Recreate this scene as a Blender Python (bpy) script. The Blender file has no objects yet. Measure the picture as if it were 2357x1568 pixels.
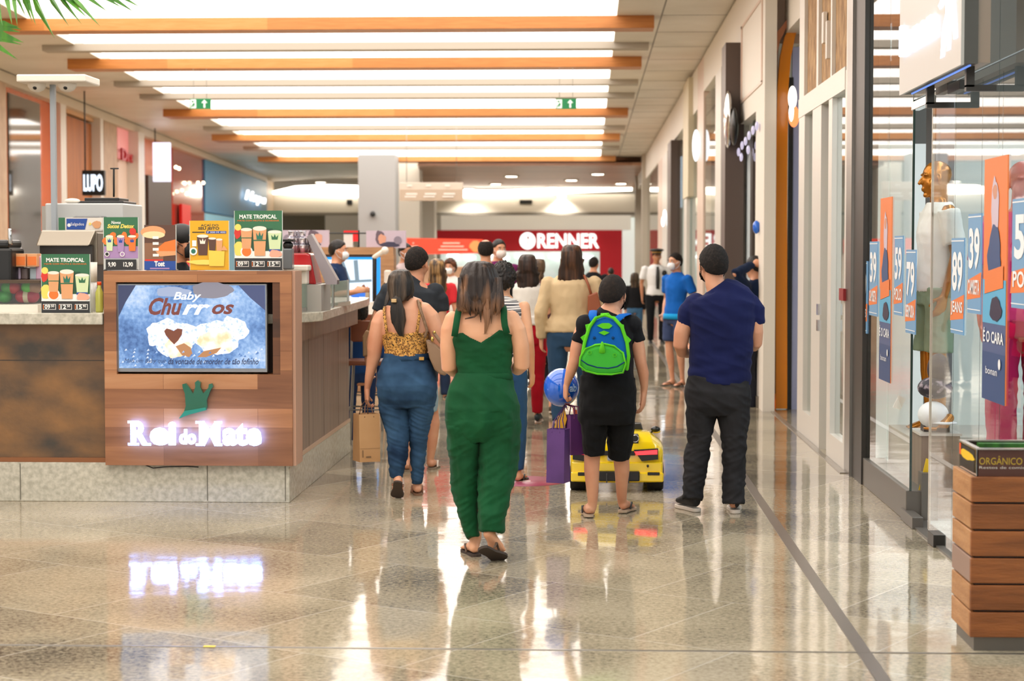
import bpy, bmesh, math, random
from mathutils import Vector, Matrix, noise as mnoise
random.seed(7)
C = bpy.context.scene.collection
SC = bpy.context.scene
# ---------------------------------------------------------------- camera, world, exposure
FPX, W_, H_ = 4300.0, 2357.0, 1568.0
EYE = 1.65
PT = math.atan(206/FPX); YA = math.atan(179*math.cos(PT)/FPX)
CF = Vector((-math.sin(YA)*math.cos(PT), math.cos(YA)*math.cos(PT), -math.sin(PT)))
CR = Vector((math.cos(YA), math.sin(YA), 0))
CU = CR.cross(CF)
cam = bpy.data.cameras.new('camera'); camo = bpy.data.objects.new('camera', cam); C.objects.link(camo)
camo.matrix_world = Matrix(((CR.x, CU.x, -CF.x, 0), (CR.y, CU.y, -CF.y, 0), (CR.z, CU.z, -CF.z, EYE), (0, 0, 0, 1)))
cam.sensor_width = 36; cam.lens = 36*FPX/W_; cam.clip_end = 400; cam.clip_start = .1
cam.dof.use_dof = True; cam.dof.focus_distance = 11.2; cam.dof.aperture_fstop = 3.4
SC.camera = camo
wd = bpy.data.worlds.new('world'); SC.world = wd; wd.use_nodes = True
bgn = wd.node_tree.nodes['Background']; bgn.inputs[0].default_value = (1, .965, .92, 1); bgn.inputs[1].default_value = 1.35
SC.view_settings.view_transform = 'Standard'; SC.view_settings.look = 'None'
SC.view_settings.exposure = 0.12; SC.view_settings.gamma = 1
cy = SC.cycles
cy.use_denoising = True; cy.max_bounces = 7; cy.diffuse_bounces = 3; cy.glossy_bounces = 4
cy.transmission_bounces = 4; cy.transparent_max_bounces = 12; cy.caustics_reflective = False; cy.caustics_refractive = False
cy.sample_clamp_indirect = 4; cy.blur_glossy = .5
SLOT_LIGHT = 3.6      # strength of the glowing ceiling panels
# ---------------------------------------------------------------- pixel -> world
O_ = Vector((0, 0, EYE))
def ray(px, py): return (px-W_/2)*CR + (H_/2-py)*CU + FPX*CF
def P(px, py, Y): d = ray(px, py); return O_ + d*(Y/d.y)
def PX(px, py, X): d = ray(px, py); return O_ + d*(X/d.x)
def PZ(px, py, z=0.0): d = ray(px, py); return O_ + d*((z-EYE)/d.z)
def S(Y): return FPX/Y
# ---------------------------------------------------------------- materials
def lin(c): c /= 255.0; return c/12.92 if c <= .04045 else ((c+.055)/1.055)**2.4
def col(h):
    if isinstance(h, str): h = h.lstrip('#'); h = ''.join(c+c for c in h) if len(h) == 3 else h; return tuple(lin(int(h[i:i+2], 16)) for i in (0, 2, 4))+(1,)
    return tuple(h)+((1,) if len(h) == 3 else ())
MATS = {}
def newmat(name):
    m = bpy.data.materials.new(name); m.use_nodes = True; nt = m.node_tree
    return m, nt, nt.nodes['Principled BSDF']
def N(nt, t, **k):
    n = nt.nodes.new(t)
    for a, b in k.items():
        if a.startswith('i_'):
            key = a[2:]; n.inputs[int(key) if key.isdigit() else key].default_value = b
        else: setattr(n, a, b)
    return n
def mat(name, c='#808080', rough=.6, metal=0.0, spec=.5, c2=None, nscale=5.0, stretch=(1, 1, 1), detail=3, bump=0.0, bscale=40.0, emit=0.0, coat=0.0, lo=.35, hi=.65, sheen=0.0, bstretch=(1, 1, 1), sub=0.0, alpha=1.0):
    if name in MATS: return MATS[name]
    m, nt, b = newmat(name); L = nt.links
    b.inputs['Base Color'].default_value = col(c); b.inputs['Roughness'].default_value = rough
    b.inputs['Metallic'].default_value = metal; b.inputs['Specular IOR Level'].default_value = spec
    if coat: b.inputs['Coat Weight'].default_value = coat; b.inputs['Coat Roughness'].default_value = .05
    if sheen: b.inputs['Sheen Weight'].default_value = sheen
    if alpha < 1: b.inputs['Alpha'].default_value = alpha
    tc = None
    if c2 or bump: tc = N(nt, 'ShaderNodeTexCoord')
    if c2:
        mp = N(nt, 'ShaderNodeMapping'); mp.inputs['Scale'].default_value = stretch; L.new(tc.outputs['Object'], mp.inputs[0])
        nz = N(nt, 'ShaderNodeTexNoise', i_Scale=nscale, i_Detail=detail); L.new(mp.outputs[0], nz.inputs['Vector'])
        r = N(nt, 'ShaderNodeValToRGB'); e = r.color_ramp.elements
        e[0].position = lo; e[1].position = hi; e[0].color = col(c); e[1].color = col(c2)
        L.new(nz.outputs['Fac'], r.inputs[0]); L.new(r.outputs[0], b.inputs['Base Color'])
    if bump:
        mp = N(nt, 'ShaderNodeMapping'); mp.inputs['Scale'].default_value = bstretch; L.new(tc.outputs['Object'], mp.inputs[0])
        nz = N(nt, 'ShaderNodeTexNoise', i_Scale=bscale, i_Detail=4.0); L.new(mp.outputs[0], nz.inputs['Vector'])
        bp = N(nt, 'ShaderNodeBump', i_Strength=bump, i_Distance=.02); L.new(nz.outputs['Fac'], bp.inputs['Height']); L.new(bp.outputs[0], b.inputs['Normal'])
    if emit:
        b.inputs['Emission Strength'].default_value = emit
        if c2: L.new(b.inputs['Base Color'].links[0].from_socket, b.inputs['Emission Color'])
        else: b.inputs['Emission Color'].default_value = col(c)
    MATS[name] = m
    return m
def glow(name, c, s):
    if name in MATS: return MATS[name]
    m, nt, b = newmat(name); b.inputs['Base Color'].default_value = col('#202020'); b.inputs['Roughness'].default_value = .4
    b.inputs['Emission Color'].default_value = col(c); b.inputs['Emission Strength'].default_value = s
    MATS[name] = m; return m
def glassmat(name, tint=(1, 1, 1), ior=1.5, tr=1.0):
    if name in MATS: return MATS[name]
    m, nt, b = newmat(name); L = nt.links; nt.nodes.remove(b)
    out = nt.nodes['Material Output']
    fr = N(nt, 'ShaderNodeFresnel', i_IOR=ior); g = N(nt, 'ShaderNodeBsdfGlossy'); g.inputs['Roughness'].default_value = .012
    t = N(nt, 'ShaderNodeBsdfTransparent'); t.inputs[0].default_value = tuple(x*tr for x in tint)+(1,)
    ge = N(nt, 'ShaderNodeNewGeometry'); sb = N(nt, 'ShaderNodeMath', operation='SUBTRACT', i_0=1.0); L.new(ge.outputs['Backfacing'], sb.inputs[1]); ml = N(nt, 'ShaderNodeMath', operation='MULTIPLY'); L.new(fr.outputs[0], ml.inputs[0]); L.new(sb.outputs[0], ml.inputs[1])
    mx = N(nt, 'ShaderNodeMixShader'); L.new(ml.outputs[0], mx.inputs[0]); L.new(t.outputs[0], mx.inputs[1]); L.new(g.outputs[0], mx.inputs[2])
    L.new(mx.outputs[0], out.inputs[0]); MATS[name] = m; return m
def planks(name, cols, pw, ph, rough=.35, bump=.15, axis='XZ', off=.5, spec=.5, grain=(2, 2, 30)):
    """staggered boards: brick texture over per-board tone plus grain"""
    if name in MATS: return MATS[name]
    m, nt, b = newmat(name); L = nt.links
    tc = N(nt, 'ShaderNodeTexCoord'); sp = N(nt, 'ShaderNodeSeparateXYZ'); L.new(tc.outputs['Object'], sp.inputs[0])
    cb = N(nt, 'ShaderNodeCombineXYZ'); L.new(sp.outputs[axis[0]], cb.inputs[0]); L.new(sp.outputs[axis[1]], cb.inputs[1])
    br = N(nt, 'ShaderNodeTexBrick', offset=off); br.inputs['Scale'].default_value = 1; br.inputs['Brick Width'].default_value = pw; br.inputs['Row Height'].default_value = ph
    br.inputs['Mortar Size'].default_value = .0015; br.inputs['Color1'].default_value = (0, 0, 0, 1); br.inputs['Color2'].default_value = (1, 1, 1, 1); br.inputs['Mortar'].default_value = (.1, .1, .1, 1); br.inputs['Bias'].default_value = 0
    L.new(cb.outputs[0], br.inputs['Vector'])
    mp = N(nt, 'ShaderNodeMapping'); mp.inputs['Scale'].default_value = grain; L.new(tc.outputs['Object'], mp.inputs[0])
    nz = N(nt, 'ShaderNodeTexNoise', i_Scale=1.6, i_Detail=7.0, i_Distortion=.6); L.new(mp.outputs[0], nz.inputs['Vector'])
    mx = N(nt, 'ShaderNodeMath', operation='MULTIPLY_ADD'); mx.inputs[1].default_value = .55; L.new(nz.outputs['Fac'], mx.inputs[0])
    m2 = N(nt, 'ShaderNodeMath', operation='MULTIPLY'); m2.inputs[1].default_value = .45; L.new(br.outputs['Color'], m2.inputs[0]); L.new(m2.outputs[0], mx.inputs[2])
    r = N(nt, 'ShaderNodeValToRGB'); e = r.color_ramp.elements
    e[0].position = .2; e[1].position = .8; e[0].color = col(cols[0]); e[1].color = col(cols[-1])
    for i, c in enumerate(cols[1:-1]): x = e.new(.2+.6*(i+1)/(len(cols)-1)); x.color = col(c)
    L.new(mx.outputs[0], r.inputs[0]); L.new(r.outputs[0], b.inputs['Base Color'])
    bp = N(nt, 'ShaderNodeBump', i_Strength=bump, i_Distance=.01); L.new(nz.outputs['Fac'], bp.inputs['Height']); L.new(bp.outputs[0], b.inputs['Normal'])
    b.inputs['Roughness'].default_value = rough; b.inputs['Specular IOR Level'].default_value = spec
    MATS[name] = m; return m
# ---------------------------------------------------------------- mesh builder
class MB:
    def __init__(s, m=None): s.v = []; s.f = []; s.mi = []; s.mats = []; s.cur = 0; s.sm = []; s.smooth = False; s.mt(m) if m else None
    def mt(s, m):
        if m not in s.mats: s.mats.append(m)
        s.cur = s.mats.index(m); return s
    def add(s, vs, fs):
        o = len(s.v); s.v += [Vector(v) for v in vs]
        for f in fs: s.f.append(tuple(i+o for i in f)); s.mi.append(s.cur); s.sm.append(s.smooth)
        return s
    def box(s, x0, x1, y0, y1, z0, z1):
        vs = [(x, y, z) for x in (x0, x1) for y in (y0, y1) for z in (z0, z1)]
        return s.add(vs, [(0, 1, 3, 2), (4, 6, 7, 5), (0, 4, 5, 1), (2, 3, 7, 6), (0, 2, 6, 4), (1, 5, 7, 3)])
    def cbox(s, c, hx, hy, hz, R=None):
        vs = [Vector((x*hx, y*hy, z*hz)) for x in (-1, 1) for y in (-1, 1) for z in (-1, 1)]
        vs = [(R @ v if R else v)+Vector(c) for v in vs]
        return s.add(vs, [(0, 1, 3, 2), (4, 6, 7, 5), (0, 4, 5, 1), (2, 3, 7, 6), (0, 2, 6, 4), (1, 5, 7, 3)])
    def hull8(s, a, b):  # two quads (4 pts each) joined
        return s.add(list(a)+list(b), [(0, 3, 2, 1), (4, 5, 6, 7), (0, 1, 5, 4), (1, 2, 6, 5), (2, 3, 7, 6), (3, 0, 4, 7)])
    def prism(s, pts, d):
        n = len(pts); pts = [Vector(p) for p in pts]; q = [p+Vector(d) for p in pts]
        return s.add(pts+q, [tuple(range(n-1, -1, -1)), tuple(range(n, 2*n))]+[(i, (i+1) % n, n+(i+1) % n, n+i) for i in range(n)])
    def rings(s, rs, cap=True, closed=True):
        o = len(s.v); n = len(rs[0]); vs = [p for r in rs for p in r]; fs = []
        for k in range(len(rs)-1):
            for i in range(n if closed else n-1):
                j = (i+1) % n; fs.append((k*n+i, k*n+j, (k+1)*n+j, (k+1)*n+i))
        if cap:
            c0 = sum(rs[0], Vector())/n; c1 = sum(rs[-1], Vector())/n; vs = vs+[c0, c1]; a = len(vs)-2
            L = (len(rs)-1)*n
            for i in range(n): j = (i+1) % n; fs.append((j, i, a)); fs.append((L+i, L+j, a+1))
        return s.add(vs, fs)
    def tube(s, pts, n=12, e=2.0, cap=True, side=None):
        """pts: (Vector, ra, rb): ra along the horizontal side axis"""
        s.smooth = True; P_ = [(Vector(p[0]), p[1], p[2] if len(p) > 2 else p[1]) for p in pts]
        rs = []; m = len(P_)
        def ring(c, t, ra, rb):
            ax = Vector(side) if side else (Vector((1, 0, 0)) if abs(t.x) < .85 else Vector((0, 1, 0)))
            a = (ax-t*ax.dot(t)).normalized(); b = t.cross(a); o = []
            for i in range(n):
                w = 2*math.pi*i/n; cs, sn = math.cos(w), math.sin(w)
                if e != 2: cs = math.copysign(abs(cs)**(2/e), cs); sn = math.copysign(abs(sn)**(2/e), sn)
                o.append(c+a*ra*cs+b*rb*sn)
            return o
        for i, (c, ra, rb) in enumerate(P_):
            t = (P_[min(i+1, m-1)][0]-P_[max(i-1, 0)][0])
            t = t.normalized() if t.length > 1e-9 else Vector((0, 0, 1))
            if i == 0 and cap:
                rr = min(ra, rb); rs.append(ring(c-t*rr*.75, t, ra*.55, rb*.55)); rs.append(ring(c-t*rr*.4, t, ra*.85, rb*.85))
            rs.append(ring(c, t, ra, rb))
            if i == m-1 and cap:
                rr = min(ra, rb); rs.append(ring(c+t*rr*.4, t, ra*.85, rb*.85)); rs.append(ring(c+t*rr*.75, t, ra*.55, rb*.55))
        s.rings(rs); s.smooth = False; return s
    def wire(s, pts, r, n=8):
        return s.tube([(p, r, r) for p in pts], n=n)
    def ell(s, c, rx, ry, rz, R=None, nu=16, nv=10):
        s.smooth = True; c = Vector(c); rs = []
        for k in range(nv+1):
            a = math.pi*(k+.02 if k == 0 else (k-.02 if k == nv else k))/nv - math.pi/2; o = []
            for i in range(nu):
                w = 2*math.pi*i/nu; v = Vector((rx*math.cos(a)*math.cos(w), ry*math.cos(a)*math.sin(w), rz*math.sin(a)))
                o.append(c+(R @ v if R else v))
            rs.append(o)
        s.rings(rs); s.smooth = False; return s
    def lathe(s, c, prof, n=20):
        s.smooth = True; c = Vector(c)
        s.rings([[c+Vector((r*math.cos(2*math.pi*i/n), r*math.sin(2*math.pi*i/n), z)) for i in range(n)] for r, z in prof]); s.smooth = False; return s
    def mesh(s, name, loc=Vector()):
        me = bpy.data.meshes.new(name); me.from_pydata([v-loc for v in s.v], [], s.f)
        for m in s.mats: me.materials.append(m)
        me.polygons.foreach_set('material_index', s.mi); me.polygons.foreach_set('use_smooth', s.sm)
        bm = bmesh.new(); bm.from_mesh(me); bmesh.ops.recalc_face_normals(bm, faces=bm.faces); bm.to_mesh(me); bm.free()
        me.update(); return me
    def build(s, name, parent=None, loc=None, bevel=0.0, remesh=0.0, smooth_it=0, disp=None, flat=False):
        if parent: root = parent
        L = Vector(loc) if loc is not None else (wloc(parent) if parent else base(s.v))
        me = s.mesh(name, L)
        if remesh: me = remeshed(me, remesh, smooth_it, disp, L)
        o = bpy.data.objects.new(name, me); C.objects.link(o)
        if parent: o.parent = parent; o['_w'] = list(L)
        else: o.location = L
        o['_w'] = list(L)
        if bevel:
            b = o.modifiers.new('bevel', 'BEVEL'); b.width = bevel; b.segments = 2; b.limit_method = 'ANGLE'
        return o
def base(vs):
    xs = [v.x for v in vs]; ys = [v.y for v in vs]; zs = [v.z for v in vs]
    return Vector(((min(xs)+max(xs))/2, (min(ys)+max(ys))/2, min(zs)))
def wloc(o): return Vector(o['_w'])
def remeshed(me, vox, it, disp, L):
    o = bpy.data.objects.new('tmp', me); C.objects.link(o)
    r = o.modifiers.new('r', 'REMESH'); r.mode = 'VOXEL'; r.voxel_size = vox; r.use_smooth_shade = True
    if it: sm = o.modifiers.new('s', 'SMOOTH'); sm.iterations = it; sm.factor = .5
    dg = bpy.context.evaluated_depsgraph_get(); ev = o.evaluated_get(dg)
    m2 = bpy.data.meshes.new_from_object(ev); m2.name = me.name
    if not len(m2.materials):
        for m in me.materials: m2.materials.append(m)
    bpy.data.objects.remove(o); bpy.data.meshes.remove(me)
    if disp:
        n = len(m2.vertices); nrm = [v.normal.copy() for v in m2.vertices]
        for v, q in zip(m2.vertices, nrm): v.co = v.co + q*disp(v.co+L, q)
    m2.polygons.foreach_set('use_smooth', [True]*len(m2.polygons)); m2.update()
    return m2
def thing(name, label, cat, loc, group=None):
    o = bpy.data.objects.new(name, None); C.objects.link(o); o.location = loc; o['_w'] = list(loc); o.empty_display_size = .1
    return tag(o, label, cat, group)
def tag(o, label=None, cat=None, group=None, kind=None):
    if label: o['label'] = label
    if cat: o['category'] = cat
    if group: o['group'] = group
    if kind: o['kind'] = kind
    return o
def struct(o): o['kind'] = 'structure'; return o
def dup(root, delta, label=None):
    def cp(o, par):
        c = o.copy(); C.objects.link(c); c.parent = par
        for ch in KIDS.get(o.name, []): cp(ch, c)
        return c
    r = cp(root, None); r.location = root.location+Vector(delta)
    if label: r['label'] = label
    return r
KIDS = {}
def kids_index():
    KIDS.clear()
    for o in C.objects:
        if o.parent: KIDS.setdefault(o.parent.name, []).append(o)
def frame_from(x, z):
    """rotation with columns x, y, z (x = right of the lettering, z = up of the lettering)"""
    x = Vector(x).normalized(); z = Vector(z).normalized(); y = z.cross(x)
    return x, z, y
BIG = {}
def textmesh(s, shear=0.0, bold=0.0):
    k = (s, shear, bold)
    if k in BIG: return BIG[k]
    cu = bpy.data.curves.new('t', 'FONT'); cu.body = s; cu.shear = shear; cu.offset = bold; cu.resolution_u = 3
    o = bpy.data.objects.new('t', cu); C.objects.link(o)
    dg = bpy.context.evaluated_depsgraph_get(); me = bpy.data.meshes.new_from_object(o.evaluated_get(dg))
    vs = [v.co.copy() for v in me.vertices]; fs = [tuple(p.vertices) for p in me.polygons]
    bpy.data.objects.remove(o); bpy.data.curves.remove(cu); bpy.data.meshes.remove(me)
    x0 = min(v.x for v in vs); x1 = max(v.x for v in vs); y0 = min(v.y for v in vs); y1 = max(v.y for v in vs)
    vs = [((v.x-x0)/(x1-x0), (v.y-y0)/(y1-y0)) for v in vs]; BIG[k] = (vs, fs); return BIG[k]
class Card:
    """flat printed artwork on a panel: u right, v up in metres from origin; each layer sits a hair in front of the last"""
    def __init__(s, org, u, v, n, m, w, h, step=.0006):
        s.o = Vector(org); s.u = Vector(u).normalized(); s.vv = Vector(v).normalized(); s.n = Vector(n).normalized(); s.mb = MB(m); s.w = w; s.h = h; s.d = step; s.st = step
    def pt(s, a, b, d=None): return s.o+s.u*a*s.w+s.vv*b*s.h+s.n*(s.d if d is None else d)
    def poly(s, m, pts): s.mb.mt(m).add([s.pt(a, b) for a, b in pts], [tuple(range(len(pts)))]); s.d += s.st; return s
    def rect(s, m, a0, b0, a1, b1): return s.poly(m, [(a0, b0), (a1, b0), (a1, b1), (a0, b1)])
    def disc(s, m, a, b, ra, rb=None, n=20, rot=0.0):
        rb = rb or ra*s.w/s.h
        return s.poly(m, [(a+ra*math.cos(t), b+rb*math.sin(t)) for t in [2*math.pi*i/n+rot for i in range(n)]])
    def blob(s, m, a, b, ra, rb, seed=0, amp=.15, n=28):
        rn = random.Random(seed); ph = [rn.random()*6 for _ in range(4)]
        return s.poly(m, [(a+ra*k*math.cos(t), b+rb*k*math.sin(t)) for t, k in [(2*math.pi*i/n, 1+amp*(math.sin(3*2*math.pi*i/n+ph[0])*.5+math.sin(5*2*math.pi*i/n+ph[1])*.3+math.sin(9*2*math.pi*i/n+ph[2])*.25)) for i in range(n)]])
    def text(s, m, t, a0, b0, a1, b1, shear=0.0, bold=0.0, ex=0.0):
        vs, fs = textmesh(t, shear, bold); p = [s.pt(a0+(a1-a0)*x, b0+(b1-b0)*y) for x, y in vs]
        s.mb.mt(m)
        if ex:
            q = [v+s.n*ex for v in p]; n = len(p); ed = {}
            for f in fs:
                for i in range(len(f)): k = (f[i], f[(i+1) % len(f)]); ed[k] = 1
            side = [(a, b, b+n, a+n) for (a, b) in ed if (b, a) not in ed]
            s.mb.add(p+q, [tuple(i+n for i in f) for f in fs]+side)
        else: s.mb.add(p, fs)
        s.d += s.st; return s
    def line(s, m, pts, wd):
        for (a, b), (c, d) in zip(pts, pts[1:]):
            A = s.pt(a, b); B = s.pt(c, d); t = (B-A).normalized().cross(s.n)*wd/2; s.mb.mt(m).add([A-t, A+t, B+t, B-t], [(0, 1, 2, 3)])
        s.d += s.st; return s
    def build(s, name, parent): return s.mb.build(name, parent)
# ================================================================ SETTING
M_white = mat('white_paint', '#e6ded2', .5, bump=.03); M_ceil = mat('ceiling_paint', '#e6dfd4', .45, c2='#d9d0c2', nscale=.8)
M_metal = mat('brushed_metal', '#9a9690', .3, 1.0, bump=.03, bscale=60, bstretch=(1, 1, .05)); M_dark = mat('dark_metal', '#3a3632', .4, .6)
M_black = mat('black_plastic', '#151515', .35); M_chrome = mat('chrome', '#c8c8c8', .12, 1.0)
M_greym = mat('grey_metal_cladding', '#6d6861', .4, .5); M_glass = glassmat('storefront_glass', (.97, 1, .985), 1.6)
M_slot = glow('ceiling_light_panel', '#fff6ec', SLOT_LIGHT)
M_rib = mat('rib_paint', '#b0a698', .6)
M_beamw = planks('orange_wood', ['#b06a2c', '#c88240', '#d9985a'], 3.0, .5, .4, .05, 'XY')
HC = 4.75
def ycz(py, z=HC): return PZ(1300, py, z).y
# polished granite floor
def floor_mat():
    m, nt, b = newmat('polished_granite'); L = nt.links
    tc = N(nt, 'ShaderNodeTexCoord')
    mp = N(nt, 'ShaderNodeMapping'); mp.inputs['Rotation'].default_value = (0, 0, math.radians(31)); L.new(tc.outputs['Object'], mp.inputs[0])
    br = N(nt, 'ShaderNodeTexBrick', offset=.5); br.inputs['Scale'].default_value = 1; br.inputs['Brick Width'].default_value = .98; br.inputs['Row Height'].default_value = .98
    br.inputs['Mortar Size'].default_value = .0035; br.inputs['Color1'].default_value = (0, 0, 0, 1); br.inputs['Color2'].default_value = (1, 1, 1, 1); br.inputs['Mortar'].default_value = (.5, .5, .5, 1)
    L.new(mp.outputs[0], br.inputs['Vector'])
    n1 = N(nt, 'ShaderNodeTexNoise', i_Scale=1.1, i_Detail=5.0); L.new(tc.outputs['Object'], n1.inputs['Vector'])
    n2 = N(nt, 'ShaderNodeTexNoise', i_Scale=42.0, i_Detail=6.0, i_Roughness=.75); L.new(tc.outputs['Object'], n2.inputs['Vector'])
    ad = N(nt, 'ShaderNodeMath', operation='MULTIPLY_ADD'); ad.inputs[1].default_value = .34; L.new(n1.outputs['Fac'], ad.inputs[0])
    m3 = N(nt, 'ShaderNodeMath', operation='MULTIPLY'); m3.inputs[1].default_value = .62; L.new(n2.outputs['Fac'], m3.inputs[0]); L.new(m3.outputs[0], ad.inputs[2])
    a2 = N(nt, 'ShaderNodeMath', operation='MULTIPLY_ADD'); a2.inputs[1].default_value = .10; L.new(br.outputs['Color'], a2.inputs[0]); L.new(ad.outputs[0], a2.inputs[2])
    r = N(nt, 'ShaderNodeValToRGB'); e = r.color_ramp.elements; e[0].position = .4; e[0].color = col('#4a4338'); e[1].position = .66; e[1].color = col('#bdb199')
    x = e.new(.48); x.color = col('#857b69'); x = e.new(.55); x.color = col('#a3977f')
    L.new(a2.outputs[0], r.inputs[0])
    mx = N(nt, 'ShaderNodeMix', data_type='RGBA'); L.new(br.outputs['Fac'], mx.inputs[0]); L.new(r.outputs[0], mx.inputs[6]); mx.inputs[7].default_value = col('#c4bcad')
    L.new(mx.outputs[2], b.inputs['Base Color'])
    b.inputs['Roughness'].default_value = .07; b.inputs['IOR'].default_value = 1.5
    n4 = N(nt, 'ShaderNodeTexNoise', i_Scale=2.2, i_Detail=2.0); L.new(tc.outputs['Object'], n4.inputs['Vector'])
    bp = N(nt, 'ShaderNodeBump', i_Strength=.05, i_Distance=.05); L.new(n4.outputs['Fac'], bp.inputs['Height']); L.new(bp.outputs[0], b.inputs['Normal'])
    MATS['floor'] = m; return m
M_floor = floor_mat()
struct(MB(M_floor).box(-24, 9, -8, 96, -.12, 0).build('floor', loc=(0, 0, 0)))
# metal inlay strips in the floor
b = MB(M_metal); b.box(1.10, 1.16, -6, 80, -.01, .002); struct(b.build('trim_1', loc=(1.13, 30, 0)))
yc = PZ(1200, 1496).y
b = MB(M_metal); b.box(-12, 1.95, yc-.008, yc+.008, -.01, .0025); struct(b.build('trim_2', loc=(0, yc, 0)))
ys = PZ(475, 1497).y
xs_ = PZ(475, 1497).x
tag(MB(mat('yellow_tape', '#e3c21e', .5)).box(xs_-.025, xs_+.025, yc-.014, yc+.014, .0025, .0035).build('floor_sticker'), 'small yellow tape marker stuck on the metal strip across the floor', 'sticker')
# round pink floor decal
q = PZ(1205, 1108)
tag(MB(mat('pink_vinyl', '#a8506a', .3)).lathe((q.x, q.y, .0005), [(.30, 0), (.30, .0012)], 40).mt(mat('pale_vinyl', '#e8d8d8', .3)).box(q.x-.05, q.x+.05, q.y-.03, q.y+.03, .0017, .0024).build('floor_decal'), 'round dark pink decal stuck on the floor behind the woman in green', 'decal')
# ceiling: opening with glowing panels, crossed by beams
def leftline(Y): return -7.62-.0749*(Y-26.3)     # left edge of the light opening
def leftwall(Y): return -10.44-.0749*(Y-33.1)
YA0, YA1 = -8.0, ycz(371)
XR = .35
b = MB(M_ceil)
b.box(XR, 2.6, YA0, 78, HC, HC+.25)
b.add([(leftwall(YA0)-1, YA0, HC), (leftline(YA0), YA0, HC), (leftline(YA1), YA1, HC), (leftwall(YA1)-1, YA1, HC),
       (leftwall(YA0)-1, YA0, HC+.25), (leftline(YA0), YA0, HC+.25), (leftline(YA1), YA1, HC+.25), (leftwall(YA1)-1, YA1, HC+.25)],
      [(0, 1, 2, 3), (4, 7, 6, 5), (0, 4, 5, 1), (1, 5, 6, 2), (2, 6, 7, 3), (3, 7, 4, 0)])
b.add([(leftwall(YA1)-1, YA1, HC), (XR, YA1, HC), (XR, 64, HC), (-6, 64, HC), (leftwall(84)-1, 84, HC-.02), (leftwall(84)-1, 84, HC+.25), (leftwall(YA1)-1, YA1, HC+.25), (XR, YA1, HC+.25), (XR, 64, HC+.25)], [(0, 1, 2, 3, 4), (5, 8, 7, 6), (0, 6, 7, 1)])
struct(b.build('ceiling', loc=(0, 0, HC)))
b = MB(M_slot); b.add([(leftline(YA0), YA0, HC+.1), (XR, YA0, HC+.1), (XR, YA1, HC+.1), (leftline(YA1), YA1, HC+.1), (leftline(YA0), YA0, HC+.14), (XR, YA0, HC+.14), (XR, YA1, HC+.14), (leftline(YA1), YA1, HC+.14)], [(0, 1, 2, 3), (4, 7, 6, 5), (0, 4, 5, 1), (1, 5, 6, 2), (2, 6, 7, 3), (3, 7, 4, 0)])
tag(b.build('light_panel', loc=(-4, 26, HC+.1)), 'long glowing white light panel in the ceiling above the wooden beams', 'ceiling light')
# panel joints of the right-hand ceiling strip
b = MB(mat('joint_grey', '#8d857b', .6)); Y = 2.0
for yy in [2+1.9*i for i in range(38)]: b.box(.95, 1.9, yy, yy+.02, HC-.003, HC+.01)
b.box(.93, .95, -6, 76, HC-.003, HC+.01); struct(b.build('trim_3', loc=(1.3, 30, HC)))
GB = 'wooden ceiling beams'
wood_rows = [(46, 74, -260, 1506), (140, 161, 155, 1477), (253, 272, 375, 1446), (311, 327, 487, 1427), (362, 375, 593, 1417)]
grey_rows = [(100, 117), (186, 198), (215, 228), (290, 300), (338, 345)]
pl = ['nearest in view', 'second from the front', 'third from the front', 'fourth from the front', 'farthest and shortest']
for i, (a, c, xl, xr) in enumerate(wood_rows):
    zb = 4.585; yf = ycz(a+.68*(c-a), zb); ye = ycz(c, zb)
    X0 = P(xl, (a+c)/2, yf).x; X1 = P(xr, (a+c)/2, yf).x
    tag(MB(M_beamw).box(X0, X1, yf, max(ye, yf+.3), zb, HC-.0).build('ceiling_beam', bevel=.004), 'orange wooden ceiling beam, '+pl[i], 'beam', GB)
for i, (a, c) in enumerate(grey_rows):
    zb = 4.66; yf = ycz(a+.7*(c-a), zb); ye = ycz(c, zb)
    X0 = leftline(yf)-.5; X1 = .87
    struct(MB(M_rib).box(X0, X1, yf, max(ye, yf+.25), zb, HC+.02).build('trim_%d' % (4+i)))
for i in range(9):
    yf = 20.5-3.0*i
    if i % 2: struct(MB(M_rib).box(leftline(yf)-.5, .87, yf, yf+.35, 4.64, HC+.02).build('trim_%d' % (9+i)))
    else: tag(MB(M_beamw).box(leftline(yf)-1.4, .89, yf, yf+.38, 4.585, HC).build('ceiling_beam'), 'orange wooden ceiling beam above and behind the viewer, out of the picture', 'beam', 'wooden ceiling beams overhead')
# left wall of shops -------------------------------------------------------------
M_lw = mat('left_wall_beige', '#d9c3a8', .5)
def LW(px, py=None, off=0.0):
    """point on the left shop wall seen at pixel column px"""
    k = (P(px, 578, 1).x)  # X per unit Y
    Y = (-10.44+.0749*33.1+off)/(k+.0749)
    return Y
def lw_panel(px0, px1, z0, z1, off=0.0, th=.1):
    Y0, Y1 = LW(px0, off=off), LW(px1, off=off)
    def X(Y): return leftwall(Y)+off
    n = (X(Y0)-th, X(Y1)-th)
    return [(X(Y0), Y0, z0), (X(Y1), Y1, z0), (X(Y1), Y1, z1), (X(Y0), Y0, z1)], [(n[0], Y0, z0), (n[1], Y1, z0), (n[1], Y1, z1), (n[0], Y0, z1)]
def zat(px, py, off=0.0): Y = LW(px, off=off); return P(px, py, Y).z
b = MB(M_lw); b.hull8([(leftwall(10), 10, 0), (leftwall(84), 84, 0), (leftwall(84), 84, HC), (leftwall(10), 10, HC)], [(leftwall(10)-.3, 10, 0), (leftwall(84)-.3, 84, 0), (leftwall(84)-.3, 84, HC), (leftwall(10)-.3, 10, HC)])
struct(b.build('wall_left'))
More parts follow.
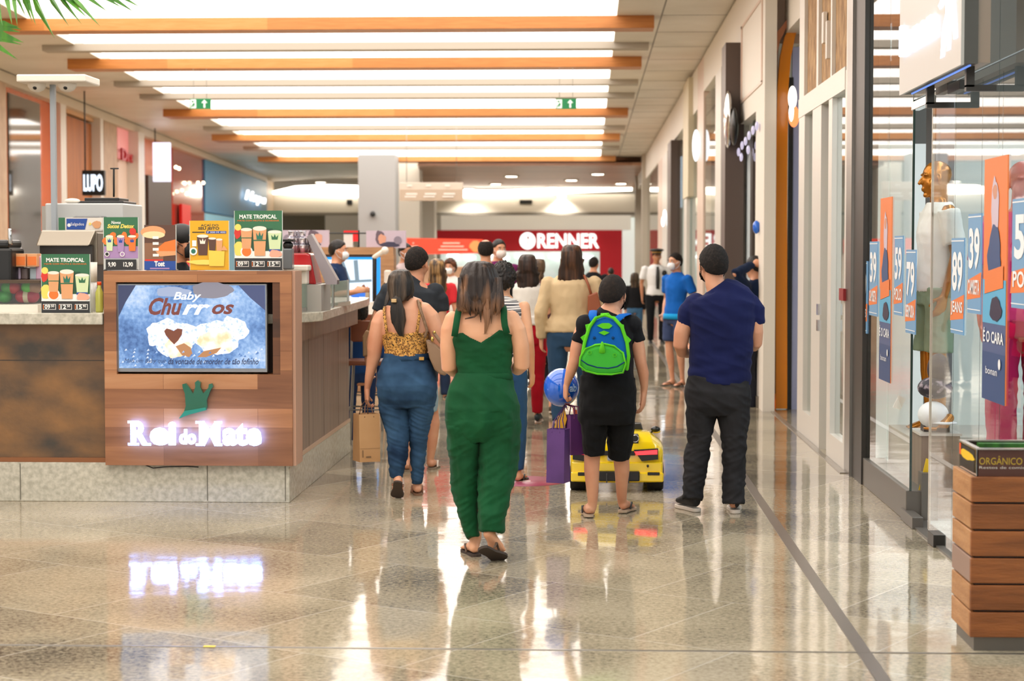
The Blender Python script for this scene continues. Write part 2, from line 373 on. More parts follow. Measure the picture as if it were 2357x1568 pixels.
# cornice along the left wall
b = MB(mat('cornice', '#d8cbb8', .5)); A, B_ = lw_panel(-150, 616, HC-.2, HC-.02, off=.3, th=.32); b.hull8(A, B_); struct(b.build('trim_20'))
def shop(name, label, panels, cat='shop front', wins=()):
    t = thing(name, label, cat, Vector((leftwall(LW(panels[0][1])), LW(panels[0][1]), 0)))
    for nm, x0, x1, z0, z1, m, off, th in panels:
        bb = MB(m); A, B_ = lw_panel(x0, x1, z0, z1, off, th); bb.hull8(A, B_); bb.build(nm, t)
    return t
M_or = mat('gloss_orange', '#e8641c', .12, coat=.6); M_red = mat('gloss_red', '#b8322c', .12, coat=.6); M_blu = mat('gloss_blue', '#2583b4', .45)
M_win = mat('dark_shop_glass', '#4a4640', .06, spec=.9); M_brn = mat('brown_wood_panel', '#b8681c', .5, c2='#a05814', nscale=3, stretch=(1, 1, .2))
M_pink = mat('pink_wall', '#e8a8a0', .5); M_bei = mat('beige_stone', '#c9a98a', .5, c2='#b8967a', nscale=4); M_cyan = mat('cyan_glass', '#8fc4d4', .15, emit=.35)
M_wht = mat('white_post', '#e4ddd4', .4); M_dkb = mat('dark_brown', '#3a2118', .4); M_salm = mat('salmon', '#e0876a', .4)
Zt = HC-.2
shop('storefront', 'orange glossy shop front with a tall dark window at the far left', [('frame', 20, 142, 0, Zt, M_or, .1, .1), ('window_glass', 24, 96, .4, zat(60, 232), M_win, .13, .05), ('frame_post', 0, 19, 0, Zt, M_bei, .25, .2)])
shop('storefront', 'wood-brown shop front with a lit sign between two pale posts', [('post', 143, 156, 0, Zt, M_wht, .3, .3), ('wood_panel', 157, 232, 0, zat(200, 285), M_brn, .1, .1), ('header', 157, 234, zat(200, 280), Zt, mat('tan_header', '#d8a878', .5), .15, .12), ('post', 234, 241, 0, Zt, M_wht, .3, .3), ('stone_pier', 242, 272, 0, Zt, M_bei, .2, .2)])
shop('storefront', 'pink shop front with red lettering beside a white post', [('header', 273, 320, zat(300, 375), zat(300, 292), mat('pink_sign', '#f09a98', .4, emit=.25), .15, .1), ('wall_panel', 273, 320, 0, zat(300, 377), mat('pale_pink', '#e8cdbc', .5), .12, .1), ('post', 321, 335, 0, Zt, M_wht, .4, .4)])
shop('storefront', 'orange and salmon shop front with a white lit sign box', [('wall_panel', 336, 398, 0, Zt, mat('orange_wall', '#e06a2c', .3), .1, .1), ('doorway', 343, 396, 0, zat(370, 415), M_dkb, .25, .1)])
shop('storefront', 'glossy red shop front left of the blue one', [('wall_panel', 399, 471, 0, Zt, mat('salmon_red', '#c04434', .12, coat=.6), .15, .1), ('banner', 420, 440, 0, zat(430, 475), mat('bright_red', '#e01c14', .4), .3, .08)])
shop('storefront', 'blue shop front with a white lit sign at the corner', [('header', 473, 615, zat(540, 500), Zt, M_blu, .2, .15), ('window_glass', 473, 600, 0, zat(540, 503), M_cyan, .15, .1), ('corner_post', 600, 616, 0, zat(600, 500), M_blu, .2, .1)])
def lw_sign(nm, label, txt, px0, px1, py0, py1, mt_, box=None, off=.4, shear=0, bold=.02, cat='sign', ex=.05):
    Y0, Y1 = LW(px0, off=off), LW(px1, off=off); A = Vector((leftwall(Y0)+off, Y0, 0)); B_ = Vector((leftwall(Y1)+off, Y1, 0))
    u = (B_-A); w = u.length; A.z = P(px0, py1, Y0).z; h = P(px0, py0, Y0).z-A.z
    nrm = Vector((u.y, -u.x, 0)).normalized(); t = thing(nm, label, cat, A)
    if box: MB(box).hull8([A, A+u, A+u+Vector((0, 0, h)), A+Vector((0, 0, h))], [A-nrm*.12, A+u-nrm*.12, A+u+Vector((0, 0, h))-nrm*.12, A+Vector((0, 0, h))-nrm*.12]).build('sign_box', t)
    if txt:
        c = Card(A+nrm*.01, u, (0, 0, 1), nrm, mt_, w, h); c.text(mt_, txt, .06, .12, .94, .88, shear, bold, ex=ex); c.build('lettering', t)
    return t
W8 = glow('sign_white', '#eaf4ff', 3.0)
W8b = glow('sign_cool_white', '#e4f0ff', 1.7)
def facing_sign(nm, label, txt, px0, px1, py0, py1, Y, face, lit, hang=None, ex=.03, bold=.03):
    a, e_ = P(px0, py1, Y), P(px1, py0, Y); t = thing(nm, label, 'sign', Vector(((a.x+e_.x)/2, Y, a.z)))
    MB(face).box(a.x, e_.x, Y, Y+.12, a.z, e_.z).build('sign_box', t, bevel=.01)
    c = Card(Vector((a.x, Y, a.z)), (1, 0, 0), (0, 0, 1), (0, -1, 0), lit, e_.x-a.x, e_.z-a.z, .004)
    if txt: c.text(lit, txt, .08, .16, .93, .84, 0, bold, ex=ex); c.build('lettering', t)
    MB(M_black).wire([(a.x+.05, Y+.06, e_.z), (a.x+.05, Y+.06, HC)] if hang is None else hang, .015, 6).build('hanger', t)
    return t
facing_sign('hanging_sign', 'black box sign with glowing white letters above the grey cabinet', 'LUPO', 189, 240, 392, 450, 36, M_black, W8b)
facing_sign('lightbox_sign', 'white glowing projecting sign box on the orange storefront', None, 352, 391, 328, 418, 47, glow('box_white', '#f0ecff', 1.5), W8b)
lw_sign('lettering_sign', 'dark red lettering sign on the pink storefront', 'Dress', 275, 320, 335, 372, mat('sign_red', '#c01828', .4), None, off=.2)
lw_sign('lettering_sign', 'white glowing script lettering on the blue storefront', 'Hope', 560, 613, 430, 470, glow('sign_white2', '#ffffff', 2.2), None, off=.35, shear=.3, bold=.02)
# warm bulbs on the red front
rn = random.Random(3); bulb0 = None
for i, (px, py) in enumerate(((412, 388), (425, 422), (441, 441), (456, 421), (468, 421), (430, 446), (452, 438), (405, 385))):
    Y = LW(px, off=.35); q = P(px, py, Y)
    tag(MB(glow('warm_bulb', '#ffe9c0', 6)).ell(q, .05, .05, .05, None, 10, 8).build('bulb', loc=q), 'small warm bulb glowing on the glossy red storefront', 'bulb', 'warm bulbs on the glossy red storefront')
# string of warm bulbs reflecting on the red front
rn = random.Random(3)
# ---------------------------------------------------------------- far end
YF = 86.0; SF = S(YF)
def fx(px): return P(px, 578, YF).x
def fz(py): return P(1300, py, YF).z
struct(MB(mat('far_wall', '#cfc8ba', .5)).box(-20, 9, YF+6, YF+6.3, 0, 6).build('wall_back'))
b = MB(mat('fascia', '#d6cfc0', .5)); b.box(fx(560), fx(1462), YF-2, YF-1.6, fz(491), fz(450)); b.mt(mat('fascia_dark', '#7b756a', .6)).box(fx(560), fx(1462), YF-2.02, YF-1.5, fz(497), fz(491)); struct(b.build('trim_21'))
M_wc = planks('brown_wood_ceiling', ['#96694c', '#b08468', '#c49a7c'], 4, .4, .35, .05, 'XY')
b = MB(M_wc); b.prism([(P(965, 400, 62).x, 61.5, 4.45), (2.1, 61.5, 4.45), (2.1, YF-3, 4.45), (P(990, 430, YF).x, YF-3, 4.45)], (0, 0, .1)); struct(b.build('trim_22'))
b = MB(M_beamw).box(P(965, 400, 63).x, P(1375, 380, 63).x, 62.0, 62.4, 4.5, P(1300, 380, 62).z); struct(b.build('trim_23'))
b = MB(M_ceil).box(-22, 9, 61.2, YF+6, 5.0, 5.2); struct(b.build('trim_24'))
# curved light coves
M_cove = glow('cove_light', '#fff3e2', 7)
b = MB(M_cove)
def strip(mb, pts, th=.05):
    for (a, c, d), (a2, c2, d2) in zip(pts, pts[1:]):
        A = [P(a, c, YF-2.4), P(a2, c2, YF-2.4), P(a2, d2, YF-2.4), P(a, d, YF-2.4)]
        mb.hull8(A, [v+Vector((0, th, 0)) for v in A])
strip(b, [(1062, 437, 455), (1150, 437, 454), (1250, 434, 449), (1350, 431, 443), (1455, 428, 439)])
tag(b.build('cove_light'), 'long curved glowing cove light under the brown wooden ceiling', 'ceiling light', None)
b = MB(M_cove); strip(b, [(625, 441, 447), (680, 428, 448), (760, 425, 450), (826, 427, 455)])
tag(b.build('cove_light'), 'curved glowing cove light left of the grey pillar', 'ceiling light')
tag(MB(M_black).box(fx(1200), fx(1228), YF-2.06, YF-2, fz(472), fz(463)).build('vent'), 'small dark vent in the white fascia above the red store', 'vent')
tag(MB(M_black).box(fx(812), fx(824), YF-2.06, YF-2, fz(473), fz(462)).build('vent'), 'small dark vent in the white fascia left of the grey pillar', 'vent')
# pillars
b = MB(mat('pillar_paint', '#9f9f9e', .6)); b.box(P(825, 578, 60).x, P(910, 578, 60).x, 60, 61.1, 0, HC); struct(b.build('pillar_1'))
b = MB(mat('pillar_cream', '#d8d2c4', .5)); b.box(P(911, 578, 64).x, P(966, 578, 64).x, 64, 65.1, 0, 5.0); b.box(P(966, 578, 70).x, P(1000, 578, 70).x, 70, 71.1, 0, fz(465)); struct(b.build('pillar_2'))
b = MB(mat('pillar_beige', '#bdb2a2', .5)).box(P(1462, 578, 70).x, P(1492, 578, 70).x, 70, 71, 0, HC); b.box(P(1478, 578, 60).x, P(1510, 578, 60).x, 60, 61, 0, HC); struct(b.build('pillar_3'))
pt = P(858, 493, 59.9); tag(MB(M_black).ell(pt, .09, .12, .09).build('dome_camera'), 'small black dome camera on the face of the grey pillar', 'camera')
# dark recess and white boards under the fascia on the left
b = MB(mat('recess_grey', '#6a675c', .7)).box(fx(620), fx(755), YF-1, YF-.9, fz(560), fz(494)); struct(b.build('trim_25'))
# red department store
t = thing('department_store', 'big red store front with white glowing lettering at the far end', 'shop front', Vector((fx(1220), YF, 0)))
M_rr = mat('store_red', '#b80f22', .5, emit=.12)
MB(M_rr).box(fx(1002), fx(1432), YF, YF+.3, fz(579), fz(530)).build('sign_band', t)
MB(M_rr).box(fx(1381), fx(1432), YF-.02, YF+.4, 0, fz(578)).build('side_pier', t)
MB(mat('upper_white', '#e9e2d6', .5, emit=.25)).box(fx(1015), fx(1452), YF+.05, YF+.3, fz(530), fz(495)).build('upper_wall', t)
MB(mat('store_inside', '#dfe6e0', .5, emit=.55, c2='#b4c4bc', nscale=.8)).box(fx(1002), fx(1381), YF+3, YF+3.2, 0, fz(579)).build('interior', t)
for i in range(9):
    MB(glow('inside_lamp', '#f6fff8', 5)).box(fx(1020+40*i), fx(1046+40*i), YF+2.6, YF+2.8, fz(591+(i*5) % 9), fz(586+(i*5) % 9)).build('interior_light', t)
Wr = glow('store_letters', '#f2fff8', 1.8)
c = Card(Vector((fx(1196), YF, fz(574))), (1, 0, 0), (0, 0, 1), (0, -1, 0), Wr, fx(1379)-fx(1196), fz(535)-fz(574), .01)
c.disc(Wr, .10, .5, .1, .5, 32); c.text(Wr, 'RENNER', .225, .07, 1.0, .93, 0, .025, ex=.08); c.build('lettering', t)
c2 = Card(Vector((fx(1196), YF-.04, fz(574))), (1, 0, 0), (0, 0, 1), (0, -1, 0), M_rr, fx(1379)-fx(1196), fz(535)-fz(574), .02)
c2.poly(M_rr, [(.085, .2), (.10, .2), (.125, .78), (.11, .78)]).poly(M_rr, [(.11, .78), (.09, .75), (.092, .62), (.112, .68)]); c2.build('emblem_stroke', t)
# white glow wall right of the store
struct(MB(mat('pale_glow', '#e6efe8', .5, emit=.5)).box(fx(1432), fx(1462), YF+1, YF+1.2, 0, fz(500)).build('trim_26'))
# orange red banner in front of the store + counter
t = thing('kiosk_banner', 'long orange-red overhead banner of a far kiosk left of the store sign', 'banner', P(1020, 660, 50))
def Pf(a, c, Y=50): return P(a, c, Y)
MB(mat('banner_orange', '#e8432a', .5, emit=.3)).hull8([Pf(936, 586), Pf(1112, 583), Pf(1112, 551), Pf(936, 548)], [Pf(936, 586, 50.3), Pf(1112, 583, 50.3), Pf(1112, 551, 50.3), Pf(936, 548, 50.3)]).build('banner_panel', t)
c = Card(Pf(936, 586), (1, 0, 0), (0, 0, 1), (0, -1, 0), W8, Pf(1112, 586).x-Pf(936, 586).x, Pf(936, 548).z-Pf(936, 586).z, .02)
Wp = mat('pale_print', '#f3c9b8', .6)
for a, l in ((.02, .2), (.42, .8)):
    for k in range(3): c.rect(Wp, a+.03*k, .25+.2*k, l-.05*k, .33+.2*k)
c.blob(mat('pale_food', '#e8a060', .6), .9, .5, .07, .35); c.build('print', t)
MB(M_bei).box(Pf(940, 600).x, Pf(1110, 600).x, 50.5, 52, 0, Pf(1000, 615).z).build('counter', t)
for px in (945, 1108): MB(M_wht).box(Pf(px, 600).x-.04, Pf(px, 600).x+.04, 50.4, 50.5, 0, Pf(px, 586).z).build('post', t)
# hanging direction sign
t = thing('hanging_sign', 'beige hanging direction sign board in front of the white column', 'sign', P(992, 462, 45))
a, c_ = P(920, 462, 45), P(1065, 420, 45)
MB(mat('sign_beige', '#cdbfb0', .5)).box(a.x, c_.x, 45, 45.2, a.z, c_.z).build('panel', t, bevel=.01)
MB(mat('sign_tan', '#b8a490', .5)).box(a.x, c_.x, 44.98, 45, a.z, a.z+.62*(c_.z-a.z)).build('lower_band', t)
c = Card(Vector((a.x, 44.98, a.z)), (1, 0, 0), (0, 0, 1), (0, -1, 0), M_wht, c_.x-a.x, c_.z-a.z, .003)
for k in range(3):
    c.rect(M_wht, .1+.3*k, .32, .28+.3*k, .42); c.rect(M_wht, .08+.3*k, .18, .26+.3*k, .26); c.rect(M_wht, .12+.3*k, .78, .2+.3*k, .88)
c.build('print', t)
for px in (935, 1050): p = P(px, 420, 45); MB(M_metal).wire([p+Vector((0, .1, 0)), Vector((p.x, 45.1, HC+.12))], .008, 6).build('hanger_rod', t)
# downlights
dl = thing('downlight', 'x', 'ceiling light', Vector((0, 0, 0)), 'round downlights in the far ceiling')
MB(M_white).lathe((0, 0, 0), [(.3, .0), (.3, -.03), (.22, -.03), (.2, -.01)], 20).build('rim', dl)
MB(glow('downlight_glow', '#fff4e0', 14)).lathe((0, 0, 0), [(.21, -.035), (.2, -.012)], 20).build('lamp', dl)
sp = bpy.data.lights.new('downlight_beam', 'SPOT'); sp.energy = 700; sp.spot_size = 2.4; sp.spot_blend = .6; sp.shadow_soft_size = .2; sp.color = (1, .93, .84)
so = bpy.data.objects.new('downlight_beam', sp); C.objects.link(so); so.parent = dl; so.location = (0, 0, -.05)
kids_index()
spots = [(1043, 375, 4.72, 'at the end of the light panels'), (1021, 414, 4.5, 'over the beige hanging sign'), (1082, 434, 4.45, 'right of the beige hanging sign, lowest'), (1141, 423, 4.45, 'middle of the wooden ceiling, low'), (1177, 405, 4.45, 'near the wooden front beam'), (1271, 431, 4.45, 'dim one in the middle of the wooden ceiling'), (1315, 414, 4.45, 'right half of the wooden ceiling'), (1376, 400, 4.45, 'rightmost but one, nearest'), (1429, 422, 4.45, 'at the right end of the wooden ceiling'), (1293, 451, 4.2, 'below the curved cove light'), (738, 419, 4.6, 'far left beside the blue ceiling patch')]
for i, (px, py, z, w) in enumerate(spots):
    q = PZ(px, py, z); o = dl if i == 0 else dup(dl, (0, 0, 0)); o.location = Vector((q.x, min(q.y, YF-3), z if q.y < YF-3 else P(px, py, YF-3).z)); o['label'] = 'round glowing downlight '+w
    if i == 9: o.location = P(px, py, YF-2.2)
# exit signs
for i, (px, lab) in enumerate(((461, 'green exit sign hanging under the left end of the light panels'), (1303, 'green exit sign hanging under the right part of the light panels'))):
    Ye = 30.0; a, c_ = P(px-24, 251, Ye), P(px+24, 227, Ye); t = thing('exit_sign', lab, 'sign', a)
    Mg = mat('exit_green', '#0f7a48', .5, emit=.15)
    MB(Mg).box(a.x, c_.x, Ye, Ye+.03, a.z, c_.z).build('panel', t)
    c = Card(Vector((a.x, Ye, a.z)), (1, 0, 0), (0, 0, 1), (0, -1, 0), M_wht, c_.x-a.x, c_.z-a.z, .002)
    Wt = mat('sign_print_white', '#e8f0ea', .5, emit=.4)
    c.rect(Wt, .04, .08, .30, .92).disc(Mg, .14, .72, .05).poly(Mg, [(.09, .35), (.19, .62), (.25, .5), (.2, .2), (.16, .2), (.18, .4), (.1, .15), (.06, .18)]).rect(Wt, .66, .12, .74, .6).poly(Wt, [(.56, .58), (.84, .58), (.70, .9)]); c.build('print', t)
    for dx in (.06, .27): MB(M_metal).wire([(a.x+dx, Ye+.015, c_.z), (a.x+dx, Ye+.015, HC)], .004, 5).build('hanger_rod', t)
# ================================================================ RIGHT SIDE: shop fronts along the corridor
def yx(px, X): return PX(px, 578, X).y
def zx(px, py, X): return PX(px, py, X).z
M_frame = mat('white_aluminium', '#dcd7cf', .35, .2); M_inw = mat('shop_inner_wall', '#e6e8e4', .6)
# continuous upper wall and ceiling edge behind the fronts
struct(MB(M_white).box(2.02, 2.3, 15.0, 78, 3.9, HC+.2).build('wall_right'))
b = MB(mat('edge_trim', '#b9b2a8', .4)).box(1.90, 1.99, 9.6, 76, HC-.07, HC+.02); struct(b.build('trim_30'))
# --- frameless glass shop (near)
Yj0, Yj1 = yx(1956, 1.93), yx(1990, 1.93)
t = thing('glass_storefront', 'near frameless glass shop front on a grey metal plinth, with patch fittings', 'shop front', Vector((1.93, 11, 0)))
MB(M_metal).box(1.9, 2.0, yx(1968, 1.93), Yj0, 0, HC).build('metal_jamb', t)
MB(M_dark).box(1.92, 2.02, Yj1, yx(1968, 1.93), 0, HC).build('dark_jamb', t)
Yg1 = PZ(2085, 1201).y
MB(M_greym).box(1.93, 2.08, Yg1, Yj1, 0, .19).build('plinth', t, bevel=.004)
MB(M_greym).box(2.02, 2.12, Yg1-.02, Yg1+.1, 0, .30).build('plinth_end', t)
def pane(x, y0, y1, z0, z1, par=t, nm='glass_pane'): return MB(M_glass).box(x, x+.01, y0, y1, z0, z1).build(nm, par)
Ys = yx(2045, 1.95); pane(1.95, Yg1, Ys-.004, .19, HC-.01); pane(1.95, Ys+.004, Yj1, .19, HC-.01)
Yd = yx(2147, 1.96)
M_edge = mat('glass_edge', '#c9b8a8', .1, spec=.8); M_edged = mat('glass_edge_dark', '#2c3a34', .1, spec=.8)
MB(M_edged).box(1.948, 1.962, Yg1-.008, Yg1, .19, 3.6).build('pane_edge', t)
MB(M_edge).box(1.948, 1.962, Yd-.006, Yd, .05, 2.55).build('pane_edge', t)
pane(1.95, 9.05, Yd-.006, .03, 2.55, nm='glass_door'); pane(1.95, 6.7, 9.04, .03, 2.55); pane(1.95, 9.05, Yg1-.01, 2.56, HC-.01); pane(1.95, 6.7, 9.04, 2.56, HC-.01); pane(1.95, 3.5, 6.69, .03, HC-.01)
for px in (2197, 2258, 2305):
    Y = yx(px, 1.95); MB(M_edged).box(1.9495, 1.9505, Y-.002, Y+.002, .03, 2.5).build('joint_line', t)
for (x0, x1, y0, y1) in ((2100, 2137, 255, 239), (2156, 2183, 219, 198), (2183, 2211, 217, 198)):
    Y1, Y0 = yx(x0, 1.94), yx(x1, 1.94); z0 = P(x0, y0, Y1).z
    MB(M_chrome if x0 < 2150 else M_dark).box(1.925, 1.975, Y0, Y1, z0, z0+.05).build('patch_fitting', t, bevel=.003)
for (x0, x1, py) in ((2084, 2112, 1200), (2148, 2162, 1240)):
    Y1, Y0 = yx(x0, 1.93), yx(x1, 1.93); MB(M_greym if x0 < 2100 else M_dark).box(1.915, 1.98, Y0, Y1, .0, .07).build('floor_fitting', t, bevel=.003)
MB(M_greym).box(1.93, 2.05, 3.5, Yg1, -.01, .012).build('threshold', t)
# sign box
t = thing('shop_sign', 'white sign box with glowing white lettering and a figure, mounted over the glass door', 'sign', Vector((1.82, 9.8, 2.52)))
ya, yb = 8.96, 10.72
MB(mat('sign_face', '#aeaaa4', .3, spec=.5)).box(1.75, 1.765, ya, yb, 2.53, 3.6).build('face', t)
MB(mat('sign_side', '#45423c', .5)).box(1.765, 1.83, ya+.0, yb, 2.535, 3.6).build('dark_body', t)
MB(mat('sign_back', '#8a7868', .4)).box(1.83, 1.89, ya+.01, yb, 2.54, 3.6).build('back_rim', t)
MB(glow('blue_strip', '#6f98f0', 1)).box(1.80, 1.808, ya+.05, yb-.1, 2.528, 2.535).build('blue_light_line', t)
Wg = glow('sign_letters', '#d8e6ff', 3.0)
c = Card(Vector((1.748, yb-.02, 2.61)), (0, -1, 0), (0, 0, 1), (-1, 0, 0), Wg, yb-ya, .36)
c.text(Wg, 'bonan', .05, .33, .64, .82, 0, .03, ex=.02)
for r_ in ([(.70, .0), (.755, .0), (.80, .45), (.775, .6), (.72, .4)], [(.80, .05), (.84, .05), (.86, .6), (.80, .6)], [(.66, .75), (.69, .68), (.80, .78), (.93, .66), (.96, .74), (.86, .95), (.78, .95)], [(.78, .5), (.87, .5), (.88, .9), (.77, .9)], [(.86, .5), (.9, .15), (.94, .16), (.9, .7)]): c.poly(Wg, r_)
c.disc(Wg, .82, 1.12, .045); c.build('lettering', t)
for Y in (9.15, 10.2):
    MB(M_dark).box(1.81, 1.85, Y-.02, Y+.02, 2.44, 2.54).build('bracket', t); 
    MB(M_dark).box(1.81, 1.955, Y-.02, Y+.02, 2.42, 2.45).build('bracket', t)
# posters on the glass
M_pb = mat('poster_blue', '#6f9cc4', .5); M_po = mat('poster_orange', '#e27a3c', .5); M_pw = mat('poster_white', '#e8ecf0', .5); M_pd = mat('poster_dark', '#4a5a84', .5); M_pd2 = mat('poster_deep', '#2f4a78', .5)
def poster(px0, px1, py0, py1, num, word, lab, ref=0.0):
    Y1, Y0 = yx(px0, 1.94), yx(px1, 1.94); z0 = P((px0+px1)/2, py1, (Y0+Y1)/2).z; z1 = P((px0+px1)/2, py0, (Y0+Y1)/2).z; w = Y1-Y0; h = z1-z0
    t = thing('price_poster', lab, 'poster', Vector((1.945, (Y0+Y1)/2, z0)), 'price posters on the shop glass')
    MB(M_pb).box(1.9425, 1.9485, Y0, Y1, z0, z1).build('sheet', t)
    c = Card(Vector((1.9425, Y1, z0)), (0, -1, 0), (0, 0, 1), (-1, 0, 0), M_po, w, h, .0006)
    c.poly(M_po, [(-.05, .13), (1.0, .17), (1.05, .42), (0, .33)]).line(M_pw, [(0, .97), (1, .97)], .006).line(M_pw, [(0, .04), (1, .04)], .005)
    c.text(M_pw, num, .1, .44, .92, .86, 0, .03).text(M_pw, word, .06, .19, .94, .34, 0, .02); c.build('print', t)
poster(2328, 2392, 455, 712, '59', 'POLO', 'blue and orange price poster reading 59, nearest the picture edge')
poster(2227, 2257, 492, 722, '39', 'CAMISETA', 'blue and orange price poster reading 39 beside the tall banner, near glass')
poster(2189, 2218, 548, 769, '89', 'JEANS', 'blue and orange price poster reading 89, right beside the bald mannequin')
poster(1980, 1996, 601, 766, '89', 'JEANS', 'blue and orange price poster closest to the dark metal jamb')
poster(2001, 2019, 556, 727, '39', 'CAMISETA', 'second price poster from the dark metal jamb, on the far glass pane')
poster(2058, 2077, 543, 726, '59', 'POLO', 'price poster reading 59 right of the narrow banner on the far pane')
poster(2085, 2107, 575, 768, '79', 'BERMUDA', 'price poster reading 79 just left of the bald mannequin')
def banner(px0, px1, py0, py1, lab):
    Y1, Y0 = yx(px0, 1.94), yx(px1, 1.94); z0 = P((px0+px1)/2, py1, (Y0+Y1)/2).z; z1 = P((px0+px1)/2, py0, (Y0+Y1)/2).z; w = Y1-Y0; h = z1-z0
    t = thing('vertical_banner', lab, 'banner', Vector((1.945, (Y0+Y1)/2, z0)))
    MB(M_po).box(1.9425, 1.9485, Y0, Y1, z0, z1).build('sheet', t)
    c = Card(Vector((1.9425, Y1, z0)), (0, -1, 0), (0, 0, 1), (-1, 0, 0), M_po, w, h, .0006)
    sk = mat('print_skin', '#c89078', .6); cy_ = mat('print_cyan', '#58a8d0', .5)
    c.rect(M_pd, 0, 0, 1, .4).rect(M_pd2, 0, 0, 1, .2).rect(cy_, 0, .32, 1, .5)
    c.blob(mat('print_gown', '#c8b8c8', .5), .5, .78, .16, .14, 1).blob(sk, .5, .86, .1, .03, 2).blob(M_pd2, .5, .6, .28, .12, 5).poly(M_po, [(.1, .44), (.9, .47), (.9, .56), (.1, .53)])
    c.text(M_pw, 'É O CARA', .06, .24, .94, .30, 0, .02).blob(mat('print_dark', '#2a2440', .5), .6, .38, .25, .05, 9)
    c.text(M_pw, 'bonan', .2, .11, .7, .14).disc(M_pw, .8, .16, .05); c.build('print', t)
banner(2263, 2316, 362, 925, 'tall orange and blue advertising banner hanging on the near glass')
banner(2025, 2051, 455, 877, 'narrow orange and dark blue banner on the far glass pane')
# shop interior
b = MB(M_inw); b.box(6.0, 6.2, 2, 15.2, 0, 2.5); b.box(2.1, 6.2, 15.0, 15.2, 0, 2.5); b.mt(mat('shop_wall_dimmed', '#55524c', .6)).box(6.0, 6.2, 2, 15.2, 2.5, HC); b.box(2.1, 6.2, 15.0, 15.2, 2.5, HC); b.box(2.1, 6.2, 1.9, 2.1, 0, HC); struct(b.build('wall_shop'))  # upper walls, like the ceiling, coloured dark so glass reflections stay strong
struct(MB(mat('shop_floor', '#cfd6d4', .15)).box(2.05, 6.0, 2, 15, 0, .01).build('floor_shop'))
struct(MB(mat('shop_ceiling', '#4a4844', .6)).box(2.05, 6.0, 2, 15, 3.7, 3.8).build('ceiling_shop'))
for i, x in enumerate((2.7, 4.4)): tag(MB(glow('shop_fill_glow', '#eaf6ff', 9)).box(x, x+.5, 5.0, 14.0, 3.62, 3.69).build('added_shop_light'), ['long white light added to brighten the shop, nearest the glass', 'long white light added to brighten the shop, deeper inside'][i], 'ceiling light')  # light strips added to brighten the shop interior
struct(MB(mat('inner_column', '#7d7a7e', .6)).box(PX(2116, 578, 2.45).x, PX(2190, 578, 2.45).x+.13, 13.4, 13.8, 0, 3.7).build('pillar_4'))
MB_TEAL = mat('teal_display', '#6fb8c0', .5)
t = thing('display_table', 'white display table with folded teal garments inside the shop', 'table', (3.6, 10.2, 0.01))
MB(M_frame).box(3.0, 4.3, 9.6, 10.8, .70, .75).build('table_top', t, bevel=.01)
for x in (3.05, 4.25):
    for y in (9.65, 10.75): MB(M_chrome).box(x-.02, x+.02, y-.02, y+.02, .01, .70).build('leg', t)
for k in range(4):
    tag(MB([MB_TEAL, M_white, mat('teal2', '#9ad0d4', .6), M_pb][k]).box(3.08+.3*k, 3.33+.3*k, 9.8, 10.2, .75, .83+.02*k).build('folded_shirt', bevel=.02), ['teal', 'white', 'pale teal', 'grey-blue'][k]+' folded shirt on the display table inside the shop', 'shirt', 'folded shirts on the shop table')
# --- white framed shop front with door, boards above
XW = 1.91
ztr = 3.0
t = thing('framed_storefront', 'white aluminium framed shop front with glass door and wood boards above', 'shop front', Vector((XW, 15.4, 0)))
def seg(px0, px1): return yx(px1, XW), yx(px0, XW)
def fr(px0, px1, z0, z1, m=M_frame, x=XW, th=.08, nm='frame'): a, c_ = seg(px0, px1); return MB(m).box(x, x+th, a, c_, z0, z1).build(nm, t)
ztr = 3.0
for a, c_ in ((1837, 1848), (1945, 1955)): fr(a, c_, 0, HC-.02)
for a, c_ in ((1848, 1850), (1868, 1888), (1905, 1913), (1943, 1945)): fr(a, c_, 0, ztr)
for a, c_ in ((1876, 1880), (1908, 1911)): fr(a, c_, ztr, HC-.02)
fr(1837, 1943, ztr-.14, ztr+.03, x=XW-.006, th=.1, nm='transom'); fr(1850, 1868, 0, .22, nm='bottom_rail'); fr(1913, 1943, 0, .2, nm='bottom_rail')
M_osb = mat('chip_board', '#8f6a44', .7, c2='#c09a6c', nscale=14, stretch=(1, 1, .4), bump=.4, bscale=18)
for a, c_ in ((1848, 1876), (1880, 1908), (1911, 1945)): fr(a, c_, ztr+.03, HC-.02, M_osb, XW+.03, .03, 'wood_board')
for a, c_ in ((1850, 1868), (1913, 1943)): fr(a, c_, .2, ztr-.14, M_glass, XW+.04, .008, 'glass_pane')
a, c_ = seg(1890, 1900); dleaf = MB(M_glass).box(XW+.1, XW+.11, a, c_, .05, ztr-.14).build('door_leaf', t); MB(mat('teal_edge', '#28504c', .2)).box(XW+.08, XW+.12, a-.03, a, .05, ztr-.14).build('door_edge', t)
for k in range(2): MB(M_chrome).box(XW-.06, XW-.03, yx(1900, XW), yx(1897, XW), 1.0+.13*k, 1.09+.13*k).build('door_handle', dleaf)
fr(1941, 1951, 1.28, 1.37, mat('red_box', '#8f1418', .4), XW-.03, .02, 'red_alarm_box')
for (x, z0, z1, w) in ((1888, 4.15, 4.7, 3), (1894, 3.7, 4.1, 6), (1890, 3.35, 3.6, 4), (1899, 3.2, 3.5, 3)):
    fr(x, x+w, z0, z1, M_wht, XW-.01, .03, 'sign_piece')
struct(MB(mat('inner_pale', '#b9c2c0', .6)).box(2.9, 3.0, 15.2, 78, 0, HC).build('wall_inner'))
tag(MB(mat('bottle_green', '#1f6a35', .1)).lathe((2.02, yx(1897, 2.02), 0), [(.035, 0), (.037, .16), (.015, .22), (.013, .29)], 14).build('bottle'), 'green glass bottle on the floor inside the half-open shop door', 'bottle')
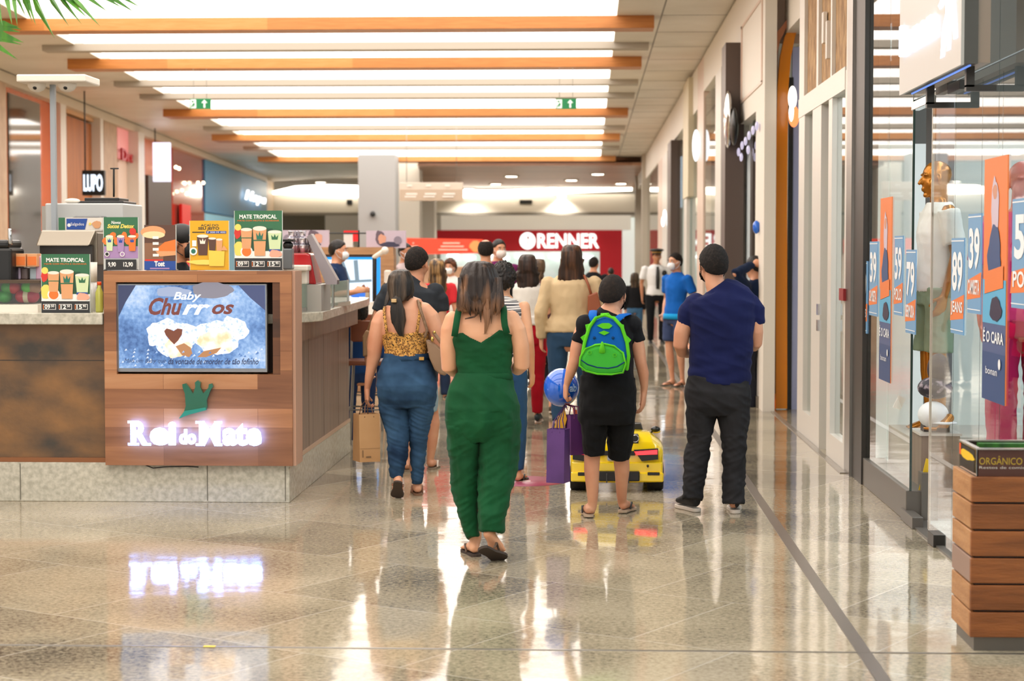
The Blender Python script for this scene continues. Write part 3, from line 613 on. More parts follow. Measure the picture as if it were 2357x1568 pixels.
# --- orange portal
XP = 1.80
t = thing('orange_portal', 'glossy orange arched shop portal with a pinkish outer surround', 'shop front', Vector((1.95, 18, 0)))
M_org = mat('orange_lacquer', '#ff9a22', .25, coat=.3); M_pksur = mat('pinkish_surround', '#d9bfae', .35)
def yz(px, X=XP): return yx(px, X)
Yo = PZ(1790, 941).y
MB(M_pksur).box(P(1758, 900, Yo).x, P(1786, 900, Yo).x, Yo, Yo+.25, 0, HC-.02).box(P(1786, 900, Yo).x, 2.5, Yo+.02, Yo+.25, P(1790, 100, Yo).z, HC-.02).build('outer_pier', t)
# orange inner band (faces the camera), curving inward at the top
x0, x1 = P(1786, 900, Yo-.1).x, P(1813, 900, Yo-.1).x
pts = [(x0, 0), (x1, 0), (x1, 2.6)]
L_ = [(P(a, c_, Yo-.1).x, P(a, c_, Yo-.1).z) for a, c_ in ((1786, 941), (1786, 500), (1787, 320), (1790, 200), (1796, 130), (1806, 85), (1822, 55), (1838, 40))]
R_ = [(P(a, c_, Yo-.1).x, P(a, c_, Yo-.1).z) for a, c_ in ((1838, 62), (1830, 85), (1821, 130), (1815, 200), (1813, 320), (1812, 500), (1812, 941))]
MB(M_org).prism([(x, Yo-.1, z) for x, z in L_+R_], (0, .12, 0)).build('arch_band', t)
# arch soffit seen as salmon band
MB(mat('salmon_arch', '#d98a62', .35)).prism([(P(a, c_, Yo-.15).x, Yo-.15, P(a, c_, Yo-.15).z) for a, c_ in ((1770, 95), (1800, 60), (1838, 8), (1838, 30), (1812, 60), (1795, 95), (1786, 140), (1786, 105))], (0, .05, 0)).build('arch_soffit', t)
MB(M_black).box(P(1812, 900, Yo-.1).x, P(1819, 900, Yo).x, Yo-.1, Yo, 0, P(1815, 180, Yo).z).build('dark_strip', t)
MB(mat('lavender_panel', '#a9b0d8', .3)).box(P(1819, 900, Yo-.1).x, P(1836, 900, Yo).x, Yo-.08, Yo, 0, P(1825, 110, Yo).z).build('lavender_panel', t)
Lg = thing('glowing_logo_sign', 'orange and white glowing projecting sign on the orange portal', 'sign', P(1826, 300, Yo-.5))
MB(M_dark).wire([P(1827, 268, Yo-.5), P(1822, 268, Yo-.02)], .02, 6).build('bracket', Lg)
MB(glow('logo_orange', '#ff8a50', 1.6)).ell(P(1827, 268, Yo-.5), .055, .04, .11).build('sign_body', Lg); MB(glow('logo_white', '#fff2e4', 2.5)).ell(P(1824, 225, Yo-.5), .045, .05, .12).ell(P(1822, 262, Yo-.5), .03, .05, .1).build('sign_light', Lg)
MB(M_org).box(P(1758, 940, Yo).x, P(1785, 940, Yo).x, Yo-.05, Yo+.0, 0, P(1770, 905, Yo).z).build('orange_base', t)
MB(glow('gold_glint', '#ffd880', 1.5)).box(P(1770, 940, Yo).x, P(1778, 940, Yo).x, Yo-.06, Yo-.05, .02, .1).build('base_glint', t)  # small glowing block standing in for a gold glint, not a lamp
# --- pale shop front with framed panel, between the portal and the brown post
XV = 1.78
def vb(px0, px1, z0, z1, m, x=XV, th=.12): return yx(px1, x), yx(px0, x)
t = thing('white_storefront', 'tall white shop front with a framed panel and purple lit sign', 'shop front', Vector((XV, 21, 0)))
def vp(nm, px0, px1, z0, z1, m, x=XV, th=.12, par=None): a, c_ = yx(px1, x), yx(px0, x); return MB(m).box(x, x+th, a, c_, z0, z1).build(nm, par or t)
vp('wall_panel', 1690, 1758, 3.15, HC-.04, M_white); vp('pier', 1738, 1758, 0, 3.15, M_white); vp('pier', 1690, 1700, 0, 3.15, M_white)
vp('door_reveal', 1700, 1726, 0, 2.95, mat('cool_white', '#c9d4da', .4), XV+.08, .05); vp('dark_gap', 1726, 1731, 0, 2.95, M_dark, XV+.06, .05); vp('glass_pane', 1731, 1738, 0, 3.15, M_glass, XV+.05, .01)
vp('frame_line', 1702, 1750, 4.25, 4.28, M_pksur, XV-.012, .02); vp('frame_line', 1702, 1704, 3.4, 4.28, M_pksur, XV-.012, .02); vp('frame_line', 1748, 1750, 3.4, 4.28, M_pksur, XV-.012, .02); vp('frame_line', 1702, 1750, 3.38, 3.41, M_pksur, XV-.012, .02)
lv = glow('lilac_glow', '#e8dcf4', .75)
for i, (px, py) in enumerate(((1700, 350), (1708, 335), (1716, 325), (1724, 312), (1733, 300), (1742, 290), (1706, 362), (1722, 345))):
    q = PX(px, py, XV-.03); MB(lv).ell(q, .02, .10, .05, nu=8, nv=6).build('lit_letter', t)
tag(MB(mat('blue_balloon', '#1668d8', .12, coat=.5)).ell(PX(1741, 523, 1.75), .04, .05, .07).build('balloon'), 'small blue balloon at the white shop front on the right', 'balloon')
# --- repeated narrow fronts further on
t = thing('glass_storefront', 'glass shop front with silver sign between brown posts', 'shop front', Vector((XV, 27, 0)))
M_brp = mat('brown_post', '#54443c', .4)
vp('brown_post', 1659, 1668, 0, zx(1664, 108, 1.6), M_brp, 1.6, .22)
vp('glass_pane', 1668, 1690, 0, HC-.6, M_glass, XV+.02, .01); vp('mullion', 1645, 1658, 0, HC-.6, M_frame); vp('glass_pane', 1618, 1645, 0, HC-.7, M_glass, XV+.02, .01); vp('header', 1618, 1690, HC-.6, HC-.04, M_white)
vp('mullion', 1604, 1618, 0, HC-.04, M_pksur)
s2 = thing('round_silver_sign', 'silver and black projecting shop sign on the brown post', 'sign', PX(1678, 320, 1.6))
q = PX(1676, 275, 1.62); MB(M_chrome).ell(q, .05, .3, .34).build('silver_disc', s2); MB(M_black).ell(q+Vector((.05, -.25, -.1)), .05, .2, .22).build('black_disc', s2)
t = thing('glass_storefront', 'glass shop front with round white glowing sign, beyond the brown post', 'shop front', Vector((XV, 34, 0)))
vp('header', 1550, 1604, HC-.75, HC-.04, M_white); vp('post', 1571, 1583, 2.6, HC-.1, mat('cream_post', '#d9ccb0', .5), 1.7, .1); vp('post', 1574, 1580, 0, 2.6, M_frame, 1.72, .06)
vp('glass_pane', 1550, 1571, 0, HC-.75, M_glass, XV+.02, .01); vp('glass_pane', 1583, 1604, 0, HC-.75, M_glass, XV+.02, .01)
vp('glow_panel', 1552, 1568, 2.55, 3.6, glow('cool_glow', '#dff0ff', 1.6), XV+.1, .02)
s2 = thing('round_sign', 'white glowing round projecting sign on the right-hand shop fronts', 'sign', PX(1602, 360, 1.72))
MB(glow('round_glow', '#f2faff', 1.6)).ell(PX(1602, 335, 1.72), .06, .28, .26).build('sign_disc', s2)
t = thing('glass_storefront', 'farthest glass shop fronts with a dark post before the beige pillar', 'shop front', Vector((XV, 50, 0)))
vp('dark_post', 1536, 1543, 0, zx(1540, 328, 1.66), M_brp, 1.66, .2)
vp('header', 1468, 1550, HC-.8, HC-.04, M_white)
for a, c_, m in ((1543, 1550, M_frame), (1524, 1535, M_frame), (1514, 1524, M_pksur)): vp('mullion', a, c_, 0, HC-.8, m)
vp('glass_pane', 1490, 1514, 0, HC-.8, M_glass, XV+.02, .01)
for (px, py) in ((1542, 480), (1530, 495), (1526, 510)): MB(W8).ell(PX(px, py, 1.7), .04, .25, .12, nu=8, nv=6).build('lit_sign', t)
# skirting of the fronts
struct(MB(mat('dark_skirting', '#6f675c', .4)).box(1.755, 1.80, 19.7, 76, 0, .12).build('baseboard_right'))
# --- orange and brown floor threshold line
struct(MB(mat('threshold', '#7d7468', .3)).box(1.86, 1.905, 13.9, 19.6, 0, .006).build('trim_31'))

# ---------------------------------------------------------------- waste bin, front right
Yb0 = PZ(2232, 1500).y; Xb = PZ(2232, 1500).x; Yb1 = Yb0+.40; Xr = Xb+.355
zt = P(2232, 1096, Yb0).z   # top of the slats
t = thing('waste_bin', 'wooden slatted organic waste bin with brown labelled top at the right edge', 'waste bin', Vector(((Xb+Xr)/2, (Yb0+Yb1)/2, 0)))
M_slat = mat('stained_slat', '#96582a', .45, c2='#73401a', nscale=3, stretch=(1, 1, 9), bump=.2, bscale=25, bstretch=(1, 1, 6)); M_slat2 = mat('stained_slat_lit', '#b98758', .45, c2='#a06e40', nscale=3, stretch=(1, 1, 9), bump=.2, bscale=25, bstretch=(1, 1, 6))  # side slats: same stain, lightened in the colour as the lit side
MB(M_greym).box(Xb+.02, Xr-.02, Yb0+.02, Yb1-.02, 0, .12).build('plinth', t)
MB(M_black).box(Xb+.02, Xr-.02, Yb0+.02, Yb1-.02, .12, zt-.02).build('liner', t)
n = 6; h = (zt-.055)/n
for k in range(n):
    z0 = .055+k*h
    MB(M_slat).box(Xb, Xr, Yb0, Yb0+.02, z0+.004, z0+h-.004).build('slat', t, bevel=.004)
    MB(M_slat2 if k != 2 else mat('grey_slat', '#94786a', .5)).box(Xb, Xb+.02, Yb0+.02, Yb1, z0+.004, z0+h-.004).build('slat', t, bevel=.004)
zc = P(2245, 1035, Yb0+.02).z
MB(mat('bin_brown', '#4e2c22', .45)).box(Xb+.025, Xr, Yb0+.02, Yb0+.03, zt-.005, zc).build('label_panel', t)
MB(M_chrome).box(Xb+.022, Xb+.03, Yb0+.02, Yb1-.03, zt-.005, zc).build('side_panel', t)
MB(mat('bin_back', '#3a2a20', .5)).box(Xb+.03, Xr, Yb1-.04, Yb1-.03, zt-.005, zc).build('back_panel', t)
b = MB(mat('steel_rim', '#c9c4bc', .25, .8)); b.box(Xb+.018, Xr, Yb0+.012, Yb0+.035, zc, zc+.006); b.box(Xb+.018, Xb+.04, Yb0+.035, Yb1-.03, zc, zc+.006); b.box(Xb+.04, Xr, Yb1-.05, Yb1-.03, zc, zc+.006); b.build('rim', t)
tag(MB(mat('green_leaf_bag', '#3c7a28', .5, c2='#1f4a16', nscale=20)).box(Xb+.09, Xr, Yb1-.10, Yb1-.052, zt, zc-.004).build('green_bag'), 'green bag edge showing inside the opening of the wooden bin', 'bag')
Yl = mat('label_gold', '#b89a2c', .5); Wl = mat('label_white', '#cfc6bc', .5)
pw = Xr-Xb
c = Card(Vector((Xb+.025, Yb0+.02, zt)), (1, 0, 0), (0, 0, 1), (0, -1, 0), Yl, pw, zc-zt, .0008)
u = lambda px: (P(px, 1060, Yb0+.02).x-Xb-.025)/pw
c.text(Yl, 'ORGÂNICO', u(2254), .42, u(2353), .76).text(Wl, 'Restos de comida e papel', u(2254), .23, u(2418), .36); c.build('lettering', t)
c = Card(Vector((Xb+.0215, Yb1-.03, zt)), (0, -1, 0), (0, 0, 1), (-1, 0, 0), Yl, .33, zc-zt, .0006)
c.rect(mat('label_black', '#1c1a18', .4), .05, .05, .95, .92).blob(mat('label_yellow', '#e8c018', .4), .5, .6, .44, .18, 3).rect(mat('label_orange', '#e85a1c', .4), .02, .5, .12, .95); c.build('side_sticker', t)
# ================================================================ KIOSK
Yk = PZ(600, 1157).y                     # front of the stone base
YkB = PZ(809, 1040).y                    # rear corner of its right side
Xk = PZ(667, 1157).x
sK = S(Yk)
M_stone = mat('pale_granite', '#c9c5b6', .25, c2='#a9a596', nscale=30, detail=6, bump=.03, bscale=60)
M_rust = mat('rusty_laminate', '#3a332b', .38, c2='#8a6238', nscale=2.2, detail=8, stretch=(1, 1, 1.6), lo=.34, hi=.68, bump=.05)
M_side = mat('brown_laminate', '#8a7260', .35, c2='#6e5a4c', nscale=3, stretch=(1, 6, .3), detail=4)
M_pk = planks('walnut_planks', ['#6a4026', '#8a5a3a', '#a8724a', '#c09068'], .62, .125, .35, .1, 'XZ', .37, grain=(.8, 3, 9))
M_pkd = planks('walnut_planks_shaded', ['#3a2010', '#54301a', '#6e4426'], .3, .12, .5, .1, 'YZ', .37, grain=(.8, 3, 9))  # same walnut, darkened to put the niche's shade into the colour
def kz(py, Y=Yk): return P(450, py, Y).z
def kx(px, Y=Yk): return P(px, 800, Y).x
Ypan = Yk-.06
zc0 = kz(748, Yk-.08); zc1 = zc0+.075
t = thing('drinks_kiosk', 'large drinks kiosk counter with stone base, rust brown panels and pale stone top', 'kiosk', Vector((-4, Yk+1, 0)))
MB(M_stone).box(-7.0, Xk, Yk, Yk+.12, 0, .26).box(Xk-.12, Xk, Yk+.12, YkB, 0, .25).build('stone_base', t, bevel=.004)
b = MB(mat('base_joint', '#6e6a5e', .7))
for px in (43, 475, 655): b.box(kx(px)-.003, kx(px)+.003, Yk-.002, Yk, .01, .25)
b.build('base_joints', t)
MB(M_rust).box(-7.0, kx(243), Yk+.02, Yk+.10, .29, zc0).build('front_panel', t)
MB(mat('panel_joint', '#2c2620', .5)).box(-7.0, kx(243), Yk+.019, Yk+.021, kz(832), kz(830)).build('panel_joint', t)
MB(mat('copper_rail', '#8a5836', .3, .4)).box(-7.0, kx(243), Yk-.0, Yk+.1, .26, .29).build('bottom_rail', t)
Xs = Xk-.01
MB(M_side).box(Xs-.08, Xs, Yk+.05, YkB, .27, zc0-.12).build('side_panel', t)
b = MB(mat('side_joint', '#5a483c', .6))
for Y in (13.05, 13.8, 14.6): b.box(Xs-.001, Xs+.001, Y-.004, Y+.004, .27, zc0-.12)
b.build('side_joints', t)
MB(mat('side_rail', '#c9a88c', .3, .3)).box(Xs-.08, Xs+.012, Yk+.05, YkB, .25, .275).build('side_rail', t)
MB(M_side).box(Xs-.08, Xs+.06, Yk+.2, YkB+.12, zc0-.12, zc0).build('counter_fascia', t)
MB(M_stone).box(-7.0, kx(243), Yk-.08, Yk+.55, zc0, zc1).build('worktop', t, bevel=.006)
Xt = P(857, 722, YkB+1.2).x
MB(M_stone).prism([(Xs-.5, Yk+.1, zc0), (Xs+.0, Yk+.1, zc0), (Xs+.15, Yk+.6, zc0), (Xt, YkB+.8, zc0), (Xt-.05, YkB+1.4, zc0), (Xs-.5, YkB+1.4, zc0)], (0, 0, .065)).build('side_worktop', t, bevel=.006)
MB(M_side).box(-7.0, Xs-.1, Yk+.12, YkB, 0, .26).build('plinth_core', t)
# screen tower
z0, z1 = kz(1072, Ypan), kz(624, Ypan); xa, xb = P(240, 800, Ypan).x, P(672, 800, Ypan).x
sx0, sx1 = P(268, 800, Ypan).x, P(645, 800, Ypan).x; sz0, sz1 = kz(862, Ypan), kz(650, Ypan)
t = thing('screen_tower', 'walnut plank display panel with a recessed screen and glowing white lettering', 'display panel', Vector(((xa+xb)/2, Ypan+.1, z0)))
b = MB(M_pk); b.box(xa, sx0, Ypan, Ypan+.3, z0, z1); b.box(sx1, xb, Ypan, Ypan+.3, z0, z1); b.box(sx0, sx1, Ypan, Ypan+.3, sz1, z1); b.box(sx0, sx1, Ypan, Ypan+.3, z0, sz0); b.build('plank_front', t)
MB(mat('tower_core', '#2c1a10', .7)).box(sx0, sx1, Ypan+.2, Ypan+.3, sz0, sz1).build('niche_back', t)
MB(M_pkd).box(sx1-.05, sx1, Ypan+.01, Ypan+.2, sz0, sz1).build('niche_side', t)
MB(mat('end_grain', '#b9917a', .5)).box(xb, xb+.02, Ypan+.02, Ypan+.3, z0, z1).build('edge_strip', t)
Gr = mat('crown_green', '#12604a', .3, coat=.3)
def tp(px, py, Y=None): return P(px, py, Y or Ypan)
pts = [(415, 963), (425, 950), (430, 934), (428, 905), (423, 892), (422, 884), (430, 882), (436, 889), (447, 906), (452, 890), (451, 880), (457, 875), (464, 880), (463, 891), (470, 905), (482, 892), (483, 884), (490, 882), (493, 889), (487, 897), (478, 920), (479, 938), (470, 944), (440, 952)]
MB(Gr).prism([tp(a, c_)-Vector((0, .035, 0)) for a, c_ in pts], (0, .03, 0)).build('crown_emblem', t)
MB(mat('crown_teal', '#1f8a78', .3)).prism([tp(a, c_)-Vector((0, .045, 0)) for a, c_ in ((415, 962), (428, 945), (476, 937), (478, 943), (440, 953))], (0, .03, 0)).build('crown_brim', t)
Wk = glow('kiosk_letters', '#7fa4ff', 16)
ox, oz = tp(300, 1024).x, tp(300, 1024).z; ww = tp(606, 1024).x-ox; hh = tp(300, 966).z-oz
c = Card(Vector((ox, Ypan-.045, oz)), (1, 0, 0), (0, 0, 1), (0, -1, 0), Wk, ww, hh, .001)
def serif(tx, a0, b0, a1, b1, sf=True):
    c.text(Wk, tx, a0, b0, a1, b1, 0, .07, ex=.02)
c.text(Wk, 'R', .02, .02, .15, .98, 0, .04, ex=.02)
c.rect(Wk, -.005, .0, .08, .10).rect(Wk, -.005, .88, .08, .98).rect(Wk, .11, .0, .17, .1)
c.text(Wk, 'ei', .165, .02, .36, .95, 0, .045, ex=.02)
c.text(Wk, 'do', .385, .06, .51, .66, 0, .045, ex=.02)
c.text(Wk, 'M', .535, .02, .69, .98, 0, .045, ex=.02)
c.rect(Wk, .505, .0, .575, .1).rect(Wk, .505, .88, .575, .98).rect(Wk, .645, .0, .705, .1).rect(Wk, .645, .88, .705, .98)
c.text(Wk, 'ate', .71, .02, 1.0, .90, 0, .045, ex=.02)
c.build('glowing_lettering', t)
MB(M_black).wire([tp(333, 1073)+Vector((0, .04, 0)), tp(350, 1079)+Vector((0, .03, 0)), tp(380, 1076)+Vector((0, .03, 0)), tp(430, 1075)+Vector((0, .03, 0)), tp(453, 1077)+Vector((0, .04, 0))], .004, 6).build('loose_cable', t)
# the screen
Yt = Ypan+.03; ta, tb = P(270, 800, Yt), P(615, 800, Yt); tz0, tz1 = kz(857, Yt), kz(653, Yt)
t = thing('screen', 'wide flat screen in the walnut niche showing two sugared churro pieces', 'screen', Vector(((ta.x+tb.x)/2, Yt, tz0)))
MB(mat('screen_bezel', '#8d9094', .3, .5)).box(ta.x, tb.x, Yt, Yt+.05, tz0, tz1).build('bezel', t, bevel=.003)
def screen_mat():
    m, nt, b = newmat('screen_picture'); L = nt.links; tc = N(nt, 'ShaderNodeTexCoord')
    sp = N(nt, 'ShaderNodeSeparateXYZ'); L.new(tc.outputs['Generated'], sp.inputs[0])
    n1 = N(nt, 'ShaderNodeTexNoise', i_Scale=2.6, i_Detail=2.0); L.new(tc.outputs['Object'], n1.inputs[0])
    n2 = N(nt, 'ShaderNodeTexNoise', i_Scale=40.0, i_Detail=4.0); L.new(tc.outputs['Object'], n2.inputs[0])
    a = N(nt, 'ShaderNodeMath', operation='MULTIPLY_ADD'); a.inputs[1].default_value = .35; L.new(n2.outputs[0], a.inputs[0]); L.new(n1.outputs[0], a.inputs[2])
    r = N(nt, 'ShaderNodeValToRGB'); e = r.color_ramp.elements; e[0].position = .46; e[0].color = col('#2f5a96'); e[1].position = .86; e[1].color = col('#d8e8ff')
    x = e.new(.62); x.color = col('#6f9ad4'); x = e.new(.72); x.color = col('#9cc0ee')
    L.new(a.outputs[0], r.inputs[0]); b.inputs['Base Color'].default_value = (.01, .01, .01, 1); b.inputs['Roughness'].default_value = .25
    L.new(r.outputs[0], b.inputs['Emission Color']); b.inputs['Emission Strength'].default_value = .95
    return m
fr0, fr1, f0, f1 = P(274, 800, Yt).x, P(611, 800, Yt).x, kz(848, Yt), kz(657, Yt)
disp_ = MB(screen_mat()).box(fr0, fr1, Yt-.004, Yt, f0, f1).build('display', t)
E = lambda n, c_, s=.95: glow('scr_'+n, c_, s)
c = Card(Vector((fr0, Yt-.004, f0)), (1, 0, 0), (0, 0, 1), (0, -1, 0), E('dark', '#1c2440'), fr1-fr0, f1-f0, .0005)
U = lambda px: (px-274)/337.0
V = lambda py: (848-py)/191.0
c.poly(E('corner', '#3a4672', .7), [(0, 1), (0, .62), (.05, .8), (.12, 1)]).poly(E('corner2', '#4c5a8c', .7), [(1, 1), (1, .7), (.9, .85), (.82, 1)])
c.blob(E('brown', '#8f8a96'), U(490), V(668), .14, .1, 4, .1).blob(E('greybl', '#a8b6d4'), U(400), V(672), .12, .06, 7)
for (x, y, a, bb, sd) in ((400, 775, .16, .21, 1), (500, 775, .18, .20, 2), (540, 760, .09, .16, 3), (365, 770, .08, .14, 4)): c.blob(mat('scr_sugar', '#ffffff', .4, c2='#8fa8dc', nscale=45, emit=.78, detail=5), U(x), V(y), a, bb, sd, .22)
c.blob(mat('scr_cream', '#f6ece6', .4, c2='#dcae8c', nscale=12, emit=.8), U(500), V(785), .12, .16, 6, .2).blob(mat('scr_cream', '#f6ece6'), U(410), V(800), .09, .12, 8, .2)
c.poly(E('choc', '#8a4428', .8), [(U(a), V(d)) for a, d in ((383, 772), (379, 762), (385, 756), (393, 758), (401, 762), (410, 756), (421, 758), (420, 770), (411, 784), (402, 793), (394, 785))])
c.poly(E('caramel', '#c88a58', .9), [(U(a), V(d)) for a, d in ((405, 797), (425, 790), (440, 800), (444, 815), (436, 822), (420, 818))]).poly(E('caramel', '#c88a58'), [(U(a), V(d)) for a, d in ((455, 822), (470, 808), (510, 800), (500, 812), (475, 822))])
c.poly(E('gleam', '#ffffff', 1.4), [(U(a), V(d)) for a, d in ((420, 770), (427, 768), (430, 780), (424, 788))])
rr = random.Random(11)
for k in range(70):
    a, d = rr.uniform(.01, .97), rr.uniform(.01, .22); c.poly(E('grain%d' % (k % 3), ['#e4eeff', '#5a84c4', '#a8c8f4'][k % 3]), [(a, d), (a+.02, d+.008), (a+.012, d+.03)])
Bt = E('title', '#8a3c34', .8)
c.text(E('white', '#ffffff', 1.2), 'Baby', U(404), V(695), U(468), V(672), .3, .02)
c.text(Bt, 'Chu', U(347), V(725), U(424), V(685), .35, .03).text(E('white', '#ffffff', 1.2), 'rr', U(424), V(724), U(488), V(700), .35, .03).text(Bt, 'os', U(492), V(723), U(543), V(700), .35, .03)
c.text(E('cap', '#28406e', .8), 'Mais um Baby que', U(290), V(837), U(386), V(825), .3).text(E('cap2', '#16285a', .8), 'dá vontade de morder de tão fofinho', U(391), V(838), U(598), V(824), .3, .015)
c.build('picture', disp_)
# ---------------------------------------------------------------- table-top menu cards
Cw = mat('card_cream', '#f0e6d8', .4); Cg = mat('card_green', '#2f6b48', .4); Cd = mat('card_black', '#26282a', .4); Cy = mat('card_yellow', '#e0aa18', .4); Ct = mat('card_tan', '#dca070', .5); Cor = mat('card_orange', '#e87830', .5); Cb = mat('card_brown', '#5a3c30', .5); Cbl = mat('card_blue', '#1f4a9c', .4); Cte = mat('card_teal', '#20705c', .4); Cw2 = mat('card_white', '#f4f2ee', .4); Cre = mat('card_red', '#d43428', .4); Cpu = mat('card_purple', '#a888b8', .5); Cgl = mat('card_lightgreen', '#cfe0b0', .4); Cye = mat('card_lemon', '#f0d868', .4)
def card(px0, px1, py0, py1, Y, lab, z=None):
    a = P(px0, py1, Y); e_ = P(px1, py0, Y); z0 = a.z if z is None else z; t = thing('menu_card', lab, 'menu card', Vector(((a.x+e_.x)/2, Y+.02, z0)), 'menu cards standing on the kiosk')
    w, h = e_.x-a.x, e_.z-z0
    MB(mat('acrylic', '#c8ccc8', .1, spec=.8)).box(a.x-.004, e_.x+.004, Y, Y+.008, z0, z0+h).box(a.x, e_.x, Y, Y+.07, z0, z0+.004).build('acrylic_holder', t)
    return t, Card(Vector((a.x, Y, z0)), (1, 0, 0), (0, 0, 1), (0, -1, 0), Cw, w, h, .0005)
def cup(c, a, b0, w, h, m, band=None, emb=None):
    c.poly(m, [(a-w*.38, b0), (a+w*.38, b0), (a+w*.5, b0+h*.92), (a-w*.5, b0+h*.92)]); c.disc(Cw, a, b0+h*.92, w*.5, h*.08)
    if band: c.rect(band, a-w*.47, b0+h*.5, a+w*.47, b0+h*.54)
    if emb: c.poly(emb, [(a-w*.22, b0+h*.55), (a+w*.2, b0+h*.55), (a+w*.26, b0+h*.78), (a+w*.1, b0+h*.66), (a, b0+h*.82), (a-w*.1, b0+h*.66), (a-w*.26, b0+h*.78)])
def prices(c, ls, h=.2):
    c.rect(Cd, 0, 0, 1, h); c.rect(Cw2, 0, h, 1, h+.015)
    for i, s_ in enumerate(ls):
        n = len(ls); a = (i+.5)/n
        c.rect(Cw2, a-.4/n, h*.28, a+.4/n, h*.75).rect(Cd, a-.37/n, h*.32, a+.37/n, h*.71).rect(Cor, a-.4/n, h*.32, a-.36/n, h*.7)
        c.text(Cw2, s_[:2], a-.3/n, h*.34, a+.05/n, h*.7, 0, .03).text(Cw2, s_[2:], a+.1/n, h*.48, a+.3/n, h*.7, 0, .02)
def mate(c):
    c.rect(Cg, 0, .2, 1, 1).poly(mat('card_green_dark', '#1f5038', .4), [(.2, .7), (.8, .7), (1, .2), (0, .2)])
    c.text(Cw2, 'MATE TROPICAL', .10, .865, .89, .935, 0, .03).text(Cor, 'MATE COM FRUTA E GUARANÁ', .06, .82, .94, .85, 0, .01)
    c.rect(Cw2, .0, .2, 1, .32); c.blob(Cre, .06, .62, .07, .09, 1).disc(Cye, .07, .72, .07).blob(Cye, .1, .36, .12, .12, 4).disc(Cw2, .25, .31, .13, .10).disc(Cor, .25, .31, .1, .08)
    cup(c, .25, .36, .24, .35, Ct, Cg); cup(c, .53, .24, .29, .5, Ct, Cg, Cte); cup(c, .85, .32, .29, .35, Cgl, None, Cg); c.rect(Cbl, .73, .31, .96, .35)
    c.blob(mat('card_peach', '#f0a890', .5), .86, .27, .13, .07, 3)
    prices(c, ('0950', '1250', '1590'))
zt_ = kz(622, Ypan)
t, c = card(97, 206, 585, 730, Yk-.02, 'green menu card reading MATE TROPICAL, the lower one standing on the left worktop', zc1); mate(c); c.build('print', t)
t, c = card(541, 649, 485, 622, Ypan+.08, 'green menu card reading MATE TROPICAL on top of the walnut tower, at its right end', zt_); mate(c); c.build('print', t)
t, c = card(240, 317, 500, 622, Ypan+.1, 'green and orange juice menu card at the left end of the walnut tower', zt_)
c.rect(Cg, 0, .22, 1, 1).text(Cw2, 'Novos', .22, .87, .5, .93, .2, .02).text(Cye, 'Sucos Detox', .1, .79, .9, .87, .3, .04).rect(Cpu, 0, .22, 1, .45)
for k in range(9): c.blob(Cor, .05+.11*k, .55+.05*(k % 3), .09, .07, k)
cup(c, .17, .36, .22, .3, Cgl, None, Cbl); cup(c, .5, .34, .22, .32, Cpu, None, Cbl); cup(c, .84, .36, .24, .3, Cor, None, Cbl); c.disc(Cre, .86, .73, .1); c.disc(Cw2, .1, .3, .07).disc(Cd, .1, .3, .05).disc(Cw2, .55, .3, .07).disc(Cpu, .55, .3, .05)
c.rect(Cd, .06, 0, .96, .2).text(Cw2, '9,90', .13, .05, .36, .15, 0, .03).text(Cw2, '12,90', .58, .05, .86, .15, 0, .03); c.build('print', t)
t, c = card(333, 404, 518, 622, Ypan+.06, 'brown and blue toast menu card second from the left on the walnut tower', zt_)
c.rect(Cb, 0, .2, 1, 1).rect(mat('card_board', '#8a6248', .5), 0, .2, .6, .6).disc(Ct, .28, .84, .4, .14).disc(mat('card_cream2', '#f0d8a8', .5), .3, .78, .36, .08).poly(Cor, [(.35, .45), (.65, .62), (1, .68), (1, .4), (.5, .36)]).poly(Ct, [(.35, .42), (.5, .3), (1, .33), (1, .42)])
for k in range(4): c.rect(Cw2, .27, .3+.13*k, .46, .36+.13*k)
c.rect(Cre, .02, .2, .6, .24).rect(Cbl, 0, 0, 1, .2).text(Cw2, 'Tost', .32, .08, .65, .2, 0, .04).rect(Cpu, .18, .02, .8, .05); c.build('print', t)
t, c = card(438, 526, 508, 622, Ypan+.05, 'yellow açaí menu card in the middle of the walnut tower', zt_)
c.rect(Cy, 0, 0, 1, 1).text(Cd, 'AÇAÍ DO', .28, .87, .74, .94, 0, .02).text(Cd, 'SEU JEITO', .21, .8, .76, .87, .1, .03).rect(Cd, .06, .755, .38, .775).rect(Cbl, .42, .74, .94, .79).text(Cw2, 'P 300 M 400', .45, .75, .92, .78)
cup(c, .33, .3, .3, .42, Cb, None, Cw); cup(c, .58, .38, .2, .28, Cb); cup(c, .76, .36, .17, .28, Ct); c.rect(Cw2, .06, .48, .17, .6).disc(Cw2, .09, .38, .1).disc(Cte, .09, .38, .06)
c.blob(Cye, .35, .16, .4, .05, 2).poly(mat('card_lemon2', '#f0cc50', .5), [(.5, .08), (.88, .08), (.9, .38), (.48, .4)]).poly(Ct, [(.8, .4), (.98, .4), (.88, .5)]); c.build('print', t)
# ---------------------------------------------------------------- appliances on the left counter
Yc = Yk+.7
def bx(px0, px1, py0, py1, Y, d): a = P(px0, py1, Y); e_ = P(px1, py0, Y); return a.x, e_.x, Y, Y+d, a.z, e_.z
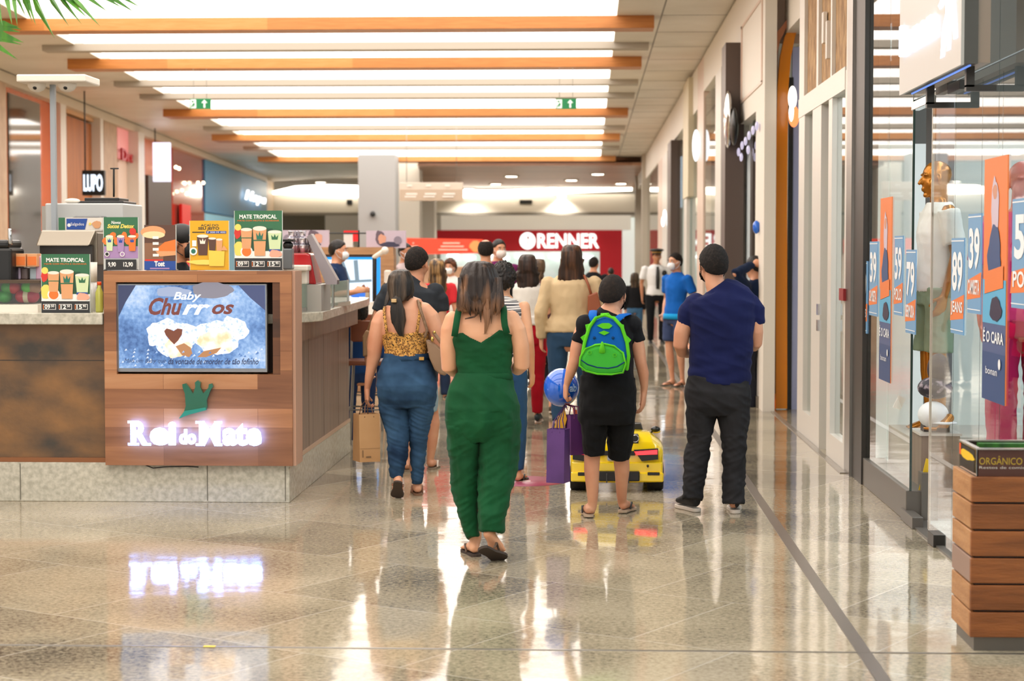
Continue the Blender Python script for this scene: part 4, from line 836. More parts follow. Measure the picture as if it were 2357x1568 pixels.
# camera pole
t = thing('camera_mast', 'pale grey pole with a white plate carrying dome cameras above the kiosk', 'camera mast', Vector((P(124, 460, 13.6).x, 13.6, 0)))
p = P(124, 400, 13.6); top = P(124, 186, 13.6)
MB(mat('pole_grey', '#9fa6ac', .35, .2)).box(p.x-.018, p.x+.018, 13.58, 13.62, .0, top.z).build('pole', t)
x0, x1, _, _, z0, z1 = bx(42, 201, 172, 190, 13.4, .3); MB(M_white).box(x0, x1, 13.35, 13.75, z0, z1).build('plate', t, bevel=.01)
for px in (85, 155): q = P(px, 196, 13.5); MB(M_white).lathe(q-Vector((0, 0, .05)), [(.02, 0), (.05, .015), (.065, .04), (.07, .09)], 20).build('dome_housing', t); MB(M_black).ell(q-Vector((0, .045, .02)), .018, .018, .018).build('lens', t)
# refrigerator / grey cabinet behind
x0, x1, _, _, z0, z1 = bx(97, 283, 468, 700, 13.7, .6)
t = thing('grey_cabinet', 'tall pale grey metal cabinet with a black tray on top behind the kiosk counter', 'cabinet', Vector(((x0+x1)/2, 14, 0)))
MB(mat('cabinet_grey', '#bfc1c0', .35)).box(x0+.03, x1, 13.7, 14.3, 0, z1).build('body', t, bevel=.01); MB(mat('cabinet_side', '#a8a49c', .4)).box(x0, x0+.03, 13.72, 14.3, 0, z1-.02).build('side_panel', t)
MB(M_black).box(P(170, 500, 13.69).x, P(205, 500, 13.69).x, 13.68, 13.7, P(180, 560, 13.7).z, P(180, 520, 13.7).z).build('vent', t)
tag(MB(M_black).box(P(178, 460, 13.8).x, P(284, 460, 13.8).x, 13.8, 14.2, z1, z1+.02).box(P(190, 460, 13.8).x, P(270, 460, 13.8).x, 13.85, 14.15, z1+.02, z1+.045).build('tray', bevel=.005), 'flat black trays lying on top of the grey cabinet', 'tray')
tag(MB(M_white).ell((P(175, 465, 13.9).x, 13.8, z1+.02), .06, .04, .02).build('cloth'), 'crumpled white cloth on top of the grey cabinet', 'cloth')
tag(MB(M_black).wire([P(262, 452, 14.0), P(262, 388, 14.0)], .008, 6).wire([P(255, 388, 14.0), P(272, 388, 14.0)], .006, 6).build('thin_stand'), 'thin black stand rising behind the grey cabinet', 'stand')
# black round machine behind the cards
t = thing('black_machine', 'rounded black kitchen machine in front of the grey cabinet', 'machine', P(200, 640, 13.4))
MB(M_black).box(*bx(162, 234, 497, 560, 13.4, .25)).build('hood', t, bevel=.03); MB(M_black).box(*bx(215, 236, 510, 620, 13.4, .2)).build('arm', t, bevel=.02)
# small blue and green packet sign
t = thing('packet_sign', 'small blue, white and green snack sign above the bread oven', 'sign', P(185, 535, 13.2))
x0, x1, ya_, yb_, z0, z1 = bx(135, 236, 501, 530, 13.2, .02); MB(M_white).box(x0, x1, ya_, yb_, z0, z1).build('panel', t)
c = Card(Vector((x0, ya_, z0)), (1, 0, 0), (0, 0, 1), (0, -1, 0), Cg, x1-x0, z1-z0, .001); c.rect(Cg, 0, 0, .15, 1).poly(Cbl, [(.18, .05), (.6, .05), (.66, .92), (.18, .92)]).disc(Cw2, .24, .4, .04).text(Cw2, 'Salgados', .28, .3, .58, .6).blob(Ct, .87, .45, .1, .3, 2).disc(Cye, .72, .5, .03); c.build('print', t)
# oven / steamer with sloped glass top
t = thing('bread_oven', 'steel topped oven with dark front behind the lower green menu card', 'oven', P(155, 718, Yc))
a = bx(93, 212, 565, 700, Yc, .4); MB(mat('oven_dark', '#26221e', .4)).box(a[0], a[1], Yc, Yc+.4, zc1, a[5]).build('body', t)
a = bx(90, 216, 530, 566, Yc-.03, .4); MB(mat('brushed_steel', '#948b7e', .3, .9)).prism([(a[0]-.02, Yc-.05, a[4]), (a[1]-.03, Yc-.05, a[4]), (a[1], Yc+.02, a[5]), (a[0], Yc+.02, a[5])], (0, .4, 0)).build('hood', t, bevel=.01)
a = bx(207, 224, 534, 610, Yc+.05, .3); MB(mat('brushed_steel', '#948b7e', .3, .9)).box(*a).build('side_column', t, bevel=.01)
# display case with greens at left
t = thing('glass_display_case', 'low glass display case holding green and red packets at the left edge', 'display case', Vector((P(60, 700, Yk+.2).x, Yk+.35, zc1)))
zt2 = P(40, 652, Yk+.15).z; xe = P(97, 700, Yk+.15).x
MB(M_glass).box(-5.2, xe, Yk+.12, Yk+.128, zc1, zt2).build('front_glass', t); MB(mat('case_top', '#4a3a2a', .4)).box(-5.2, xe, Yk+.1, Yk+.55, zt2, zt2+.02).build('top', t); MB(M_white).box(-5.2, xe, Yk+.05, Yk+.55, zc1, zc1+.05).build('base', t)
MB(mat('case_back', '#7a7468', .5)).box(-5.2, xe, Yk+.53, Yk+.55, zc1+.05, zt2).build('back', t)
GP = 'packets in the glass display case'
for i, (px, py, m, nm) in enumerate(((12, 700, '#3f9c44', 'green'), (34, 690, '#c03038', 'red'), (52, 692, '#b82a40', 'dark red'), (66, 668, '#58b840', 'bright green'), (74, 692, '#a83048', 'crimson'), (20, 680, '#4aa048', 'leaf green'), (62, 712, '#d8ccb0', 'cream'), (80, 712, '#a07860', 'brown'))):
    q = P(px, py, Yk+.3); tag(MB(mat('packet_%d' % i, m, .4)).ell((q.x, q.y, zc1+.10+.06*(i % 2)), .05, .05, .045).build('packet'), nm+' packet inside the glass display case', 'packet', GP)
t = thing('coffee_machine', 'black machine with a steel spout at the far left edge of the counter', 'machine', P(8, 650, Yk+.4))
MB(M_black).box(*bx(-30, 26, 570, 652, Yk+.3, .3)).build('body', t, bevel=.02); MB(M_black).box(*bx(-30, 20, 552, 572, Yk+.3, .3)).build('hood', t, bevel=.02); MB(M_chrome).wire([P(22, 530, Yk+.3), P(24, 560, Yk+.3)], .015).build('spout', t)
for i, px in enumerate((48, 74)):
    t = thing('supply_box', ['left', 'right'][i]+' orange cardboard carton on the pale shelf at the left', 'carton', P(px, 615, Yk+.5), 'orange cartons at the left of the kiosk')
    a = bx(px-12, px+11, 584, 614, Yk+.4, .1); MB(Ct).box(*a).build('carton', t, bevel=.003); MB(Cor).box(a[0]+.005, a[1]-.005, a[2]-.002, a[2], a[4]+.01, a[5]-.02).build('label', t)
for i, (px, m) in enumerate(((40, '#b8a8c0'), (56, '#6a5a58'), (76, '#a8b8c0'), (90, '#c8a0b8'))):
    a = bx(px-8, px+7, 616 if i < 3 else 590, 650, Yk+.45, .08); tag(MB(mat('jar_%d' % i, m, .2)).box(a[0], a[1], a[2], a[3], zt2+.02, a[5]).build('storage_jar', bevel=.008), ['lilac', 'dark brown', 'pale blue', 'pink'][i]+' storage jar on top of the display case', 'jar', 'storage jars over the display case')
# bottle with orange cap + pale blender
t = thing('juice_bottle', 'yellow-green juice bottle with an orange cap beside the walnut tower', 'bottle', P(229, 720, Yk+.15))
q = P(229, 700, Yk+.12); MB(mat('juice', '#c9cc60', .15, spec=.7)).lathe((q.x, q.y, zc1), [(.024, 0), (.026, .01), (.026, .13), (.012, .165), (.012, .18)], 18).build('body', t); MB(mat('orange_cap', '#f0541c', .4)).lathe((q.x, q.y, zc1+.18), [(.014, 0), (.014, .022)], 16).build('cap', t)
t = thing('blender', 'pale see-through blender jug behind the lower green menu card', 'blender', P(213, 720, Yk+.2))
q = P(213, 700, Yk+.25); MB(mat('jug', '#c8c8c4', .1, spec=.8)).lathe((q.x, q.y, zc1), [(.025, 0), (.03, .2)], 16).build('jug', t); MB(M_white).lathe((q.x, q.y, zc1+.2), [(.032, 0), (.034, .13)], 16).build('lid', t)
# ---------------------------------------------------------------- right end of the kiosk: cups, red grinder, glass guard
Yr = Yk+.7
t = thing('juice_machine', 'red and grey countertop machine right of the walnut tower', 'machine', P(700, 660, Yr))
a = bx(665, 724, 583, 655, Yr, .3)
MB(mat('machine_red', '#a80f16', .3, coat=.4)).prism([(a[0]+.01, Yr, a[4]), (a[1]+.01, Yr, a[4]), (a[1]-.03, Yr, a[5]-.01), (a[1]-.06, Yr, a[5]), (a[0]+.02, Yr, a[5])], (0, .3, 0)).build('hood', t, bevel=.01)
a2 = bx(668, 706, 617, 655, Yr-.12, .12); MB(M_white).box(*a2).build('white_front', t, bevel=.01); MB(M_white).box(a2[0]-.02, a2[1]+.015, Yr-.16, Yr, a2[5]-.02, a2[5]+.02).build('white_lip', t, bevel=.01)
MB(M_black).box(*bx(677, 687, 625, 633, Yr-.14, .02)).box(*bx(677, 689, 638, 650, Yr-.14, .02)).build('tap', t)
MB(mat('support_grey', '#a8a49e', .4)).box(a[0]-.05, a[1]+.06, Yr-.1, Yr+.35, zc1-.01, a[4]).build('base', t)
q0, q1 = P(716, 520, Yr), P(772, 650, Yr)
MB(mat('slanted_grey', '#948c90', .3, .4)).prism([P(706, 545, Yr), P(716, 538, Yr), P(776, 645, Yr), P(775, 655, Yr), P(750, 655, Yr)], (0, .12, 0)).build('slanted_panel', t)
t = thing('cup_dispenser', 'dark cup holder with a flat black lid beside the upper green menu card', 'cup holder', P(658, 622, Yr-.2))
a = bx(650, 672, 572, 622, Yk+.3, .1); MB(mat('smoky', '#6f7478', .2)).box(a[0], a[1], a[2], a[3], zt_, a[5]).build('cup_stack', t, bevel=.01); MB(M_black).box(a[0]-.03, a[1]+.01, a[2], a[3], a[5]+.045, a[5]+.06).build('lid', t)
MB(M_black).ell(((a[0]+a[1])/2, a[2]+.04, a[5]+.02), .035, .03, .03).build('lid_dome', t)
GC = 'clear glasses stacked on the kiosk machine'
rr = random.Random(5); Mcl = mat('clear_glassware', '#dcd8e0', .06, .6, spec=1.0)
cl = None
for k in range(16):
    px, py = 672+8*(k % 6)+rr.uniform(-2, 2), 560-16*(k//6)
    q = P(px, py+22, Yr+.05+.04*(k % 3))
    if cl is None:
        cl = MB(Mcl).lathe(q, [(.018, 0), (.028, .05), (.03, .055), (.026, .05)], 12).build('drinking_glass', loc=q); tag(cl, 'clear glass in the cluster stacked over the red machine', 'glass', GC); q_ = q
    else: dup(cl, q-q_)
# glass guard and worktop rim
t = thing('glass_guard', 'low green-tinted glass screen standing along the kiosk side counter', 'glass screen', Vector((Xs, Yk+1, zc1)))
Mgg = mat('green_glass', '#8fa898', .08, spec=.9, alpha=.55)
za = P(690, 655, Yk+.35).z
A = [(Xs+.0, Yk+.15), (Xs+.07, Yk+.9), (Xs+.10, Yk+1.5), (Xs+.12, Yk+2.2)]
for i in range(3):
    (x0, y0), (x1, y1) = A[i], A[i+1]
    MB(Mgg).hull8([(x0, y0, zc1), (x1, y1, zc1), (x1, y1, za), (x0, y0, za)], [(x0-.01, y0, zc1), (x1-.01, y1, zc1), (x1-.01, y1, za), (x0-.01, y0, za)]).build('glass_pane', t)
    MB(M_chrome).box(x1-.012, x1+.004, y1-.012, y1+.012, zc1-.01, za+.003).build('clamp_post', t)
b = MB(M_chrome); b.hull8([(A[0][0]-.02, A[0][1], zc1-.01), (A[3][0]-.02, A[3][1], zc1-.01), (A[3][0]-.02, A[3][1], zc1+.02), (A[0][0]-.02, A[0][1], zc1+.02)], [(A[0][0]+.015, A[0][1], zc1-.01), (A[3][0]+.015, A[3][1], zc1-.01), (A[3][0]+.015, A[3][1], zc1+.02), (A[0][0]+.015, A[0][1], zc1+.02)]); b.build('base_rail', t)
# ---------------------------------------------------------------- second kiosk behind
Y2 = 22.0
def B2(px0, px1, py0, py1, Y=Y2, d=.1): return bx(px0, px1, py0, py1, Y, d)
t = thing('second_kiosk', 'second kiosk behind with a timber beam, bright blue-white screen and pale counter', 'kiosk', Vector((P(800, 700, Y2).x, Y2, 0)))
M_tim = mat('timber_frame', '#b98d64', .45, c2='#a57a54', nscale=3, stretch=(1, 1, 8))
MB(M_tim).box(*B2(700, 905, 569, 586, Y2, .3)).build('beam', t); MB(M_dkb).box(*B2(715, 880, 586, 592, Y2+.02, .3)).build('beam_underside', t)
a = B2(876, 906, 586, 700, Y2, .3); MB(M_tim).box(a[0], a[1], a[2], a[3], 0, a[5]).build('post', t)
a = B2(735, 752, 586, 700, Y2+.1, .3); MB(M_tim).box(a[0], a[1], a[2], a[3], 0, a[5]).build('post', t)
a = B2(752, 874, 592, 733, Y2+.1, .1); MB(glow('screen_rim', '#1a9cf0', 1.2)).box(*a).build('screen_rim', t)
c = Card(Vector((a[0], a[2], a[4])), (1, 0, 0), (0, 0, 1), (0, -1, 0), M_white, a[1]-a[0], a[5]-a[4], .004)
Eb = glow('sc_pale', '#dcebff', 1.3); Eg = glow('sc_grey', '#8fa8b8', .8); Eu = glow('sc_blue', '#2a7ae8', 1.0)
c.rect(Eb, .0, .0, .93, .96).line(Eg, [(.28, .95), (.42, .6)], .05).line(Eg, [(.55, .95), (.58, .6)], .05).line(Eg, [(.42, .6), (.85, .62)], .03).blob(Eu, .6, .38, .16, .06, 2).blob(Eu, .25, .52, .03, .04, 3).rect(Eg, .05, .62, .35, .64).text(Eg, 'atendimento', .15, .7, .35, .74).rect(glow('sc_white', '#ffffff', 1.4), .3, 0, .42, .4).rect(glow('sc_white', '#ffffff', 1.4), .62, 0, .75, .35); c.build('screen_picture', t)
a = B2(740, 880, 733, 740, Y2-.6, .7); MB(M_white).box(a[0], a[1]+.2, a[2], a[3], a[4]-.04, a[5]).build('counter_top', t)
MB(M_tim).box(a[0], a[1]+.2, Y2-.4, Y2, 0, a[4]-.04).build('counter_body', t)
a = B2(884, 900, 622, 700, Y2-.2, .1); MB(M_white).box(a[0], a[1], a[2], a[3], a[4], a[5]).build('white_column', t, bevel=.02)
Cpk = mat('poster_lilac', '#b8a8b4', .5, emit=.2); Csk = mat('poster_skin', '#d8a088', .5)
for i, (p0, p1, q0, q1) in enumerate(((640, 757, 530, 569), (843, 934, 531, 571))):
    a = B2(p0, p1, q0, q1, Y2+.1, .05); tt = thing('roof_poster', ['lilac photo poster standing on the left end of the timber beam', 'lilac photo poster standing on the right end of the timber beam'][i], 'poster', Vector((a[0], a[2], a[4])))
    MB(Cpk).box(*a).build('panel', tt); c = Card(Vector((a[0], a[2], a[4])), (1, 0, 0), (0, 0, 1), (0, -1, 0), Cpk, a[1]-a[0], a[5]-a[4], .003)
    c.blob(mat('poster_shadow', '#6a5a68', .5), .35 if i else .7, .6, .12, .4, 3).blob(Csk, .4 if i else .78, .5, .1, .3, i).blob(mat('poster_navy', '#3a3a54', .5), .6, .2, .25, .15, 5).disc(mat('poster_grey', '#8a8090', .5), .8 if i else .2, .45, .1); c.build('print', tt)
t = thing('red_shelf_sign', 'red and white sign rack between the two lilac posters', 'sign', P(800, 570, Y2+1))
MB(mat('rack_red', '#e01c1c', .5, emit=.3)).box(*B2(791, 824, 531, 537, Y2+1)).box(*B2(812, 824, 537, 556, Y2+1)).build('red_panel', t); MB(M_white).box(*B2(791, 812, 537, 569, Y2+1)).build('white_panel', t)
for px in (760, 824): q = P(px, 569, Y2+1.05); MB(M_black).wire([q, (q.x, q.y, 0)], .015, 6).build('support_post', t)
MB(M_black).wire([P(758, 537, Y2+1), P(843, 537, Y2+1)], .01, 6).wire([P(826, 531, Y2+1), P(826, 569, Y2+1)], .01, 6).build('rail', t)
t = thing('desk_lamp', 'white jointed work lamp in front of the bright screen', 'lamp', P(862, 700, Y2-.3))
MB(M_black).wire([P(862, 732, Y2-.3), P(862, 592, Y2-.3)], .025).build('stand', t); MB(M_white).wire([P(862, 592, Y2-.3), P(885, 577, Y2-.35)], .03).ell(P(886, 577, Y2-.35), .045, .045, .045).build('head', t)
for i, (px, w, h, m, nm) in enumerate(((806, 14, 26, '#c8a078', 'kraft paper box'), (828, 16, 14, '#4a3c34', 'dark small box'), (852, 14, 38, '#e8e4dc', 'white upright box'), (845, 8, 70, '#b8a890', 'tall beige holder'))):
    a = B2(px-w/2, px+w/2, 733-h, 733, Y2-.5, .12); tag(MB(mat('item_%d' % i, m, .5)).box(*a).build('counter_box', bevel=.005), nm+' on the pale counter below the bright screen', 'box')
# chairs by the kiosk side (bar stools)
def stool(x, y, lab):
    t = thing('bar_stool', lab, 'stool', Vector((x, y, 0)), 'bar stools by the kiosk side')
    Mst = mat('stool_wood', '#6e3b22', .4)
    MB(Mst).box(x-.19, x+.19, y-.19, y+.19, .70, .74).build('seat', t, bevel=.01)
    for sx in (-1, 1):
        for sy in (-1, 1): MB(mat('stool_grey', '#8a8884', .4, .5)).tube([((x+sx*.19, y+sy*.19, 0), .013), ((x+sx*.15, y+sy*.15, .70), .013)], 8).build('leg', t)
    b = MB(mat('stool_grey', '#8a8884', .4, .5))
    b.wire([(x-.17, y-.17, .33), (x+.17, y-.17, .33), (x+.17, y+.17, .33), (x-.17, y+.17, .33), (x-.17, y-.17, .33)], .009, 6); b.build('footrest', t)
    MB(Mst).box(x-.18, x+.18, y+.17, y+.19, .88, 1.06).build('backrest', t, bevel=.008)
    for sx in (-1, 1): MB(mat('stool_grey', '#8a8884', .4, .5)).wire([(x+sx*.17, y+.16, .72), (x+sx*.17, y+.18, .9)], .01, 6).build('back_post', t)
stool(P(850, 900, 15.6).x, 15.6, 'brown and grey bar stool right of the kiosk side, nearest')
stool(P(838, 900, 17.2).x, 17.2, 'brown and grey bar stool partly hidden behind the kiosk corner')
# ================================================================ PEOPLE: builders
V3 = Vector
def Rz(a): return Matrix.Rotation(a, 3, 'Z')
def skin(name='skin', c='#c98f6c', c2='#bd7f5e'): return mat(name, c, .5, c2=c2, nscale=6, sub=0, bump=.02, bscale=80)
SK = skin('skin', '#d8a080', '#cf9070'); SK2 = skin('skin_light', '#dfa884', '#d59a76'); SK3 = skin('skin_brown', '#b87c58', '#a86e4c')
def hairmat(name, dark, light, st=26, z=1.2, lo=.45, hi=.72, rough=.45, bmp=None):
    if name in MATS: return MATS[name]
    zf = None if bmp is None else bmp
    m = mat(name, dark, rough, c2=light, nscale=1.0, stretch=(st, st, z), detail=4, lo=lo, hi=hi, bump=.2 if st < 50 else .06, bscale=3.0, bstretch=(40, 40, 1.5) if st < 50 else (30, 30, 12), spec=.35)
    if zf:
        nt = m.node_tree; rp = [n for n in nt.nodes if n.type == 'VALTORGB'][0]; src = rp.inputs[0].links[0].from_socket
        tc = N(nt, 'ShaderNodeTexCoord'); sp = N(nt, 'ShaderNodeSeparateXYZ'); nt.links.new(tc.outputs['Object'], sp.inputs[0])
        mr = N(nt, 'ShaderNodeMapRange'); mr.inputs[1].default_value = zf[0]; mr.inputs[2].default_value = zf[1]; mr.inputs[3].default_value = 0; mr.inputs[4].default_value = .22; nt.links.new(sp.outputs['Z'], mr.inputs[0])
        sb = N(nt, 'ShaderNodeMath', operation='SUBTRACT'); nt.links.new(src, sb.inputs[0]); nt.links.new(mr.outputs[0], sb.inputs[1]); nt.links.new(sb.outputs[0], rp.inputs[0])
    return m
HB = hairmat('hair_black', '#0f0b0a', '#2c211c'); HBr = hairmat('hair_brown', '#1f1410', '#4f372b'); HS = hairmat('hair_short', '#130e0c', '#2e231c', 90, 90, rough=.85)
def cloth(name, c, c2=None, rough=.9, bump=.25, bscale=9, sheen=.03, **k):
    return mat(name, c, rough, spec=.2, c2=c2, bump=bump, bscale=bscale, sheen=sheen, **k)
def N3(p, s, a): return a*mnoise.noise(V3((p.x*s[0], p.y*s[1], p.z*s[2])))
def ridge(p, s, a, sh=.5):
    q = V3((p.x*s[0], p.y*s[1], (p.z+sh*p.x)*s[2])); return a*(1-2.6*abs(mnoise.noise(q)))
def folds(a1=.008, s1=(12, 12, 4), a2=.004, s2=(28, 28, 14)):
    return lambda p, n: N3(p, s1, a1)+N3(p+V3((9, 3, 5)), s2, a2)+ridge(p, (5, 5, 13), a1*.45)
def head(mb, c, R, k=1.0, neck=None):
    g = lambda x, y, z: c+R @ V3((x, y, z))*k
    mb.ell(g(0, -.010, .030), .074*k, .092*k, .086*k, R); mb.ell(g(0, .022, -.028), .058*k, .064*k, .084*k, R)
    mb.ell(g(0, .058, -.098), .024*k, .022*k, .016*k, R); mb.tube([(g(0, .082, .012), .008*k, .010*k), (g(0, .097, -.012), .010*k, .012*k), (g(0, .104, -.026), .013*k, .012*k)], 8, side=R @ V3((1, 0, 0)))
    for sx in (-1, 1):
        mb.ell(g(sx*.077, -.002, -.008), .010*k, .019*k, .031*k, R, 10, 8); mb.ell(g(sx*.03, .078, .028), .022*k, .010*k, .008*k, R, 8, 6); mb.ell(g(sx*.042, .05, -.03), .022*k, .022*k, .03*k, R, 8, 6)
    mb.ell(g(0, .082, -.058), .022*k, .010*k, .006*k, R, 10, 6); mb.ell(g(0, .080, -.069), .019*k, .010*k, .006*k, R, 10, 6)
    if neck: mb.tube([(neck, .060*k, .058*k), (g(0, -.022, -.10), .054*k, .056*k), (g(0, -.018, -.04), .052*k, .058*k)], 14, side=R @ V3((1, 0, 0)))
def eyes(par, c, R, k=1.0, nm='eye'):
    for sx in (-1, 1):
        b = MB(mat('eye_white', '#d8d0c8', .2)); b.ell(c+R @ V3((sx*.030, .077, .008))*k, .011*k, .008*k, .008*k, R, 10, 8); b.mt(mat('iris', '#1c120c', .1)).ell(c+R @ V3((sx*.030, .0835, .008))*k, .005*k, .003*k, .005*k, R, 8, 6); b.build('eye', par)
    MB(mat('brow_hair', '#1c1410', .7)).tube([(c+R @ V3((sx*x, .088-.1*abs(x-.03), .030))*k, .009*k, .003*k) for sx in (-1,) for x in (.046, .03, .016)], 6).tube([(c+R @ V3((x, .088-.1*abs(x-.03), .030))*k, .009*k, .003*k) for x in (.046, .03, .016)], 6).build('eyebrow', par)
def short_hair(par, c, R, k=1.0, m=None, vol=1.0, nape=-.80, front=.62, bald=False, nm='hair', top=0.0, curl=.0, seed=0):
    b = MB(m or HS); b.smooth = True; nu, nv = 72, 44; rs = []
    for j in range(nv+1):
        el = math.pi*min(max(j, .05), nv-.05)/nv-math.pi/2; o = []
        for i in range(nu):
            az = 2*math.pi*i/nu; d = V3((math.cos(el)*math.cos(az), math.cos(el)*math.sin(az), math.sin(el)))
            fwd = d.y; f = (fwd+1)/2; side = abs(d.x)
            line = nape+(front-nape)*(f**1.5) + (.12 if abs(fwd) < .35 and side > .75 else 0)
            w = min(max((d.z-line)/.32+.5, 0), 1); w = w*w*(3-2*w)
            if bald and d.z > .80: w *= .45
            nz = 1+(.035+curl)*mnoise.noise(V3(d)*(9 if curl else 16)+V3((seed, 0, 0)))+.02*mnoise.noise(V3(d)*45)
            R1 = V3((.0815*d.x, .1015*d.y, (.108+top)*d.z))*vol*nz; R0 = V3((.062*d.x, .076*d.y, .08*d.z))
            p = R0*(1-w)+R1*w
            o.append(c+R @ (p+V3((0, -.011, .016)))*k)
        rs.append(o)
    b.rings(rs); return b.build(nm, par)
def mask(par, c, R, k=1.0, m=None):
    g = lambda x, y, z: c+R @ V3((x, y, z))*k; m = m or mat('mask_white', '#e6e8ea', .8)
    b = MB(m); b.smooth = True; rs = []
    for j in range(9):
        el = -1.1+2.0*j/8; o = []
        for i in range(11):
            az = -1.25+2.5*i/10; o.append(g(.066*math.cos(el)*math.sin(az), .036+.076*math.cos(el)*math.cos(az), -.045+.058*math.sin(el)))
        rs.append(o)
    o_ = [[p-(R @ V3((0, .006, 0)))*k for p in r] for r in rs]
    ring = lambda r, q: r+q[::-1]
    b.rings([ring(r, q) for r, q in zip(rs, o_)])
    for sx in (-1, 1): b.wire([g(sx*.062, .04, -.02), g(sx*.076, .012, .0), g(sx*.084, -.012, .012), g(sx*.083, -.02, -.01), g(sx*.07, .01, -.06), g(sx*.058, .04, -.08)], .0028*k, 6)
    return b.build('face_mask', par)
def hand(mb, w, d, n, k=1.0, curl=.5, thumb=1, spread=1.0):
    """w wrist, d direction of the fingers, n palm normal (fingers curl towards n)"""
    d = V3(d).normalized(); n = (V3(n)-d*V3(n).dot(d)).normalized(); s = d.cross(n)*thumb
    mb.tube([(w, .026*k, .020*k), (w+d*.03*k, .034*k, .017*k), (w+d*.065*k, .040*k, .015*k), (w+d*.085*k, .038*k, .012*k)], 12, side=s)
    for i, (o, l, r) in enumerate(((.030, .068, .0092), (.010, .078, .0095), (-.011, .072, .0092), (-.031, .056, .0082))):
        p = w+d*(.082-(.006 if i in (0, 3) else 0))*k+s*o*k; pts = [(p-d*.02*k, r*k)]; a = .15+curl*.3; q = p
        for sgm in (.45, .32, .23):
            dd = (d*math.cos(a)+n*math.sin(a)+s*o*1.2*spread).normalized(); pts.append((q, r*k)); q = q+dd*l*sgm*k; a += curl*(.9+.1*i)
        pts.append((q, r*.8*k)); mb.tube([(a_, b_, b_) for a_, b_ in pts], 8)
    t0 = w+d*.02*k+s*.024*k; t1 = t0+(d*.6+s*.75+n*.25).normalized()*.038*k; t2 = t1+(d*.85+s*.25+n*(.3+curl*.3)).normalized()*.03*k; t3 = t2+(d*.9+n*(.3+curl*.5)).normalized()*.024*k
    mb.tube([(t0, .014*k), (t1, .0115*k), (t2, .010*k), (t3, .0085*k)], 8)
def foot(mb, heel, toe, ank, k=1.0, up=None):
    """bare foot from heel to toe tips (points on the sole)"""
    f = (toe-heel); L = f.length; f.normalize(); u = V3(up) if up else V3((0, 0, 1)); u = (u-f*u.dot(f)).normalized(); s = f.cross(u)
    mb.tube([(heel+f*.028*k+u*.03*k, .028*k, .028*k), (heel+f*.07*k+u*.034*k, .030*k, .032*k), (heel+f*L*.5+u*.028*k, .034*k, .026*k), (heel+f*L*.72+u*.018*k, .042*k, .017*k), (heel+f*L*.84+u*.013*k, .040*k, .012*k)], 12, side=s)
    for i in range(5): mb.tube([(heel+f*L*.80+s*(-.032+.016*i)*k+u*.012*k, .0085*k, .009*k), (heel+f*(L*(.955-.018*abs(i-1)))+s*(-.034+.017*i)*k+u*.009*k, .0075*k, .008*k)], 8, side=s)
    mb.tube([(heel+f*.045*k+u*.04*k, .030*k, .034*k), (ank, .031*k, .034*k)], 12)
def sole(m, heel, toe, up=(0, 0, 1), th=.014, k=1.0, wide=1.0, over=.01):
    f = (toe-heel); L = f.length+2*over; f.normalize(); u = V3(up); u = (u-f*u.dot(f)).normalized(); s = f.cross(u); o = heel-f*over
    prof = [(0, .0), (.02, .018), (.08, .031), (.25, .033), (.45, .032), (.62, .040), (.78, .047), (.9, .043), (.97, .028), (1, .0)]
    pts = [o+f*L*a+s*b*wide*k for a, b in prof]+[o+f*L*a-s*b*.9*wide*k for a, b in prof[-2:0:-1]]
    return MB(m).prism([p-u*th for p in pts], u*th)
def flipflop(par, heel, toe, k=1.0, m=None, ms=None, up=(0, 0, 1)):
    m = m or mat('flipflop_sole', '#4a4038', .8); ms = ms or M_black
    b = sole(m, heel, toe, up, .014*k, k); sl_ = b.build('sandal', par)
    f = (toe-heel); L = f.length; f.normalize(); u = V3(up); u = (u-f*u.dot(f)).normalized(); s = f.cross(u); b = MB(ms)
    a = heel+f*L*.86+u*.006+s*.012*k
    for sg in (-1, 1): b.tube([(a, .004*k, .004*k), (heel+f*L*.72+u*.036*k+s*.016*sg*k, .006*k, .004*k), (heel+f*L*.52+u*.042*k+s*.034*sg*k, .007*k, .004*k), (heel+f*L*.36+u*.004+s*.036*sg*k, .006*k, .004*k)], 8)
    b.build('sandal_strap', sl_)
def shoe(par, heel, toe, k=1.0, m=None, ms=None, up=(0, 0, 1), ank=None):
    m = m or mat('shoe_black', '#17171a', .6); ms = ms or mat('shoe_sole', '#cfc4b8', .6)
    f = (toe-heel); L = f.length; f.normalize(); u = V3(up); u = (u-f*u.dot(f)).normalized(); s = f.cross(u)
    b = MB(m); b.tube([(heel+f*.02*k+u*.045*k, .030*k, .040*k), (heel+f*.07*k+u*.055*k, .036*k, .052*k), (heel+f*L*.45+u*.05*k, .038*k, .045*k), (heel+f*L*.66+u*.034*k, .044*k, .030*k), (heel+f*L*.85+u*.026*k, .042*k, .022*k), (heel+f*L*.94+u*.02*k, .030*k, .016*k)], 16, side=s)
    if ank is not None: b.tube([(heel+f*.06*k+u*.05*k, .037*k, .043*k), (heel+f*.055*k+u*.10*k, .037*k, .042*k)], 14, side=s)
    up_ = b.build('shoe', par, remesh=.007, smooth_it=3)
    sole(ms, heel, toe, up, .022*k, k, 1.0, .006).build('shoe_sole', up_, bevel=.004)
